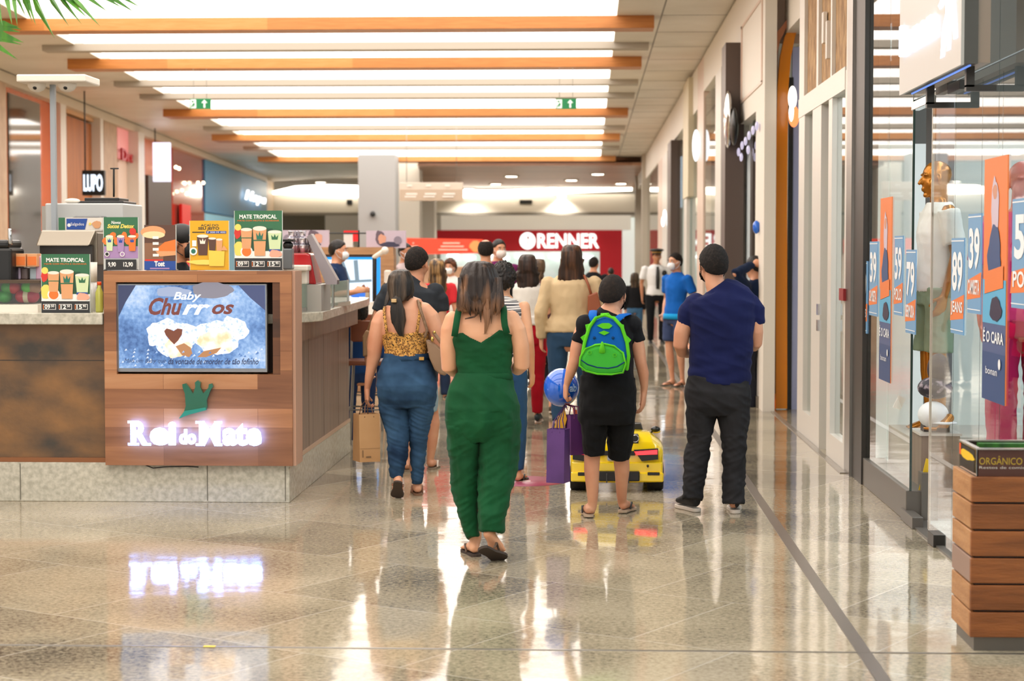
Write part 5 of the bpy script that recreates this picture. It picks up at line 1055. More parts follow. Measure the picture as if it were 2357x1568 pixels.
class Fig:
    """figure laid out against measured outlines; everything sits at real depth Y plus an offset in metres"""
    def __init__(s, Y): s.Y = Y; s.s = S(Y)
    def q(s, px, py, dy=0.0): return P(px, py, s.Y+dy)
    def sec(s, rows):
        """rows: (py, xl, xr, depth_m, dy) -> tube points"""
        return [(s.q((a+b)/2, py, dy), (b-a)/2/s.s, d/2) for py, a, b, d, dy in rows]
    def limb(s, rows):
        """rows: (px, py, dy, r_px)"""
        return [(s.q(px, py, dy), r/s.s, r/s.s) for px, py, dy, r in rows]
    def person(s, mb, label, cx, group=None, vox=.006, it=4):
        loc = V3((P(cx, 900, s.Y).x, s.Y, 0)); o = mb.build('person', loc=loc, remesh=vox, smooth_it=it)
        return tag(o, label, 'person', group)
def carve(line, depth=.03, base=None, soft=.006):
    """pull the surface above line(x) inside the body, so that the edge of the garment follows line"""
    def f(p, n):
        d = base(p, n) if base else 0.0
        z = line(p)
        w = min(max((p.z-z)/soft, 0), 1)
        return d*(1-w)-depth*w
    return f
def interp(xs, ys):
    def g(x):
        if x <= xs[0]: return ys[0]
        for a, b, c, d in zip(xs, xs[1:], ys, ys[1:]):
            if x <= b: return c+(d-c)*(x-a)/(b-a)
        return ys[-1]
    return g
def longhair(par, rows, m, ridge=.05, n=72, strands=(), nm='hair', seed=1, e=2.2, freq=9, cap_top=True):
    """rows: (Vector centre, rx, ry) from crown down; ridged like combed locks; strands: list of tube point lists"""
    b = MB(m); b.smooth = True; rs = []
    fine = []
    for i in range(len(rows)-1):
        (a, x0, y0), (c, x1, y1) = rows[i], rows[i+1]
        for k in range(4): t = k/4; fine.append((a.lerp(c, t), x0+(x1-x0)*t, y0+(y1-y0)*t))
    fine.append(rows[-1])
    for j, (c, rx, ry) in enumerate(fine):
        o = []
        for i in range(n):
            w = 2*math.pi*i/n; cs, sn = math.cos(w), math.sin(w)
            cs = math.copysign(abs(cs)**(2/e), cs); sn = math.copysign(abs(sn)**(2/e), sn)
            z = c.z; h = min(1, j/6)
            k = 1+ridge*h*(mnoise.noise(V3((math.cos(w)*freq*.5+seed, math.sin(w)*freq*.5, z*1.5)))+.5*mnoise.noise(V3((math.cos(w)*freq*1.4, math.sin(w)*freq*1.4+seed, z*3))))
            o.append(V3((c.x+rx*k*cs, c.y+ry*k*sn, c.z+.012*h*mnoise.noise(V3((w*3, seed, z*2))))))
        rs.append(o)
    b.rings(rs)
    for st in strands: b.tube([(p, r, r*.6) for p, r in st], 7)
    return b.build(nm, par)
# ---------------------------------------------------------------- generic person for the crowd
def gp(label, cx, heady, feety=None, Y=None, yaw=0.0, top='#333', top2=None, bottom='#334', legs='pants', sleeve='short', hair='short', hm=None, sk=None, shoes='#222', mk=None, walk=0.0, w=1.0, arms='down', H=None, group=None, hw=1.0, sleevecol=None, tt=None, female=False, armskin=True, hly=None, vox=None, hem=.90, name='person'):
    if Y is None: Y = PZ(cx, feety).y
    hz = P(cx, heady, Y).z; H = H or hz; z0 = hz-H; k = H/1.70
    loc = V3((P(cx, 700, Y).x, Y, z0)); R = Rz(yaw); X_ = R @ V3((1, 0, 0)); sk = sk or SK
    g = lambda x, y, z: loc+R @ V3((x*w if z < 1.45 else x, y, z))*k
    vox = vox or (.011 if Y < 19 else .017)
    hipx = .095; fw = 1.12 if female else 1.0; sh = .165 if female else .185
    def leg(sx):
        ph = walk*sx; return [g(sx*hipx, 0, .90), g(sx*.10, .10*ph+.02, .50+.02*abs(ph)), g(sx*.09, .26*ph-.03, .085+(.05 if ph < 0 else 0))]
    LG = {sx: leg(sx) for sx in (-1, 1)}
    def arm(sx):
        S0 = g(sx*sh, -.01, 1.385)
        if arms == 'down' or (arms == 'one' and sx < 0): return [S0, g(sx*(sh+.05), -.05, 1.11), g(sx*(sh+.05), .04, .86)]
        if arms == 'pocket': return [S0, g(sx*(sh+.075), -.08, 1.12), g(sx*(sh+.01), .03, .92)]
        if arms == 'up': return [S0, g(sx*(sh+.2), .0, 1.52), g(sx*.10, -.05, 1.62)]
        return [S0, g(sx*(sh+.03), -.02, 1.12), g(sx*(sh-.04), .22, 1.16)]
    AR = {sx: arm(sx) for sx in (-1, 1)}
    b = MB(sk)
    b.tube([(g(0, 0, .84), .12*k*w, .09*k*w), (g(0, 0, .93), .15*k*w*fw, .10*k*w), (g(0, 0, 1.06), .125*k*w, .085*k*w), (g(0, .0, 1.25), .145*k*w, .10*k*w), (g(0, -.01, 1.37), .15*k*w, .08*k*w), (g(0, -.01, 1.435), .09*k*w, .055*k)], 16, side=X_)
    hc = g(0, .02, 1.585); head(b, hc, R, k*1.0, g(0, -.012, 1.40))
    kk = k*(.92+.08*w)
    for sx in (-1, 1):
        a, c_, d = AR[sx]; b.tube([(a, .047*kk), (a.lerp(c_, .5), .042*kk), (c_, .036*kk), (c_.lerp(d, .35), .037*kk), (d, .024*kk)], 10)
        hand(b, d, (d-c_).normalized(), R @ V3((-sx, .4, 0)), k, .6, 1 if sx > 0 else -1)
        h, kn, an = LG[sx]; b.tube([(h, .075*kk), (h.lerp(kn, .5), .068*kk), (kn, .050*kk), (kn.lerp(an, .3), .055*kk), (kn.lerp(an, .75), .034*kk), (an, .031*kk)], 12)
        up = walk*sx < 0; heel = an+R @ V3((0, -.05, 0))*k; heel.z = an.z-.085*k; toe = an+R @ V3((sx*.02, .17, 0))*k; toe.z = z0+.012
        foot(b, heel, toe, an, k); LG[sx].append((heel, toe))
    o = b.build(name, loc=loc, remesh=vox, smooth_it=2); tag(o, label, 'person', group)
    # top
    mt = tt or cloth('cloth_'+top.strip('#'), top, top2)
    t = MB(mt); i = .014*k
    t.tube([(g(0, 0, hem), .152*k*w*fw+i, .105*k*w+i), (g(0, 0, hem+.08), .148*k*w*fw+i, .105*k*w+i), (g(0, 0, 1.08), .132*k*w+i, .092*k*w+i), (g(0, .0, 1.25), .15*k*w+i, .103*k*w+i), (g(0, -.01, 1.365), .155*k*w+i, .084*k*w+i), (g(0, -.012, 1.435), .09*k*w+i*.6, .06*k+i*.6), (g(0, -.012, 1.46), .062*k+i*.3, .062*k)], 18, cap=False, side=X_)
    st = MB(cloth('sleeve_'+(sleevecol or top).strip('#'), sleevecol)) if sleevecol else t
    for sx in (-1, 1):
        a, c_, d = AR[sx]
        if sleeve == 'short': st.tube([(a+(a-c_)*.04, .050*kk+i), (a.lerp(c_, .4), .050*kk+i), (a.lerp(c_, .72), .050*kk+i)], 14, cap=False)
        elif sleeve == 'long': st.tube([(a, .052*kk+i), (a.lerp(c_, .5), .046*kk+i), (c_, .042*kk+i), (c_.lerp(d, .92), .030*kk+i)], 14, cap=False)
        if sleeve != 'none': st.ell(a-V3((0, 0, .012*k)), .050*kk+i, .050*kk+i, .042*kk+i)
    t.build('top', o, remesh=vox, smooth_it=2, disp=folds(.006*k))
    if sleevecol: st.build('sleeves', o, remesh=vox, smooth_it=2)
    # bottoms
    mb_ = cloth('bottom_'+bottom.strip('#'), bottom); t = MB(mb_)
    t.tube([(g(0, 0, .80), .13*k*w*fw+i*.5, .10*k*w+i*.5), (g(0, 0, .90), .15*k*w*fw+i*.7, .105*k*w+i*.7), (g(0, 0, 1.0), .135*k*w+i*.6, .092*k*w+i*.5)], 18, cap=False, side=X_)
    fr_ = {'pants': 1.0, 'shorts': .8, 'wide': 1.0}[legs]
    for sx in (-1, 1):
        h, kn, an, _ = LG[sx]
        pts = [(h, .082*kk+i), (h.lerp(kn, .5), .074*kk+i), (kn, .056*kk+i)]
        if legs == 'shorts': pts = [(h, .082*kk+i), (h.lerp(kn, .5), .078*kk+i), (h.lerp(kn, .82), .076*kk+i)]
        else: pts += [(kn.lerp(an, .4), .054*kk+i), (kn.lerp(an, .97), (.040 if legs == 'pants' else .07)*kk+i)]
        t.tube([(p, r, r) for p, r in pts], 14, cap=False); 
    t.build('trousers' if legs != 'shorts' else 'shorts', o, remesh=vox, smooth_it=2, disp=folds(.006*k))
    for sx in (-1, 1):
        heel, toe = LG[sx][3]
        if shoes == 'flip': flipflop(o, heel, toe, k)
        else: shoe(o, heel, toe, k, mat('shoe_'+shoes.strip('#'), shoes, .6))
    hm = hm or (HS if hair in ('short', 'bald') else HBr)
    if hair == 'short': short_hair(o, hc, R, k, hm, seed=cx)
    elif hair == 'bald': short_hair(o, hc, R, k, hm, bald=True, seed=cx)
    elif hair == 'curly': short_hair(o, hc, R, k, hm, vol=1.22, nape=-.95, curl=.12, seed=cx)
    elif hair.startswith('long'):
        L = float(hair[4:] or .30); rr_ = random.Random(int(cx)); wv = [(g(0, -.005, 1.712), .03*k, .03*k), (g(0, -.005, 1.703), .06*k, .062*k), (g(0, -.008, 1.685), .080*k, .088*k), (g(0, -.012, 1.65), .092*k, .106*k), (g(0, -.018, 1.60), .097*k, .108*k), (g(0, -.035, 1.55), .099*k, .090*k)]
        n_ = 7; zb_ = 1.60-L
        for j in range(1, n_+1):
            f = j/n_; wv.append((g(.010*math.sin(j*1.7+cx), -.05-.025*f, 1.55+(zb_-1.55)*f), (.102-.045*f*f)*k*hw, (.060-.035*f)*k))
        st = []
        for j in range(26):
            u = rr_.uniform(-1, 1); x0 = u*.085*hw; ph = rr_.uniform(0, 6); am = .008*min(2, L/.25)
            st.append([(g(x0*(1-.25*f)+am*math.sin(ph+f*L*34), -.088-.012*f+(.02*abs(u)), 1.58+(zb_-.02-rr_.uniform(0, .03)-1.58)*f), (.011 if f < .8 else .003)*k) for f in (0, .17, .33, .5, .67, .83, 1.0)])
        longhair(o, wv, hm, .10, 48, st, seed=cx)
    if mk: mask(o, hc, R, k, mat('mask_'+mk.strip('#'), mk, .8))
    if abs(math.sin(yaw/2)) > .5: eyes(o, hc, R, k)
    o['_k'] = k; return o, g, AR, hc, R, k
# ================================================================ PEOPLE: the walkers in front
# ---- woman in the green jumpsuit
F = Fig(10.0); b = MB(SK2)
b.tube(F.sec([(900, 1055, 1172, .17, 0), (850, 1060, 1172, .17, 0), (800, 1050, 1174, .19, 0), (770, 1040, 1180, .20, 0), (745, 1036, 1184, .18, -.005), (726, 1042, 1178, .15, 0), (713, 1062, 1152, .12, .01), (702, 1078, 1134, .105, .015)]), 28, e=2.3)
head(b, F.q(1106, 655, .03), Rz(0.0), 1.0, F.q(1106, 705, .01))
b.tube(F.limb([(1044, 733, 0, 20), (1035, 760, -.01, 21), (1032, 800, -.01, 19.5), (1034, 846, 0, 18.5), (1044, 852, .06, 17), (1060, 835, .2, 13), (1070, 812, .27, 11)]), 16)
b.tube(F.limb([(1176, 732, 0, 20), (1190, 760, -.01, 21), (1199, 800, -.01, 20), (1201, 840, 0, 19), (1192, 848, .07, 17), (1172, 832, .2, 13), (1160, 812, .27, 11)]), 16)
hand(b, F.q(1072, 808, .28), (.4, .6, .4), (1, 0, 0), 1, .9, -1); hand(b, F.q(1158, 808, .28), (-.4, .6, .4), (-1, 0, 0), 1, .9, 1)
hl, tl = F.q(1096, 1281, .0), F.q(1074, 1271, .2); hl.z = .014; tl.z = .014; al = F.q(1094, 1242, .06)
foot(b, hl, tl, al, 1.0); b.tube([(al, .034), (F.q(1090, 1180, .06), .05)], 12)
# raised rear foot, sole towards the viewer
tr = F.q(1152, 1297, -.09); tr.z = .02; hr = F.q(1118, 1228, -.17); upv = (hr-tr).cross(V3((1, 0, 0))); upv = V3((0, .6, .8)); ar = F.q(1128, 1212, -.02)
upr = V3((.0, 1, .5)); foot(b, hr, tr, ar, 1.05, upr); b.tube([(ar, .034), (F.q(1128, 1160, .0), .05)], 12)
for rows in ([(1070, 950, 0, 30), (1074, 1060, .03, 26), (1090, 1180, .06, 18), (1093, 1240, .06, 13)], [(1140, 950, 0, 30), (1140, 1060, .0, 26), (1132, 1150, -.02, 18), (1128, 1210, -.03, 13)]): b.tube(F.limb(rows), 10)
b.tube(F.sec([(860, 1060, 1170, .15, 0), (970, 1050, 1170, .17, 0)]), 14)
w1 = F.person(b, 'woman walking away in a dark green sleeveless jumpsuit with long straight brown hair', 1106, vox=.0055)
Gj = cloth('green_jumpsuit', '#10502d', '#0c4325', .8, nscale=4, bump=.35, bscale=7)
zl = lambda px, py: P(px, py, 9.9).z
gx = interp([P(x, 700, 9.9).x for x in (1037, 1046, 1061, 1085, 1107, 1130, 1152, 1170, 1184)], [zl(1, y) for y in (783, 768, 764, 778, 788, 773, 757, 765, 777)])
t = MB(Gj); t.tube(F.sec([(880, 1050, 1181, .20, 0), (862, 1053, 1179, .195, 0), (845, 1052, 1177, .195, 0), (800, 1045, 1181, .22, 0), (775, 1036, 1184, .232, 0), (752, 1033, 1187, .222, 0), (748, 1050, 1172, .10, 0)]), 36, e=2.3, cap=False)
t.build('bodice', w1, remesh=.0055, smooth_it=1, disp=carve(lambda p: gx(p.x), .035, folds(.006, (7, 7, 26), .003, (22, 22, 40)), .004))
t = MB(Gj)
for rows in ([(1046, 775, -.118), (1049, 755, -.112), (1052, 735, -.098), (1055, 718, -.075), (1058, 709, -.03), (1060, 712, .04), (1062, 735, .085)], [(1167, 768, -.118), (1162, 750, -.112), (1160, 733, -.100), (1160, 714, -.078), (1158, 705, -.03), (1156, 709, .04), (1155, 733, .085)]):
    MB(Gj).tube([(F.q(*r), .0175, .006) for r in rows], 10, side=(1, .05, 0), cap=False).build('shoulder_strap', w1)
t = MB(Gj); t.tube(F.sec([(857, 1052, 1178, .205, 0), (864, 1051, 1179, .21, 0), (873, 1049, 1181, .212, 0)]), 36, e=2.3, cap=False); t.build('waistband', w1)
t = MB(Gj)
t.tube(F.sec([(868, 1051, 1179, .205, 0), (885, 1042, 1184, .235, -.005), (905, 1031, 1190, .26, -.01), (935, 1026, 1195, .28, -.015), (965, 1026, 1197, .28, -.01), (995, 1029, 1196, .25, 0), (1012, 1040, 1185, .20, 0)]), 36, e=2.4, cap=False)
t.tube(F.sec([(975, 1027, 1104, .23, -.01), (1010, 1030, 1103, .23, 0), (1050, 1034, 1103, .22, .02), (1107, 1039, 1102, .21, .04), (1150, 1049, 1102, .20, .05), (1203, 1062, 1102, .19, .05), (1236, 1075, 1105, .17, .04)]), 28, e=2.2, cap=False)
t.tube(F.sec([(975, 1104, 1197, .23, -.01), (1010, 1103, 1195, .23, 0), (1050, 1103, 1191, .22, .0), (1107, 1102, 1185, .22, -.02), (1150, 1100, 1174, .21, -.05), (1190, 1101, 1167, .20, -.08), (1222, 1106, 1157, .17, -.09)]), 28, e=2.2, cap=False)
def gd(p, n):
    f = 1 if p.z < .8 else .35
    return N3(p, (17, 8, 2.2), .018*f)+N3(p+V3((3, 1, 4)), (7, 7, 16), .005 if p.z > .45 else .009)+N3(p, (30, 20, 12), .003)+ridge(p, (5, 4, 9), .006, .7)+(ridge(p, (9, 6, 22), .004, -.6) if p.z < .75 else 0)
t.build('trousers', w1, remesh=.006, smooth_it=1, disp=gd)
HG = hairmat('hair_highlighted', '#20140f', '#92684a', 17, .6, .40, .68, bmp=(1.36, 1.52))
rows = [(F.q(1103, 601, .0), .03, .03), (F.q(1103, 606, 0), .062, .062), (F.q(1103, 617, 0), .083, .088), (F.q(1103, 636, -.005), .102, .108), (F.q(1105, 660, -.01), .112, .112), (F.q(1105, 684, -.03), .122, .10), (F.q(1105, 704, -.045), .124, .075), (F.q(1104, 716, -.06), .118, .05)]
st = []; rr = random.Random(4)
for i in range(46):
    x = rr.uniform(1054, 1157); L_ = rr.uniform(712, 728) if abs(x-1120) > 16 else rr.uniform(735, 752)
    st.append([(F.q(x, 640, -.07), .006), (F.q(x+rr.uniform(-3, 3), 680, -.115), .010), (F.q(x+rr.uniform(-4, 4), 705, -.125), .008), (F.q(x+(1112-x)*.12, L_, -.118), .0015)])
for i in range(16):
    x = 1120+rr.uniform(-7, 7); st.append([(F.q(x, 690, -.11), .008), (F.q(x+2, 720, -.125), .008), (F.q(1121+(x-1120)*.6, 745, -.122), .005), (F.q(1117+(x-1120)*.3, 768, -.118), .001)])
for i in range(8):
    o = rr.uniform(0, 6); st.append([(F.q(1115, 690+o, -.12), .006), (F.q(1108, 710+o, -.124), .005), (F.q(1092, 728+o*.6, -.122), .003), (F.q(1070, 733+o*.5, -.118), .001)])
longhair(w1, rows, HG, .07, 84, st, seed=3, freq=11)
flipflop(w1, hl, tl, 1.0, mat('sole_brown', '#3c3028', .8), mat('strap_brown', '#5a4638', .7))
off = -upr.normalized()*.004; f_ = (tr-hr)
hs = F.q(1108, 1260, -.22); flipflop(w1, hs, tr+off+V3((.008, 0, -.006)), 1.06, mat('sole_brown', '#3c3028', .8), mat('strap_brown', '#5a4638', .7), V3((0, .8, .7)))
# ---- woman in the leopard top
F = Fig(12.5); b = MB(SK)
b.tube(F.sec([(860, 890, 985, .2, 0), (815, 890, 984, .2, 0), (780, 884, 984, .22, 0), (755, 880, 984, .22, 0), (730, 879, 986, .20, 0), (712, 888, 984, .17, 0), (700, 905, 972, .14, .01), (690, 912, 945, .11, .01)]), 28, e=2.3)
head(b, F.q(922, 668, .03), Rz(-.15), 1.0, F.q(925, 700, .01))
b.tube(F.limb([(880, 728, 0, 17), (872, 745, -.01, 19), (866, 775, -.01, 18.5), (862, 805, 0, 17.5), (861, 822, .01, 16), (855, 845, .02, 13), (849, 872, .03, 10), (845, 896, .05, 7)]), 16)
b.tube(F.limb([(975, 712, 0, 18), (992, 730, 0, 19), (1004, 760, .0, 18), (1012, 795, .0, 16), (1008, 812, .05, 14), (998, 815, .22, 10)]), 16)
hand(b, F.q(845, 898, .05), (-.02, .12, -1), (1, .3, 0), 1.05, 1.0, -1)
hand(b, F.q(998, 815, .23), (-.3, .9, .2), (0, 0, -1), 1, .6, 1)
hl, tl = F.q(962, 1137, 0), F.q(958, 1122, .2); hl.z = .014; tl.z = .014; al = F.q(960, 1112, .05)
foot(b, hl, tl, al, 1.0); b.tube([(al, .034), (F.q(958, 1070, .03), .05)], 12)
tr = F.q(914, 1149, -.10); tr.z = .016; hr = F.q(916, 1108, -.20); ar = F.q(914, 1098, -.1)
foot(b, hr, tr, ar, 1.0, V3((0, 1, .4))); b.tube([(ar, .034), (F.q(913, 1060, -.03), .05)], 12)
for rows in ([(905, 920, 0, 26), (915, 1000, -.02, 17), (914, 1060, -.05, 12), (914, 1095, -.09, 9)], [(970, 920, 0, 26), (964, 1000, .03, 16), (960, 1065, .04, 12), (960, 1110, .05, 9)]): b.tube(F.limb(rows), 10)
w2 = F.person(b, 'woman in leopard print strappy top and tight blue jeans with a low ponytail', 930, vox=.0065)
def leopard():
    m, nt, bs = newmat('leopard_print'); L = nt.links; tc = N(nt, 'ShaderNodeTexCoord')
    nz = N(nt, 'ShaderNodeTexNoise', i_Scale=30.0, i_Detail=2.0); L.new(tc.outputs['Object'], nz.inputs[0])
    ad = N(nt, 'ShaderNodeVectorMath', operation='MULTIPLY_ADD'); ad.inputs[1].default_value = (.02, .02, .02); L.new(nz.outputs['Color'], ad.inputs[0]); L.new(tc.outputs['Object'], ad.inputs[2])
    vo = N(nt, 'ShaderNodeTexVoronoi', i_Scale=80.0); L.new(ad.outputs[0], vo.inputs['Vector'])
    r = N(nt, 'ShaderNodeValToRGB'); r.color_ramp.interpolation = 'CONSTANT'; e = r.color_ramp.elements
    e[0].position = 0; e[0].color = col('#b47a38'); e[1].position = .30; e[1].color = col('#1c130c'); x = e.new(.48); x.color = col('#d09a4c')
    L.new(vo.outputs['Distance'], r.inputs[0]); L.new(r.outputs[0], bs.inputs['Base Color']); bs.inputs['Roughness'].default_value = .8; return m
Lp = leopard()
gx = interp([P(x, 700, 12.4).x for x in (876, 895, 925, 960, 986)], [P(1, y, 12.4).z for y in (772, 763, 768, 763, 770)])
t = MB(Lp); t.tube(F.sec([(824, 885, 985, .22, 0), (800, 884, 985, .23, 0), (770, 879, 987, .245, 0), (750, 876, 990, .24, 0), (746, 895, 975, .10, 0)]), 32, e=2.3, cap=False)
t.build('leopard_top', w2, remesh=.006, smooth_it=1, disp=carve(lambda p: gx(p.x), .035, folds(.005, (8, 8, 26), .002), .004))
t = MB(Lp)
for rows in ([(891, 770, -.118), (888, 748, -.112), (885, 728, -.10), (884, 714, -.07), (886, 705, -.02), (888, 715, .06)], [(959, 770, -.118), (962, 748, -.114), (965, 728, -.104), (967, 708, -.085), (966, 696, -.04), (965, 704, .06)]):
    MB(Lp).tube([(F.q(*r), .010, .005) for r in rows], 8, side=(1, .05, 0), cap=False).build('shoulder_strap', w2)
def denim(nm, c, c2): return mat(nm, c, .9, spec=.2, c2=c2, nscale=4.5, lo=.28, hi=.85, bump=.3, bscale=8)
Dn = denim('blue_denim', '#0e213a', '#456a8e')
t = MB(Dn)
t.tube(F.sec([(816, 884, 988, .215, 0), (835, 878, 994, .235, 0), (860, 868, 1003, .27, -.01), (885, 866, 1007, .29, -.02), (910, 870, 1005, .28, -.01), (930, 878, 1000, .23, 0)]), 32, e=2.4, cap=False)
t.tube(F.sec([(905, 869, 937, .22, 0), (930, 872, 938, .21, 0), (963, 879, 942, .2, 0), (996, 891, 942, .17, -.02), (1020, 891, 940, .15, -.04), (1050, 893, 938, .15, -.06), (1080, 896, 930, .13, -.08), (1100, 899, 927, .11, -.09)]), 22, cap=False)
t.tube(F.sec([(905, 938, 1006, .22, 0), (930, 939, 1001, .21, 0), (963, 943, 994, .19, .02), (1000, 943, 984, .16, .03), (1030, 943, 981, .15, .04), (1060, 944, 978, .14, .04), (1090, 945, 974, .12, .04), (1113, 947, 972, .10, .04)]), 22, cap=False)
t.build('jeans', w2, remesh=.006, smooth_it=1, disp=lambda p, n: N3(p, (9, 9, 20), .004)+ridge(p, (6, 6, 14), .003, .5)+(ridge(p, (8, 8, 34), .0045, .4) if p.z < .62 else 0))
t = MB(Dn); t.tube(F.sec([(813, 884, 988, .222, 0), (822, 882, 990, .228, 0), (829, 880, 993, .236, 0)]), 32, e=2.4, cap=False); t.build('jeans_waistband', w2)
MB(mat('leather_patch', '#b98a3c', .5)).box(F.q(968, 824).x, F.q(979, 824).x, F.Y-.112, F.Y-.09, F.q(968, 827).z, F.q(968, 820).z).build('waist_patch', w2)
HP = hairmat('hair_ash_brown', '#1a1512', '#5c4c3e', 22, 1.0)
rows = [(F.q(922, 620, 0), .02, .02), (F.q(922, 624, 0), .055, .06), (F.q(921, 634, 0), .075, .085), (F.q(922, 650, 0), .088, .10), (F.q(923, 668, -.005), .090, .102), (F.q(923, 680, -.02), .082, .09), (F.q(919, 692, -.05), .06, .06)]
st = []
for i in range(34):
    u = rr.uniform(-1, 1); st.append([(F.q(913+u*8, 686, -.125), .007), (F.q(914+u*13, 710, -.135), .009), (F.q(916+u*14, 735, -.14), .008), (F.q(920+u*9, 758, -.135), .005), (F.q(924+u*5, 774, -.13), .001)])
for i in range(14):
    u = rr.uniform(0, 1); st.append([(F.q(897-u*3, 665, -.02), .008), (F.q(894-u*5, 690, -.04), .009), (F.q(888-u*4, 705, -.06), .003)])
for i in range(8): u = rr.uniform(0, 1); st.append([(F.q(948+u*3, 665, -.02), .008), (F.q(945+u*3, 690, -.03), .007), (F.q(940+u*3, 702, -.06), .003)])
longhair(w2, rows, HP, .06, 72, st, seed=8, freq=12)
MB(HP).tube([(F.q(913, 686, -.10), .02, .02), (F.q(915, 715, -.115), .05, .022), (F.q(918, 740, -.12), .05, .02), (F.q(923, 762, -.12), .02, .012)], 12).build('ponytail', w2)
MB(mat('hair_clip', '#c8a878', .3, .4)).box(F.q(906, 695).x, F.q(918, 695).x, F.Y-.155, F.Y-.13, F.q(906, 695).z, F.q(906, 687).z).build('hair_clip', w2, bevel=.003)
flipflop(w2, hl, tl, 1.0, mat('sole_tan', '#7a5a44', .8), mat('strap_tan', '#8a6048', .7)); flipflop(w2, hr+V3((0, -.006, 0)), tr+V3((0, -.01, 0)), 1.0, mat('sole_brown', '#3c3028', .8), mat('strap_tan', '#8a6048', .7), V3((0, 1, .4)))
# paper bag in her hand
def paperbag(x0, x1, y0, y1, Y, yaw, lab, m, m2=None, D=.11, hc=None, hand_p=None, top_gap=26, nm='paper_bag', cat='bag', wf=.78):
    q0 = P((x0+x1)/2, y1, Y); w = (x1-x0)/S(Y); h = P(0, y0, Y).z-q0.z; R = Rz(yaw); ww = w*wf
    t = thing(nm, lab, cat, q0); g = lambda x, y, z: q0+R @ V3((x, y, 0))+V3((0, 0, z))
    a, c_ = ww/2, D/2
    b = MB(m); bot = [g(-a, -c_, 0), g(a, -c_, 0), g(a, c_, 0), g(-a, c_, 0)]; top = [g(-a, -c_*.8, h), g(a, -c_*.8, h), g(a, c_*.8, h), g(-a, c_*.8, h)]
    ins = [g(-a+.004, -c_*.8+.004, h), g(a-.004, -c_*.8+.004, h), g(a-.004, c_*.8-.004, h), g(-a+.004, c_*.8-.004, h)]; inb = [g(-a+.004, -c_+.004, .006), g(a-.004, -c_+.004, .006), g(a-.004, c_-.004, .006), g(-a+.004, c_-.004, .006)]
    b.add(bot+top+ins+inb, [(0, 3, 2, 1), (0, 1, 5, 4), (1, 2, 6, 5), (2, 3, 7, 6), (3, 0, 4, 7), (4, 5, 9, 8), (5, 6, 10, 9), (6, 7, 11, 10), (7, 4, 8, 11), (8, 9, 13, 12), (9, 10, 14, 13), (10, 11, 15, 14), (11, 8, 12, 15), (12, 13, 14, 15)]); b.build('bag_body', t)
    if m2: b = MB(m2); b.add([g(-a, -c_-.001, h*.28), g(a, -c_-.001, h*.28), g(a, -c_-.001, h*.285), g(-a, -c_-.001, h*.285)], [(0, 1, 2, 3)]); b.add([g(-a*.75, -c_-.0015, h*.1), g(-a*.66, -c_-.0015, h*.1), g(-a*.66, -c_-.0015, h*.25), g(-a*.75, -c_-.0015, h*.25)], [(0, 1, 2, 3)]); b.add([g(-a*.4, -c_-.0015, h*.09), g(a*.1, -c_-.0015, h*.09), g(a*.1, -c_-.0015, h*.12), g(-a*.4, -c_-.0015, h*.12)], [(0, 1, 2, 3)]); b.build('print', t)
    for sy in (-1, 1):
        b = MB(hc or m); hp = hand_p or g(0, 0, h+.14); b.wire([g(-a*.45, sy*c_*.8, h-.02), g(-a*.3, sy*c_*.5, h+.05), hp, g(a*.3, sy*c_*.5, h+.05), g(a*.45, sy*c_*.8, h-.02)], .0035, 6); b.build('handle', t)
    return t
paperbag(809, 878, 949, 1061, 12.45, .45, 'brown kraft paper bag held by the woman in the leopard top', mat('kraft_paper', '#b38a5e', .7, c2='#a87e52', nscale=4), mat('kraft_print', '#6e5236', .7), .15, mat('twine', '#6e4a34', .7), F.q(845, 917, .05), wf=.72)
# her handbag
t = thing('handbag', 'beige leather shoulder bag with a braided strap on the leopard-top woman', 'bag', F.q(1000, 858, -.06))
Lh = mat('beige_leather', '#8f7258', .5, c2='#7f6248', nscale=4)
b = MB(Lh); b.prism([F.q(979, 782, -.12), F.q(1004, 795, -.12), F.q(1022, 812, -.12), F.q(1026, 866, -.12), F.q(1012, 862, -.12), F.q(1000, 852, -.12), F.q(988, 825, -.12)], (0, .13, 0)); b.build('bag_body', t, bevel=.012)
MB(mat('braid', '#7c5f45', .6, bump=.5, bscale=60)).wire([F.q(978, 775, -.13), F.q(983, 760, -.125), F.q(975, 735, -.13), F.q(966, 708, -.115), F.q(962, 693, -.05), F.q(966, 700, .08), F.q(990, 780, .1), F.q(1000, 800, .0)], .010).build('strap', t)
MB(mat('gold', '#c8a860', .2, 1)).ell(F.q(995, 781, -.13), .012, .01, .018).ell(F.q(1000, 765, -.13), .01, .008, .01).build('buckle', t); MB(Lh).wire([F.q(998, 765, -.12), F.q(1012, 785, -.12), F.q(1024, 800, -.1)], .012).build('short_handle', t)
# ---- man in charcoal T-shirt, behind her
F = Fig(14.0); b = MB(SK)
b.tube(F.sec([(880, 900, 1000, .2, 0), (800, 895, 1010, .2, 0), (740, 885, 1015, .22, 0), (680, 885, 1012, .22, 0), (655, 905, 995, .16, 0), (640, 940, 978, .12, 0)]), 24, e=2.3)
hc = F.q(961, 607, .02); head(b, hc, Rz(-.45), 1.03, F.q(958, 645, 0))
b.tube(F.limb([(893, 670, 0, 17), (877, 715, 0, 16), (866, 760, 0, 15), (856, 790, .02, 14), (848, 830, .06, 10)]), 14); b.tube(F.limb([(1003, 672, 0, 17), (1013, 715, 0, 15), (1016, 760, 0, 14), (1014, 800, .05, 11)]), 14)
hand(b, F.q(847, 833, .06), (0, .2, -1), (1, .2, 0), 1.05, .8, -1); hand(b, F.q(1013, 803, .06), (0, .4, -1), (-1, .2, 0), 1.05, .8, 1)
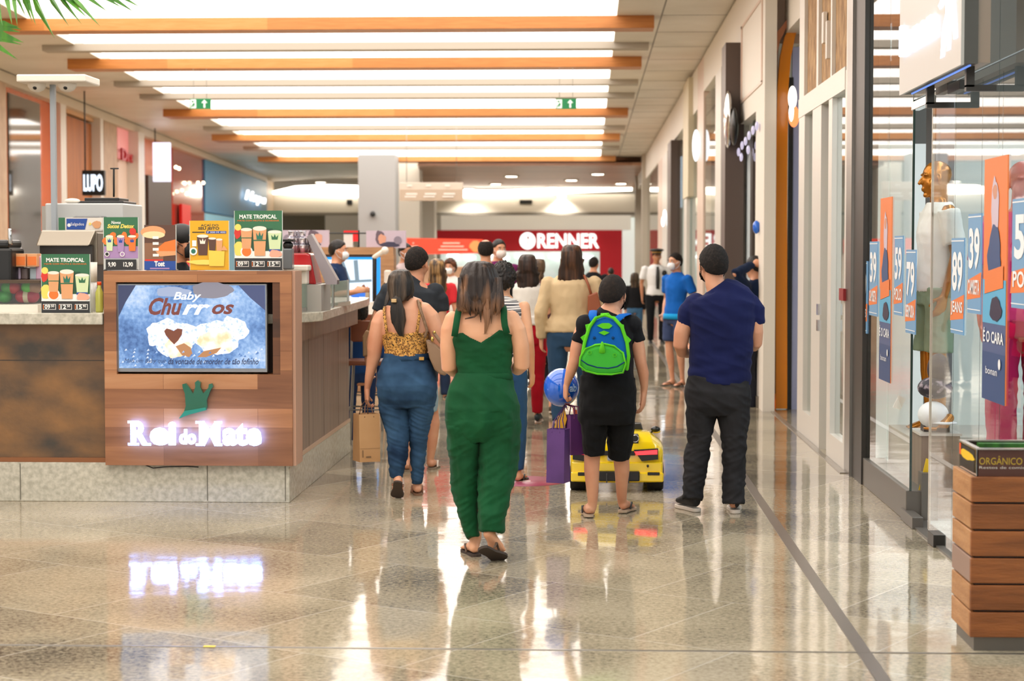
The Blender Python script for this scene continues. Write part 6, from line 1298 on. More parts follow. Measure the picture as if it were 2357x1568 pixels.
hl, tl = F.q(992, 1086, 0), F.q(1000, 1075, .2); hl.z = tl.z = .014; al = F.q(990, 1066, .05); foot(b, hl, tl, al)
b.tube(F.limb([(985, 900, .02, 22), (996, 955, .03, 14), (998, 975, .03, 15), (995, 1020, .03, 12), (990, 1062, .04, 8)]), 14)
hl2, tl2 = F.q(937, 1097, -.15), F.q(934, 1087, .05); hl2.z = tl2.z = .014; foot(b, hl2, tl2, F.q(938, 1075, -.08)); b.tube(F.limb([(945, 900, .0, 22), (943, 955, -.03, 15), (942, 1000, -.06, 14), (939, 1072, -.08, 8)]), 14)
b.tube(F.limb([(975, 860, 0, 26), (985, 905, .02, 22)]), 10); b.tube(F.limb([(930, 860, 0, 26), (942, 905, 0, 22)]), 10)
m3 = F.person(b, 'man in a charcoal T-shirt and pale denim shorts walking beyond the leopard-top woman', 955, vox=.0075)
Ct_ = cloth('charcoal_tee', '#2e3238'); t = MB(Ct_)
t.tube(F.sec([(880, 893, 1008, .25, 0), (800, 890, 1008, .25, 0), (740, 884, 1012, .26, 0), (700, 880, 1016, .26, 0), (672, 882, 1013, .24, 0), (655, 898, 1000, .19, 0), (645, 925, 985, .15, 0), (639, 938, 980, .13, 0)]), 26, e=2.4, cap=False)
t.tube(F.limb([(900, 662, 0, 17), (884, 690, 0, 20), (874, 717, 0, 19)]), 14, cap=False); t.tube(F.limb([(998, 664, 0, 17), (1012, 690, 0, 20), (1017, 717, 0, 17)]), 14, cap=False)
for px, py in ((897, 672), (1001, 673)): t.ell(F.q(px, py), 23/F.s, .07, 22/F.s)
t.build('t_shirt', m3, remesh=.007, smooth_it=3, disp=folds(.006))
t = MB(denim('pale_denim', '#7f9cb0', '#a8c0cc')); t.tube(F.sec([(870, 892, 1006, .25, 0), (895, 888, 1009, .26, 0), (920, 895, 1009, .24, 0)]), 22, cap=False); t.tube(F.sec([(900, 950, 1010, .24, 0), (925, 968, 1010, .2, .02), (945, 972, 1008, .19, .03)]), 18, cap=False); t.tube(F.sec([(900, 900, 952, .24, 0), (925, 910, 958, .2, -.01), (945, 914, 958, .19, -.02)]), 18, cap=False); t.build('shorts', m3, remesh=.008, smooth_it=2)
short_hair(m3, hc, Rz(-.45), 1.06, HS, nape=-.74)
flipflop(m3, hl, tl, 1.1, mat('sole_grey', '#8a7a68', .8), mat('strap_grey', '#d8d0c4', .7)); flipflop(m3, hl2, tl2, 1.1, mat('sole_grey', '#8a7a68', .8), mat('strap_grey', '#d8d0c4', .7))
t = thing('brown_bag', 'brown shoulder bag partly hidden behind the arm of the leopard-top woman', 'bag', F.q(843, 825, 0)); MB(mat('brown_bag', '#8a6a48', .6)).prism([F.q(842, 760, .0), F.q(858, 765, .0), F.q(858, 815, 0), F.q(835, 822, 0), F.q(834, 775, 0)], (0, .1, 0)).build('bag_body', t, bevel=.01); MB(mat('brown_bag', '#8a6a48')).wire([F.q(846, 765, .05), F.q(868, 700, .02), F.q(884, 652, 0)], .01).build('strap', t)
# ---- boy with the backpack
F = Fig(11.5); b = MB(SK)
b.tube(F.sec([(930, 1350, 1452, .2, 0), (870, 1345, 1455, .21, 0), (800, 1347, 1450, .21, 0), (760, 1345, 1455, .2, 0), (735, 1350, 1450, .16, 0), (718, 1378, 1430, .12, .01)]), 24, e=2.3)
hc = F.q(1412, 679, .03); head(b, hc, Rz(-.42), .96, F.q(1408, 718, 0))
b.tube(F.limb([(1345, 745, 0, 16), (1336, 770, 0, 16.5), (1328, 800, 0, 15.5), (1322, 832, .0, 13), (1314, 855, .02, 12.5), (1307, 876, .04, 9), (1304, 888, .05, 7)]), 14)
b.tube(F.limb([(1455, 745, 0, 17), (1463, 775, 0, 17), (1470, 805, 0, 15.5), (1475, 835, 0, 13.5), (1481, 860, .02, 13), (1483, 890, .04, 9), (1482, 905, .05, 7.5)]), 14)
hand(b, F.q(1303, 888, .05), (-.05, .2, -1), (1, .3, 0), .92, 1.25, -1); hand(b, F.q(1482, 906, .05), (-.08, .15, -1), (-1, .35, 0), .98, .55, 1)
hl, tl = F.q(1355, 1198, 0), F.q(1351, 1186, .2); hl.z = tl.z = .02; al = F.q(1363, 1172, .04); foot(b, hl, tl, al, .95)
b.tube(F.limb([(1366, 1010, .0, 24), (1363, 1050, .02, 19), (1362, 1082, .02, 18), (1363, 1110, .02, 16), (1364, 1143, .03, 13), (1364, 1168, .04, 10)]), 14)
hr, tr = F.q(1431, 1184, .2), F.q(1452, 1172, .38); hr.z = tr.z = .02; ar = F.q(1432, 1160, .24); foot(b, hr, tr, ar, .95)
b.tube(F.limb([(1425, 1010, .1, 25), (1430, 1054, .12, 19), (1432, 1082, .14, 18), (1431, 1110, .17, 15), (1431, 1143, .21, 12), (1432, 1160, .24, 10)]), 14)
for rows in ([(1372, 930, 0, 26), (1366, 1010, 0, 24)], [(1428, 930, .05, 26), (1425, 1010, .1, 24)]): b.tube(F.limb(rows), 10)
boy = F.person(b, 'boy in black T-shirt and long black shorts carrying a backpack and gift bags', 1400, vox=.006)
Bt_ = cloth('black_tee', '#141519', bump=.2); t = MB(Bt_)
t.tube(F.sec([(890, 1344, 1461, .24, 0), (860, 1341, 1460, .25, 0), (800, 1341, 1456, .25, 0), (775, 1339, 1460, .25, 0), (752, 1343, 1458, .23, 0), (735, 1352, 1450, .19, 0), (725, 1366, 1437, .16, 0), (717, 1380, 1430, .13, 0)]), 28, e=2.4, cap=False)
t.tube(F.limb([(1352, 738, 0, 14), (1342, 757, 0, 18), (1330, 787, 0, 17)]), 14, cap=False); t.tube(F.limb([(1449, 737, 0, 15), (1460, 757, 0, 19), (1469, 787, 0, 17.5)]), 14, cap=False)
for px, py in ((1350, 748), (1452, 748)): t.ell(F.q(px, py), 26/F.s, .08, 24/F.s)
t.build('t_shirt', boy, remesh=.006, smooth_it=3, disp=folds(.005))
t = MB(cloth('black_shorts', '#0f0f11', bump=.2)); t.tube(F.sec([(868, 1338, 1462, .25, 0), (900, 1334, 1464, .27, -.01), (940, 1331, 1464, .28, -.01), (970, 1332, 1462, .24, 0)]), 28, e=2.4, cap=False)
t.tube(F.sec([(950, 1331, 1399, .24, 0), (1000, 1337, 1398, .22, .01), (1045, 1344, 1390, .19, .02)]), 20, cap=False); t.tube(F.sec([(950, 1397, 1464, .24, .03), (1000, 1398, 1458, .22, .07), (1049, 1398, 1450, .19, .11)]), 20, cap=False)
t.build('shorts', boy, remesh=.006, smooth_it=2, disp=folds(.008, (10, 10, 20)))
short_hair(boy, hc, Rz(-.42), 1.0, hairmat('hair_boy', '#1a1310', '#2a1f18', 70, 70, rough=.85), nape=-.74, vol=1.03)
mask(boy, hc, Rz(-.42), .96, mat('mask_black', '#101012', .8))
Fs = mat('sole_sand', '#b8a088', .8); flipflop(boy, hl, tl, 1.0, Fs, M_black); flipflop(boy, hr, tr, 1.0, Fs, M_black)
# backpack
bp = thing('backpack', 'blue and green animal face backpack with spikes on the back of the boy', 'backpack', F.q(1392, 862, -.2))
Bb = cloth('pack_blue', '#0f5fb8', bump=.1); Bg = cloth('pack_green', '#5cc426', bump=.1); Bg2 = cloth('pack_green_deep', '#3fae3a', bump=.1); Bn = cloth('pack_navy', '#123a6a')
def pk(rows, m, y0, y1, nm, bev=.0, par=bp):
    b = MB(m); b.prism([F.q(x, y, y0) for x, y in rows], (0, y1-y0, 0)); return b.build(nm, par, bevel=bev)
pk([(1345, 858), (1340, 830), (1346, 790), (1356, 755), (1370, 735), (1392, 728), (1414, 735), (1430, 755), (1442, 790), (1447, 825), (1440, 858)], Bb, -.235, -.10, 'pack_body', .03)
rim = [(1343, 850), (1339, 825), (1346, 788), (1357, 752), (1372, 732), (1392, 725), (1413, 732), (1431, 752), (1443, 788), (1447, 820), (1443, 850)]
MB(Bg).wire([F.q(x, y, -.235) for x, y in rim], .011).build('green_piping', bp)
for tri in ([(1347, 792), (1336, 777), (1353, 766)], [(1351, 770), (1347, 748), (1364, 744)], [(1443, 795), (1453, 783), (1438, 768)], [(1438, 770), (1436, 748), (1424, 744)]): pk(tri, Bg, -.235, -.215, 'side_spike')
fl = [(1334, 842), (1336, 822), (1348, 803), (1370, 794), (1392, 792), (1414, 797), (1434, 812), (1440, 838), (1434, 858), (1408, 862), (1375, 861), (1348, 854)]
fp = pk(fl, Bg2, -.30, -.22, 'front_pocket', .025); MB(Bg).wire([F.q(x, y, -.295) for x, y in fl+[fl[0]]], .006).build('pocket_piping', fp)
MB(Bn).wire([F.q(x, y, -.302) for x, y in ((1338, 829), (1352, 839), (1375, 846), (1400, 848), (1420, 844), (1437, 834))], .0035).build('smile_line', fp)
b = MB(Bg); b.tube([(F.q(1386, 812, -.30), .02, .006), (F.q(1386, 804, -.315), .017, .008), (F.q(1386, 788, -.31), .006, .005)], 10); b.build('nose_horn', fp)
for px, py in ((1357, 812), (1415, 818)): MB(Bg).wire([F.q(px+4*math.cos(a*math.pi/5), py+4*math.sin(a*math.pi/5), -.304) for a in range(11)], .0018, 6).build('nostril', fp)
for px in (1368, 1411): MB(Bn).ell(F.q(px, 778, -.24), .009, .006, .009).build('eye_dot', bp)
for dm in ([(1374, 750), (1386, 744), (1402, 744), (1410, 750), (1402, 757), (1388, 757)], [(1378, 766), (1390, 761), (1403, 766), (1391, 772)]): pk(dm, Bg, -.245, -.233, 'diamond_patch')
MB(Bg).wire([F.q(1382, 733, -.2), F.q(1384, 724, -.2), F.q(1400, 723, -.2), F.q(1408, 731, -.2)], .008).build('grab_handle', bp)
for rows in ([(1368, 738, -.13), (1364, 726, -.10), (1366, 716, -.03), (1362, 726, .07)], [(1418, 737, -.13), (1432, 726, -.10), (1444, 723, -.04), (1440, 730, .07)]): MB(Bb).tube([(F.q(*r), .026, .006) for r in rows], 10, side=(1, 0, 0), cap=False).build('shoulder_strap', bp)
pk([(1441, 800), (1449, 803), (1449, 838), (1443, 845)], Bb, -.21, -.12, 'side_pocket', .01); pk([(1440, 802), (1444, 802), (1443, 815), (1440, 815)], Cre, -.22, -.20, 'zip_tag')
# gift bags and balloon in his left hand
hp = F.q(1301, 930, .07)
Pu = mat('purple_paper', '#5a3478', .6, c2='#4c2a68', nscale=5)
paperbag(1254, 1316, 982, 1110, 11.45, -.35, 'tall purple paper gift bag hanging lowest from the hand of the boy', Pu, None, .11, Pu, hp, nm='gift_bag', wf=.7)
paperbag(1302, 1342, 950, 1046, 11.62, .5, 'shorter purple gift bag with an orange edge behind the tall one', mat('plum_paper', '#5c2c6c', .6), None, .09, mat('plum_handle', '#7a2a5a', .6), hp, nm='gift_bag', wf=.85)
t = thing('gift_bag', 'orange and red striped gift bag sticking out right of the purple ones', 'bag', F.q(1335, 1046, .16)); MB(mat('coral_paper', '#e0684c', .6)).prism([F.q(1318, 940, .19), F.q(1328, 945, .19), F.q(1341, 1030, .19), F.q(1336, 1044, .19), F.q(1330, 1010, .19)], (0, .03, 0)).build('bag_body', t); MB(mat('coral_paper', '#e0684c', .6)).wire([F.q(1322, 942, .2), F.q(1310, 930, .1), hp], .003, 6).build('handle', t)
t = thing('gift_bag', 'yellow paper bag edge showing behind the tall purple gift bag', 'bag', F.q(1285, 1090, .1)); MB(mat('yellow_paper', '#d8a020', .6)).prism([F.q(1284, 960, .1), F.q(1300, 945, .1), F.q(1305, 965, .1), F.q(1270, 1085, .1), F.q(1257, 1085, .1), F.q(1268, 1010, .1)], (0, .04, 0)).build('bag_body', t); MB(mat('yellow_paper', '#d8a020', .6)).wire([F.q(1296, 950, .12), hp], .003, 6).build('handle', t)
t = thing('balloon', 'round blue balloon with white lettering beside the hand of the boy', 'balloon', F.q(1295, 938, .24))
bc = F.q(1292, 892, .25); MB(mat('balloon_blue', '#0a5ed0', .08, coat=.8)).ell(bc, .112, .112, .121, None, 32, 20).build('balloon_skin', t); MB(mat('balloon_blue', '#0a5ed0', .08, coat=.8)).lathe(F.q(1302, 937, .25), [(.002, .0), (.012, -.004), (.004, .012), (.008, .02)], 10).build('knot', t)
b = MB(mat('balloon_print', '#b8dcff', .3)); vs, fs = textmesh('ab', 0, .03); pts = []
for x, y in vs:
    th = math.radians(28+30*x); ph = math.radians(-10+24*y); pts.append(bc+V3((math.sin(th)*math.cos(ph)*.1135, -math.cos(th)*math.cos(ph)*.1135, math.sin(ph)*.1225)))
b.add(pts, fs); b.build('print', t)
MB(mat('ribbon_pink', '#c0407a', .5)).wire([F.q(1302, 938, .25), F.q(1308, 945, .2), F.q(1301, 935, .1), hp], .002, 5).build('ribbon', t)
# ---- man in the navy T-shirt
F = Fig(11.8); b = MB(SK)
b.tube(F.sec([(930, 1590, 1718, .2, 0), (860, 1592, 1722, .22, 0), (780, 1594, 1728, .22, 0), (720, 1588, 1732, .22, 0), (700, 1600, 1720, .17, 0), (675, 1625, 1680, .11, .0), (655, 1628, 1672, .11, 0)]), 24, e=2.3)
hc = F.q(1641, 612, .03); head(b, hc, Rz(.30), 1.08, F.q(1650, 668, 0))
b.tube(F.limb([(1597, 700, 0, 21), (1578, 740, 0, 19), (1570, 765, 0, 19), (1566, 795, .0, 17), (1570, 810, .06, 14), (1582, 815, .16, 10), (1592, 808, .24, 8)]), 14)
b.tube(F.limb([(1722, 700, 0, 21), (1738, 740, 0, 18), (1741, 765, 0, 16), (1741, 790, .02, 14), (1736, 798, .1, 12), (1715, 795, .25, 9)]), 14)
hand(b, F.q(1593, 806, .25), (.35, .6, .35), (0, -.3, 1), 1.05, .8, -1); hand(b, F.q(1712, 794, .26), (-.5, .6, .2), (0, 0, 1), 1.05, .8, 1)
al, ar = F.q(1592, 1140, .05), F.q(1690, 1160, -.05)
b.tube([(F.q(1600, 1050, .0), .05), (al, .034)], 12); b.tube([(F.q(1690, 1060, .0), .05), (ar, .034)], 12)
for rows in ([(1615, 930, 0, 28), (1610, 1030, .01, 20), (1596, 1120, .04, 12), (1593, 1140, .05, 10)], [(1692, 930, 0, 28), (1690, 1040, .0, 20), (1690, 1155, -.05, 10)]): b.tube(F.limb(rows), 10)
m5 = F.person(b, 'man in a navy blue T-shirt and dark grey jeans with black sneakers', 1650, vox=.007)
Nt = cloth('navy_tee', '#171e4c', '#121840', nscale=3, bump=.3, bscale=6); t = MB(Nt)
t.tube(F.sec([(884, 1583, 1728, .27, 0), (850, 1586, 1727, .27, 0), (800, 1589, 1731, .28, 0), (760, 1588, 1734, .29, 0), (725, 1583, 1738, .29, 0), (700, 1581, 1741, .27, 0), (685, 1584, 1736, .23, 0), (674, 1594, 1724, .20, 0), (664, 1612, 1700, .16, 0), (656, 1623, 1678, .135, 0)]), 32, e=2.4, cap=False)
t.tube(F.limb([(1600, 692, 0, 19), (1585, 718, 0, 23), (1576, 749, 0, 19)]), 18, cap=False); t.tube(F.limb([(1722, 690, 0, 20), (1737, 716, 0, 23), (1744, 748, 0, 16)]), 18, cap=False)
def nd(p, n): lo_ = max(0, 1.25-p.z); return (N3(p, (6, 6, 20), .009*min(1, lo_*2)+.002)+ridge(p, (4, 4, 14), .005, .4)+N3(p+V3((2, 0, 1)), (18, 18, 18), .0025)) if abs(n.z) < .7 else 0
for px, py in ((1602, 700), (1720, 699)): t.ell(F.q(px, py), 24/F.s, .08, 26/F.s)
t.build('t_shirt', m5, remesh=.0065, smooth_it=3, disp=nd)
Gj_ = denim('grey_jeans', '#1d1d1f', '#333235'); t = MB(Gj_)
t.tube(F.sec([(868, 1584, 1726, .25, 0), (900, 1578, 1727, .28, -.01), (930, 1578, 1727, .28, 0), (955, 1585, 1722, .22, 0)]), 28, e=2.4, cap=False)
t.tube(F.sec([(925, 1578, 1652, .24, 0), (960, 1578, 1648, .22, .01), (1020, 1584, 1635, .19, .02), (1041, 1577, 1632, .18, .02), (1086, 1574, 1624, .17, .0), (1120, 1573, 1619, .16, -.02), (1150, 1572, 1616, .15, -.04)]), 22, cap=False)
t.tube(F.sec([(925, 1652, 1727, .24, 0), (960, 1652, 1726, .22, 0), (1000, 1661, 1719, .2, 0), (1041, 1664, 1716, .18, 0), (1086, 1663, 1715, .17, -.02), (1130, 1664, 1713, .16, -.04), (1160, 1665, 1713, .16, -.05)]), 22, cap=False)
t.build('jeans', m5, remesh=.0065, smooth_it=2, disp=lambda p, n: (N3(p, (10, 10, 10), .007)+ridge(p, (6, 6, 15), .005, .6)+(ridge(p, (8, 8, 26), .0045, -.5) if p.z < .5 else 0)) if abs(n.z) < .8 else 0)
short_hair(m5, hc, Rz(.30), 1.12, hairmat('hair_navy_man', '#14100e', '#2a211d', 90, 90, rough=.85), nape=-.78)
mask(m5, hc, Rz(.30), 1.08, mat('mask_black', '#101012', .8))
MB(M_black).tube([(F.q(1584, 814, .17), .031, .028), (F.q(1587, 813, .19), .030, .027)], 14).build('wristwatch', m5)
hl, tl = F.q(1602, 1168, .0), F.q(1562, 1140, .22); hl.z = .028; tl.z = .024; hl = F.q(1606, 1172, -.02); hl.z = .024; shoe(m5, hl, tl+V3((0, 0, 0)), 1.05, ank=1)
hl, tl = F.q(1692, 1190, -.08), F.q(1688, 1172, .18); hl.z = tl.z = .024; shoe(m5, hl, tl, 1.08, ank=1)
tag(MB(M_black).cbox(F.q(1610, 800, .34), .04, .006, .075, Matrix.Rotation(-.6, 3, 'X')).build('phone', bevel=.004), 'dark phone held in front of the man in the navy T-shirt', 'phone')
# ================================================================ PEOPLE: the crowd beyond
PI = math.pi
o, g, AR, hc, R, k = gp('woman in a white top with black sleeves and deep red trousers', 1214, 588, 974, female=True, top='#e4e0da', sleevecol='#16161a', sleeve='short', bottom='#a00d20', hair='long.27', hw=1.25, shoes='#1c2a30', walk=.55, arms='front', w=1.05, hm=hairmat('hair_warm', '#1f1512', '#4a3228'), hem=1.0)
o, g, AR, hc, R, k = gp('woman in striped sleeveless top with dark curly hair behind the woman in green', 1158, 611, 1112, female=True, top='#b8aaae', sleeve='none', bottom='#2b4f78', hair='curly', hm=HB, shoes='flip', walk=.6, w=1.02, yaw=-.15, tt=mat('striped_top', '#e0dcd8', .8, c2='#3a3a44', nscale=1, stretch=(2, 2, 160), detail=0, lo=.48, hi=.52), sk=SK2)
o, g, AR, hc, R, k = gp('woman in a cream sweater and jeans with very long wavy brown hair', 1315, 566, None, Y=16.6, female=True, top='#cdb48e', sleeve='long', bottom='#27415c', hair='long.50', hw=1.15, hm=hairmat('hair_wavy', '#2a1a12', '#6a4630'), shoes='#333333', walk=.3, w=1.25, hem=.93, H=1.69)
t = thing('shoulder_bag', 'brown leather shoulder bag on the woman in the cream sweater', 'bag', P(1366, 720, 16.5)); MB(mat('cognac', '#8f4a2a', .5)).prism([P(1353, 680, 16.4), P(1375, 672, 16.4), P(1388, 722, 16.4), P(1352, 722, 16.4)], (0, .12, 0)).build('bag_body', t, bevel=.012); MB(mat('cognac', '#8f4a2a')).wire([P(1362, 682, 16.45), P(1354, 655, 16.4), P(1345, 635, 16.5)], .012).build('strap', t)
o, g, AR, hc, R, k = gp('small child in a red top and black shorts between two women', 1252, 700, 952, top='#e0101c', bottom='#15161c', legs='shorts', walk=-.5, w=1.2, shoes='#4a3a2c', hm=HS, hair='short', sleeve='short')
o, g, AR, hc, R, k = gp('man in a bright blue T-shirt and navy shorts wearing a white mask', 1556, 583, 889, yaw=PI-.9, top='#1560b8', bottom='#3a4668', legs='shorts', mk='#eceef2', arms='pocket', w=1.08, shoes='flip', hm=HS)
MB(cloth('cyan_shirt_hem', '#1c9ad8')).tube([(g(0, 0, .86), .185*k*1.08, .13*k*1.08), (g(0, 0, .93), .175*k*1.08, .128*k*1.08)], 20, cap=False, side=R @ V3((1, 0, 0))).build('cyan_hem', o)
o, g, AR, hc, R, k = gp('security guard in white shirt, black tie and peaked cap', 1511, 577, 790, yaw=PI+.1, top='#e6e6e8', bottom='#17181c', sleeve='short', hair='short', w=1.12, arms='down', shoes='#111111', sk=SK3, H=1.70)
Mcp = mat('cap_black', '#121214', .6); b = MB(Mcp); b.ell(hc+V3((0, 0, .125)), .13, .14, .03).tube([(hc+V3((0, 0, .06)), .088, .105), (hc+V3((0, 0, .12)), .098, .115)], 16, cap=False); b.ell(hc+V3((0, -.11, .062)), .07, .05, .012); b.build('peaked_cap', o); MB(mat('cap_gold', '#c89030', .4)).tube([(hc+V3((0, 0, .075)), .093, .110), (hc+V3((0, 0, .092)), .094, .111)], 16, cap=False).build('cap_band', o)
MB(M_black).tube([(g(0, .135, 1.41), .025, .01), (g(0, .16, 1.2), .035, .01), (g(0, .155, 1.02), .03, .01)], 8).build('tie', o); MB(Mcp).ell(g(-.11, .13, 1.30), .045, .02, .055).build('badge', o)
o, g, AR, hc, R, k = gp('woman with long dark hair in a black top and jeans walking beside the guard', 1461, 629, None, Y=36, H=1.45, female=True, top='#16161a', bottom='#3f6488', hair='long.34', hm=hairmat('hair_soft', '#2a2018', '#5a4632'), shoes='#222222', sleeve='long')
o, g, AR, hc, R, k = gp('man in a purple shirt and white mask facing the viewer', 1147, 552, None, Y=22.0, H=1.76, yaw=PI+.5, top='#6a2458', bottom='#222222', mk='#e8dcd8', sleeve='long', w=1.1, hm=HB)
o, g, AR, hc, R, k = gp('man with thinning dark hair in a black shirt seen from behind', 1118, 552, None, Y=20.0, H=1.78, yaw=.1, top='#17171b', bottom='#222222', hair='bald', hm=HS, w=1.0)
o, g, AR, hc, R, k = gp('dark-haired masked man in profile left of the man in the charcoal T-shirt', 932, 560, None, Y=24.0, H=1.75, yaw=PI+.8, top='#b9a8a8', bottom='#333333', mk='#e0e4ea', hm=HB, sk=SK3)
o, g, AR, hc, R, k = gp('woman with blonde streaked hair and a red top left of the woman in green', 1006, 598, None, Y=21.0, H=1.62, yaw=.3, female=True, top='#d8343c', bottom='#22304a', sleeve='short', hair='long.38', hm=hairmat('hair_blonde', '#3c2c20', '#c89c64'), hw=1.1)
o, g, AR, hc, R, k = gp('woman in white with curly hair and a white mask facing the viewer', 1037, 599, None, Y=27.0, H=1.6, yaw=PI-.3, female=True, top='#e2ddda', bottom='#2c4f50', mk='#eeeef0', hair='curly', hm=hairmat('hair_red', '#3c2014', '#7a4628'), sleeve='long', w=1.15)
o, g, AR, hc, R, k = gp('man in a black jacket seen from behind near the red store sign', 1366, 592, None, Y=31.0, H=1.72, yaw=-.4, top='#15171b', bottom='#222222', sleeve='long', hm=HS, w=1.1)
o, g, AR, hc, R, k = gp('distant person with dark hair right above the head of the boy', 1406, 617, None, Y=40.0, H=1.4, yaw=0, top='#7a4a3c', bottom='#222222', hm=HB)
o, g, AR, hc, R, k = gp('woman in a dark patterned top right of the red-trousered woman', 1240, 597, None, Y=23.0, H=1.58, yaw=-.5, female=True, top='#4a2a34', top2='#8a6a64', bottom='#222222', hair='long.22', hm=hairmat('hair_soft2', '#4a382c', '#7a6248'), w=1.1)
# person with arms behind the head, in the doorway on the right
o, g, AR, hc, R, k = gp('person in a navy long-sleeved top with hands raised behind the head in the doorway', 1738, 590, None, Y=19.9, H=1.70, yaw=.9, top='#10203c', bottom='#20222c', sleeve='long', arms='up', hm=HB, w=1.0)
# kiosk worker in black cap and mask, profile to the right
o, g, AR, hc, R, k = gp('kiosk worker in black cap and black mask in profile behind the menu cards', 412, 519, None, Y=13.2, H=1.86, yaw=-PI/2-.25, top='#17191c', bottom='#17181a', mk='#111113', sk=SK3, vox=.008, hm=HB)
b = MB(Mcp); b.ell(hc+V3((0, 0, .055)), .098, .108, .085, R, 20, 12); b.build('black_cap', o); MB(Cor).ell(hc+R @ V3((.04, .095, .055)), .018, .012, .012, R, 8, 6).build('cap_logo', o)
# worker in the second kiosk looking down
o, g, AR, hc, R, k = gp('worker in a dark blue shirt and white mask looking down at the second kiosk', 776, 553, None, Y=20.2, H=1.74, yaw=-PI/2-.1, top='#1c2f52', bottom='#1c1c20', mk='#e4e6ea', arms='front', hm=HB, w=1.05)
# customer seated at the kiosk end, head resting low
o, g, AR, hc, R, k = gp('seated customer in blue with dark hair bent over the kiosk end', 826, 697, None, Y=16.3, H=1.32, yaw=.5, top='#16386a', bottom='#1c2f54', hair='curly', hm=HB, sleeve='long', w=1.15)
# shop mannequins
def mannequin(px, topy, Y, z0, yaw, lab, body, top_m, bot_m, shorts=True):
    hz = P(px, topy, Y).z; H = hz-z0; k = H/1.70; loc = V3((P(px, 700, Y).x, Y, z0)); R = Rz(yaw); X_ = R @ V3((1, 0, 0)); g = lambda x, y, z: loc+R @ V3((x, y, z))*k
    b = MB(body)
    b.tube([(g(0, 0, .84), .12*k, .09*k), (g(0, 0, .93), .15*k, .10*k), (g(0, 0, 1.06), .12*k, .085*k), (g(0, .0, 1.25), .15*k, .10*k), (g(0, -.01, 1.37), .15*k, .08*k), (g(0, -.01, 1.43), .08*k, .055*k)], 18, side=X_)
    hc = g(0, .015, 1.585); head(b, hc, R, k*1.02, g(0, -.01, 1.40))
    for sx in (-1, 1):
        a, c_, d = g(sx*.175, -.01, 1.385), g(sx*.205, -.05, 1.11), g(sx*.2, .02, .86)
        b.tube([(a, .047*k), (a.lerp(c_, .5), .043*k), (c_, .036*k), (d, .024*k)], 12); hand(b, d, d-c_, R @ V3((-sx, .3, 0)), k, .4, sx)
        h, kn, an = g(sx*.095, 0, .9), g(sx*.1, .02, .5), g(sx*.09, 0, .085); b.tube([(h, .078*k), (h.lerp(kn, .5), .068*k), (kn, .05*k), (kn.lerp(an, .3), .054*k), (an, .032*k)], 14)
        foot(b, an+R @ V3((0, -.05, -.08))*k, an+R @ V3((0, .17, -.08))*k, an, k)
    o = b.build('mannequin', loc=loc, remesh=.007, smooth_it=3); tag(o, lab, 'mannequin'); i = .016*k
    t = MB(top_m); t.tube([(g(0, 0, .88), .155*k+i, .11*k+i), (g(0, 0, 1.06), .138*k+i, .10*k+i), (g(0, .0, 1.25), .155*k+i, .11*k+i), (g(0, -.01, 1.365), .158*k+i, .088*k+i), (g(0, -.01, 1.44), .08*k+i, .06*k+i)], 22, cap=False, side=X_)
    for sx in (-1, 1): a, c_ = g(sx*.18, -.01, 1.39), g(sx*.215, -.05, 1.11); t.tube([(a, .052*k+i), (a.lerp(c_, .75), .052*k+i)], 14, cap=False)
    t.build('t_shirt', o, remesh=.009, smooth_it=3, disp=folds(.006))
    t = MB(bot_m); t.tube([(g(0, 0, .80), .14*k+i, .11*k+i), (g(0, 0, .98), .14*k+i, .10*k+i)], 20, cap=False, side=X_)
    for sx in (-1, 1):
        h, kn, an = g(sx*.095, 0, .9), g(sx*.1, .02, .5), g(sx*.09, 0, .085); t.tube([(h, .085*k+i), (kn, .075*k+i)] if shorts else [(h, .085*k+i), (kn, .065*k+i), (an, .06*k+i)], 16, cap=False)
    t.build('shorts' if shorts else 'trousers', o, remesh=.009, smooth_it=2, disp=folds(.008))
    return o, g, k, R
Gold = mat('gold_mannequin', '#b87420', .25, .55, c2='#a8661a', nscale=3)
mo, g, k, R = mannequin(2156, 371, 12.9, .42, PI/2+.15, 'golden bald mannequin in a white T-shirt and pale green shorts behind the shop glass', Gold, cloth('tee_white', '#e8e6e2'), cloth('pale_green_shorts', '#8ea088'))
MB(Cor).cbox(g(.15, .06, .93), .02, .02, .012).build('orange_label', mo)
struct(MB(mat('podium', '#b9b4ac', .4)).box(2.12, 3.1, 12.4, 13.3, 0, .42).build('trim_40'))
mo, g, k, R = mannequin(2350, 372, 10.6, .30, PI, 'mannequin in a magenta outfit at the right edge inside the shop', mat('pink_mannequin', '#c86a60', .4), cloth('magenta_top', '#b81458', '#d83a78'), cloth('magenta_trousers', '#b01050'), False)
struct(MB(mat('podium', '#b9b4ac', .4)).box(2.35, 2.95, 10.3, 10.9, 0, .30).build('trim_41'))
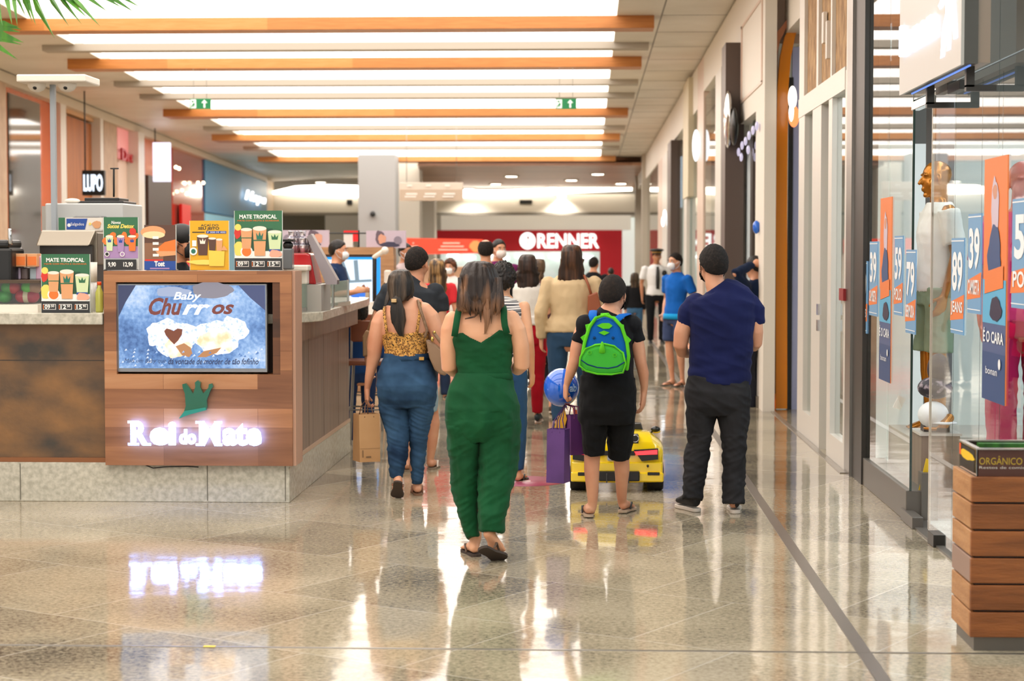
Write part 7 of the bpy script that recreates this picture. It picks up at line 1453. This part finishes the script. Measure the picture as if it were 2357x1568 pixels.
# display block with caps and shoe beside the glass
Yd_ = 11.6
def dp(px, py, dy=0): return P(px, py, Yd_+dy)
t = thing('display_block', 'grey wooden display block inside the glass beside the shop door', 'display stand', V3((dp(2150, 1100).x, Yd_+.2, 0)))
x0, x1 = dp(2120, 1100).x, dp(2190, 1100).x; ztop = dp(2150, 998).z; zs = dp(2150, 1132).z
Mgw = mat('grey_wood', '#8a7768', .4, c2='#7a685a', nscale=2, stretch=(9, 9, .5)); MB(Mgw).box(x0, x1+.05, Yd_, Yd_+.35, zs, ztop-.015).build('block_body', t); MB(mat('grey_wood_top', '#c8c0b8', .3)).box(x0-.01, x1+.06, Yd_-.01, Yd_+.36, ztop-.015, ztop).build('top_board', t); MB(mat('grey_base', '#a8988c', .4)).box(x0-.03, x1+.06, Yd_-.1, Yd_+.36, 0.01, zs-.012).box(x0-.05, x1+.06, Yd_-.12, Yd_+.36, zs-.012, zs).build('lower_step', t)
q = dp(2148, 955, .12)
t = thing('baseball_cap', 'white baseball cap on the display block by the glass', 'cap', V3((q.x, q.y, q.z-.06))); b = MB(mat('cap_white', '#e6e6ea', .8, bump=.1)); b.ell(q, .095, .11, .085, None, 24, 12); b.build('crown', t); MB(mat('cap_white', '#e6e6ea')).ell(q+V3((.05, -.05, -.045)), .09, .08, .014, Rz(-.6)).build('visor', t)
t = thing('baseball_cap', 'dark patterned cap above the white one in the shop display', 'cap', dp(2152, 905, .16)); MB(mat('cap_pattern', '#2a2430', .6, c2='#9a8a94', nscale=18, lo=.5, hi=.6)).ell(dp(2152, 893, .18), .11, .12, .07).build('crown', t); MB(mat('cap_pattern2', '#3a3038', .6)).ell(dp(2160, 850, .2), .07, .1, .10).build('folded_part', t)
tag(MB(mat('wood_stand_dark', '#3a3230', .5)).box(q.x-.06, q.x+.1, q.y-.02, q.y+.1, ztop, q.z-.03).build('cap_stand'), 'dark stand carrying the caps on the display block', 'stand')
tag(MB(Gold).tube([(dp(2128, 986, -.02), .02, .008), (dp(2150, 988, 0), .035, .014), (dp(2172, 978, .02), .035, .02), (dp(2186, 962, .06), .03, .03)], 12).build('foot_form', remesh=.006), 'golden display foot resting on the block below the caps', 'display foot')
tag(MB(mat('yellow_tag', '#d8b420', .5)).prism([dp(2113, 1134, -.14), dp(2124, 1134, -.14), dp(2144, 1060, -.14), dp(2132, 1055, -.14)], (0, .006, 0)).build('price_tag_board'), 'yellow and white price board leaning against the display block', 'sign')
tag(MB(mat('print_white', '#e8e4da', .5)).prism([P(2055, 938, 11.9), P(2073, 944, 11.9), P(2085, 918, 11.9), P(2068, 910, 11.9)], (0, .005, 0)).build('hang_tag'), 'small white card behind the far glass pane', 'card')
# ================================================================ TOY CAR
Yc = 12.75; F = Fig(Yc); xl, xr = F.q(1312, 1100).x, F.q(1528, 1100).x; xm = (xl+xr)/2; Wd = xr-xl
car = thing('toy_car', 'yellow electric ride-on toy car with glowing red tail lights', 'toy car', V3((xm, Yc+.5, 0)))
Yw = mat('car_yellow', '#f2cf0a', .15, coat=.7); Mk = mat('car_black', '#141414', .3); sc = 1/F.s
def zpy(py): return F.q(1420, py).z
Z = {k_: zpy(k_) for k_ in (975, 1000, 1020, 1035, 1060, 1080, 1100, 1112, 1120, 1135)}
hw_ = Wd/2
def sect(y, half, zb, zs, zt, ht):   # body cross-section: sill, waist, deck
    pts = [(-half*.93, zb), (-half, zb+.05), (-half, zs-.03), (-half*.94, zs), (-ht, zt), (-ht*.5, zt+.008), (0, zt+.012), (ht*.5, zt+.008), (ht, zt), (half*.94, zs), (half, zs-.03), (half, zb+.05), (half*.93, zb), (0, zb-.005)]
    return [V3((xm+x, Yc+y, z)) for x, z in pts]
b = MB(Yw); b.smooth = True
zb = zpy(1110); 
b.rings([sect(.00, hw_*.93, zb, zpy(1045), zpy(1040), hw_*.75), sect(.03, hw_*.98, zb, zpy(1030), zpy(1018), hw_*.75), sect(.12, hw_, zb, zpy(1022), zpy(1003), hw_*.72), sect(.30, hw_, zb, zpy(1020), zpy(1000), hw_*.7), sect(.5, hw_*.95, zb, zpy(1030), zpy(1018), hw_*.7), sect(.8, hw_*.97, zb, zpy(1030), zpy(1020), hw_*.72), sect(1.0, hw_*.98, zb, zpy(1040), zpy(1030), hw_*.72), sect(1.15, hw_*.85, zb, zpy(1070), zpy(1060), hw_*.6)])
b.build('car_body', car, bevel=.006)
def cb(nm, px0, px1, py0, py1, dy, d, m, bev=.004): a, c_ = F.q(px0, py1, 0), F.q(px1, py0, 0); return MB(m).box(a.x, c_.x, Yc+dy, Yc+dy+d, a.z, c_.z).build(nm, car, bevel=bev)
cb('rear_bumper', 1314, 1527, 1087, 1108, -.035, .08, Yw, .01); cb('rear_band', 1316, 1525, 1064, 1090, -.012, .06, Yw, .01)
Rl = glow('tail_red', '#ff2a30', 3.0)
for a, c_ in ((1318, 1362), (1459, 1515)):
    s_ = 1 if a > 1400 else -1
    x = [a, c_] if s_ > 0 else [c_, a]
    MB(Mk).prism([F.q(x[0], 1036, -.02), F.q(x[1], 1033, -.02), F.q(x[1], 1058, -.02), F.q(x[0]+s_*18, 1062, -.02)], (0, .04, 0)).build('lamp_housing', car)
    MB(Rl).prism([F.q(x[0]+s_*1, 1040, -.025), F.q(x[1]-s_*2, 1036, -.025), F.q(x[1]-s_*2, 1046, -.025), F.q(x[0]+s_*6, 1048, -.025)], (0, .01, 0)).build('tail_lamp', car)
cb('dark_grille', 1350, 1462, 1038, 1048, -.014, .04, Mk); cb('diffuser', 1378, 1472, 1084, 1106, -.05, .09, Mk, .008); cb('lower_vent', 1330, 1350, 1086, 1094, -.04, .01, Mk); cb('lower_vent', 1490, 1518, 1086, 1093, -.04, .01, Mk)
for px in (1395, 1420, 1445): cb('diffuser_fin', px, px+3, 1088, 1110, -.065, .03, mat('fin_grey', '#3a3a3a', .5))
MB(Mk).ell(F.q(1491, 1073, -.02), .008, .008, .010).build('sensor', car)
cb('number_plate', 1398, 1412, 1048, 1060, -.02, .008, mat('plate_grey', '#9aa0a8', .4))
MB(mat('ring_badge', '#c8c8cc', .2, .8)).wire([F.q(1462+8*math.cos(a*PI/8), 1010+8*math.sin(a*PI/8), -.0) for a in range(17)], .003, 6).build('ring_badge', car)
cb('rear_deck_panel', 1440, 1470, 1002, 1022, .02, .12, Mk, .004)
# seat, windscreen frame, mirror
MB(mat('seat_dark', '#231f1e', .5)).prism([F.q(1385, 1010, .35), F.q(1458, 1010, .35), F.q(1460, 985, .35), F.q(1452, 976, .35), F.q(1390, 976, .35), F.q(1384, 985, .35)], (0, .1, 0)).build('seat_back', car, bevel=.02)
MB(Mk).tube([(F.q(1488, 1018, .32), .012), (F.q(1480, 1000, .4), .012), (F.q(1474, 976, .48), .010), (F.q(1400, 972, .5), .010), (F.q(1360, 976, .48), .010), (F.q(1352, 1018, .32), .012)], 8).build('windscreen_frame', car)
MB(Mk).prism([F.q(1452, 976, .34), F.q(1474, 975, .34), F.q(1489, 1017, .34), F.q(1452, 1012, .34)], (0, .03, 0)).build('side_window', car, bevel=.004)
MB(glassmat('car_glass', (.5, .5, .5))).prism([F.q(1484, 1014, .36), F.q(1472, 977, .47), F.q(1364, 977, .47), F.q(1358, 1014, .36)], (0, .006, 0)).build('windscreen', car)
for sx in (1, -1):
    X = lambda px: F.q(px, 1000).x if sx > 0 else 2*xm-F.q(px, 1000).x
    b = MB(Mk); b.ell((X(1513), Yc+.35, zpy(999)), .034, .03, .022); b.wire([(X(1503), Yc+.35, zpy(1006)), (X(1498), Yc+.33, zpy(1022))], .009); b.build('wing_mirror', car); MB(Yw).ell((X(1515), Yc+.36, zpy(1005)), .03, .025, .012).build('mirror_underside', car)
for sx in (-1, 1):
    for dy, r in ((.14, .105), (.92, .10)):
        x = xm+sx*(hw_-.055); b = MB(mat('tyre', '#191512', .8, bump=.4, bscale=40)); rs = []
        R2 = Matrix.Rotation(PI/2, 3, 'Y'); rs = [[V3((x+xx, Yc+dy+rr_*math.cos(2*PI*i/28), r+rr_*math.sin(2*PI*i/28))) for i in range(28)] for xx, rr_ in ((-.055, r*.6), (-.055, r*.92), (-.045, r), (.045, r), (.055, r*.92), (.055, r*.6))]
        b.smooth = True; b.rings(rs); w_ = b.build('wheel', car); b = MB(mat('rim_grey', '#6a6a6e', .3, .7)); b.rings([[V3((x+sx*.052, Yc+dy+rr_*math.cos(2*PI*i/20), r+rr_*math.sin(2*PI*i/20))) for i in range(20)] for rr_ in (.01, r*.55)]+[[V3((x+sx*.058, Yc+dy+r*.55*math.cos(2*PI*i/20), r+r*.55*math.sin(2*PI*i/20))) for i in range(20)]]); b.build('rim', w_)
# ================================================================ PALM FRONDS top left
Yp = 8.6
pt_ = thing('palm', 'palm with arching narrow green leaflets hanging in at the top left corner', 'plant', V3((P(-330, 800, Yp).x, Yp, 0)))
Lf = mat('palm_leaf', '#4f8a1e', .45, c2='#2f6a14', nscale=6, stretch=(4, 4, 1)); Tk = mat('palm_trunk', '#6a523a', .8, c2='#4a3826', nscale=12, bump=.5)
tx = P(-330, 800, Yp).x
MB(mat('planter', '#d0c8bc', .5)).lathe((tx, Yp, 0), [(.28, 0), (.34, .5), (.31, .5), (.3, .44)], 28).build('planter', pt_)
MB(Tk).tube([((tx, Yp, .4), .09, .09), ((tx+.03, Yp, 1.4), .075, .075), ((tx, Yp, 2.5), .07, .07), ((tx+.05, Yp, 3.05), .06, .06)], 12).build('trunk', pt_)
def frond(pts, leaves, seed):
    b = MB(Lf); b.tube([(p, .006-.0008*i, .005-.0007*i) for i, p in enumerate(pts)], 6); b.build('frond_stem', pt_)
    b = MB(Lf)
    for (x0, y0, x1, y1, wd) in leaves:
        A, B_ = P(x0, y0, Yp), P(x1, y1, Yp-.05); mid = A.lerp(B_, .5)+V3(((B_-A).z*.12, .03, .02)); n_ = (B_-A).cross(V3((0, 1, 0))).normalized(); w_ = wd*1.35/S(Yp)/2
        up = V3((0, -.0035, 0)); b.add([A-n_*w_*.5, A+n_*w_*.5, mid+n_*w_, B_, mid-n_*w_, A-up, mid-up*2], [(0, 5, 6, 4), (5, 1, 2, 6), (4, 6, 3), (6, 2, 3), (1, 0, 4, 3, 2)])
    b.build('leaflets', pt_)
crown = V3((tx+.05, Yp, 3.05))
frond([crown, P(-150, -160, Yp), P(-40, -110, Yp), P(60, -60, Yp), P(170, -25, Yp)], [(-5, -30, 6, 60, 9), (20, -40, 28, 58, 9), (40, -40, 40, 60, 8), (50, -30, 75, 52, 8), (62, -30, 83, 60, 7), (70, -30, 126, 88, 11), (100, -35, 160, 62, 9), (120, -30, 190, 58, 8), (130, -20, 205, 45, 8), (150, -22, 232, 62, 9), (165, -22, 252, 30, 8), (185, -25, 285, 20, 8), (210, -25, 312, 30, 9), (230, -22, 325, 18, 8), (30, -30, 60, 40, 6)], 1)
frond([crown, P(-200, -60, Yp), P(-90, 30, Yp), P(-30, 70, Yp)], [(-40, 60, 50, 68, 13), (-40, 75, 48, 74, 8), (-50, 80, 55, 98, 14), (-45, 95, 50, 103, 8), (-45, 95, 42, 138, 9), (-40, 66, 46, 62, 8)], 2)
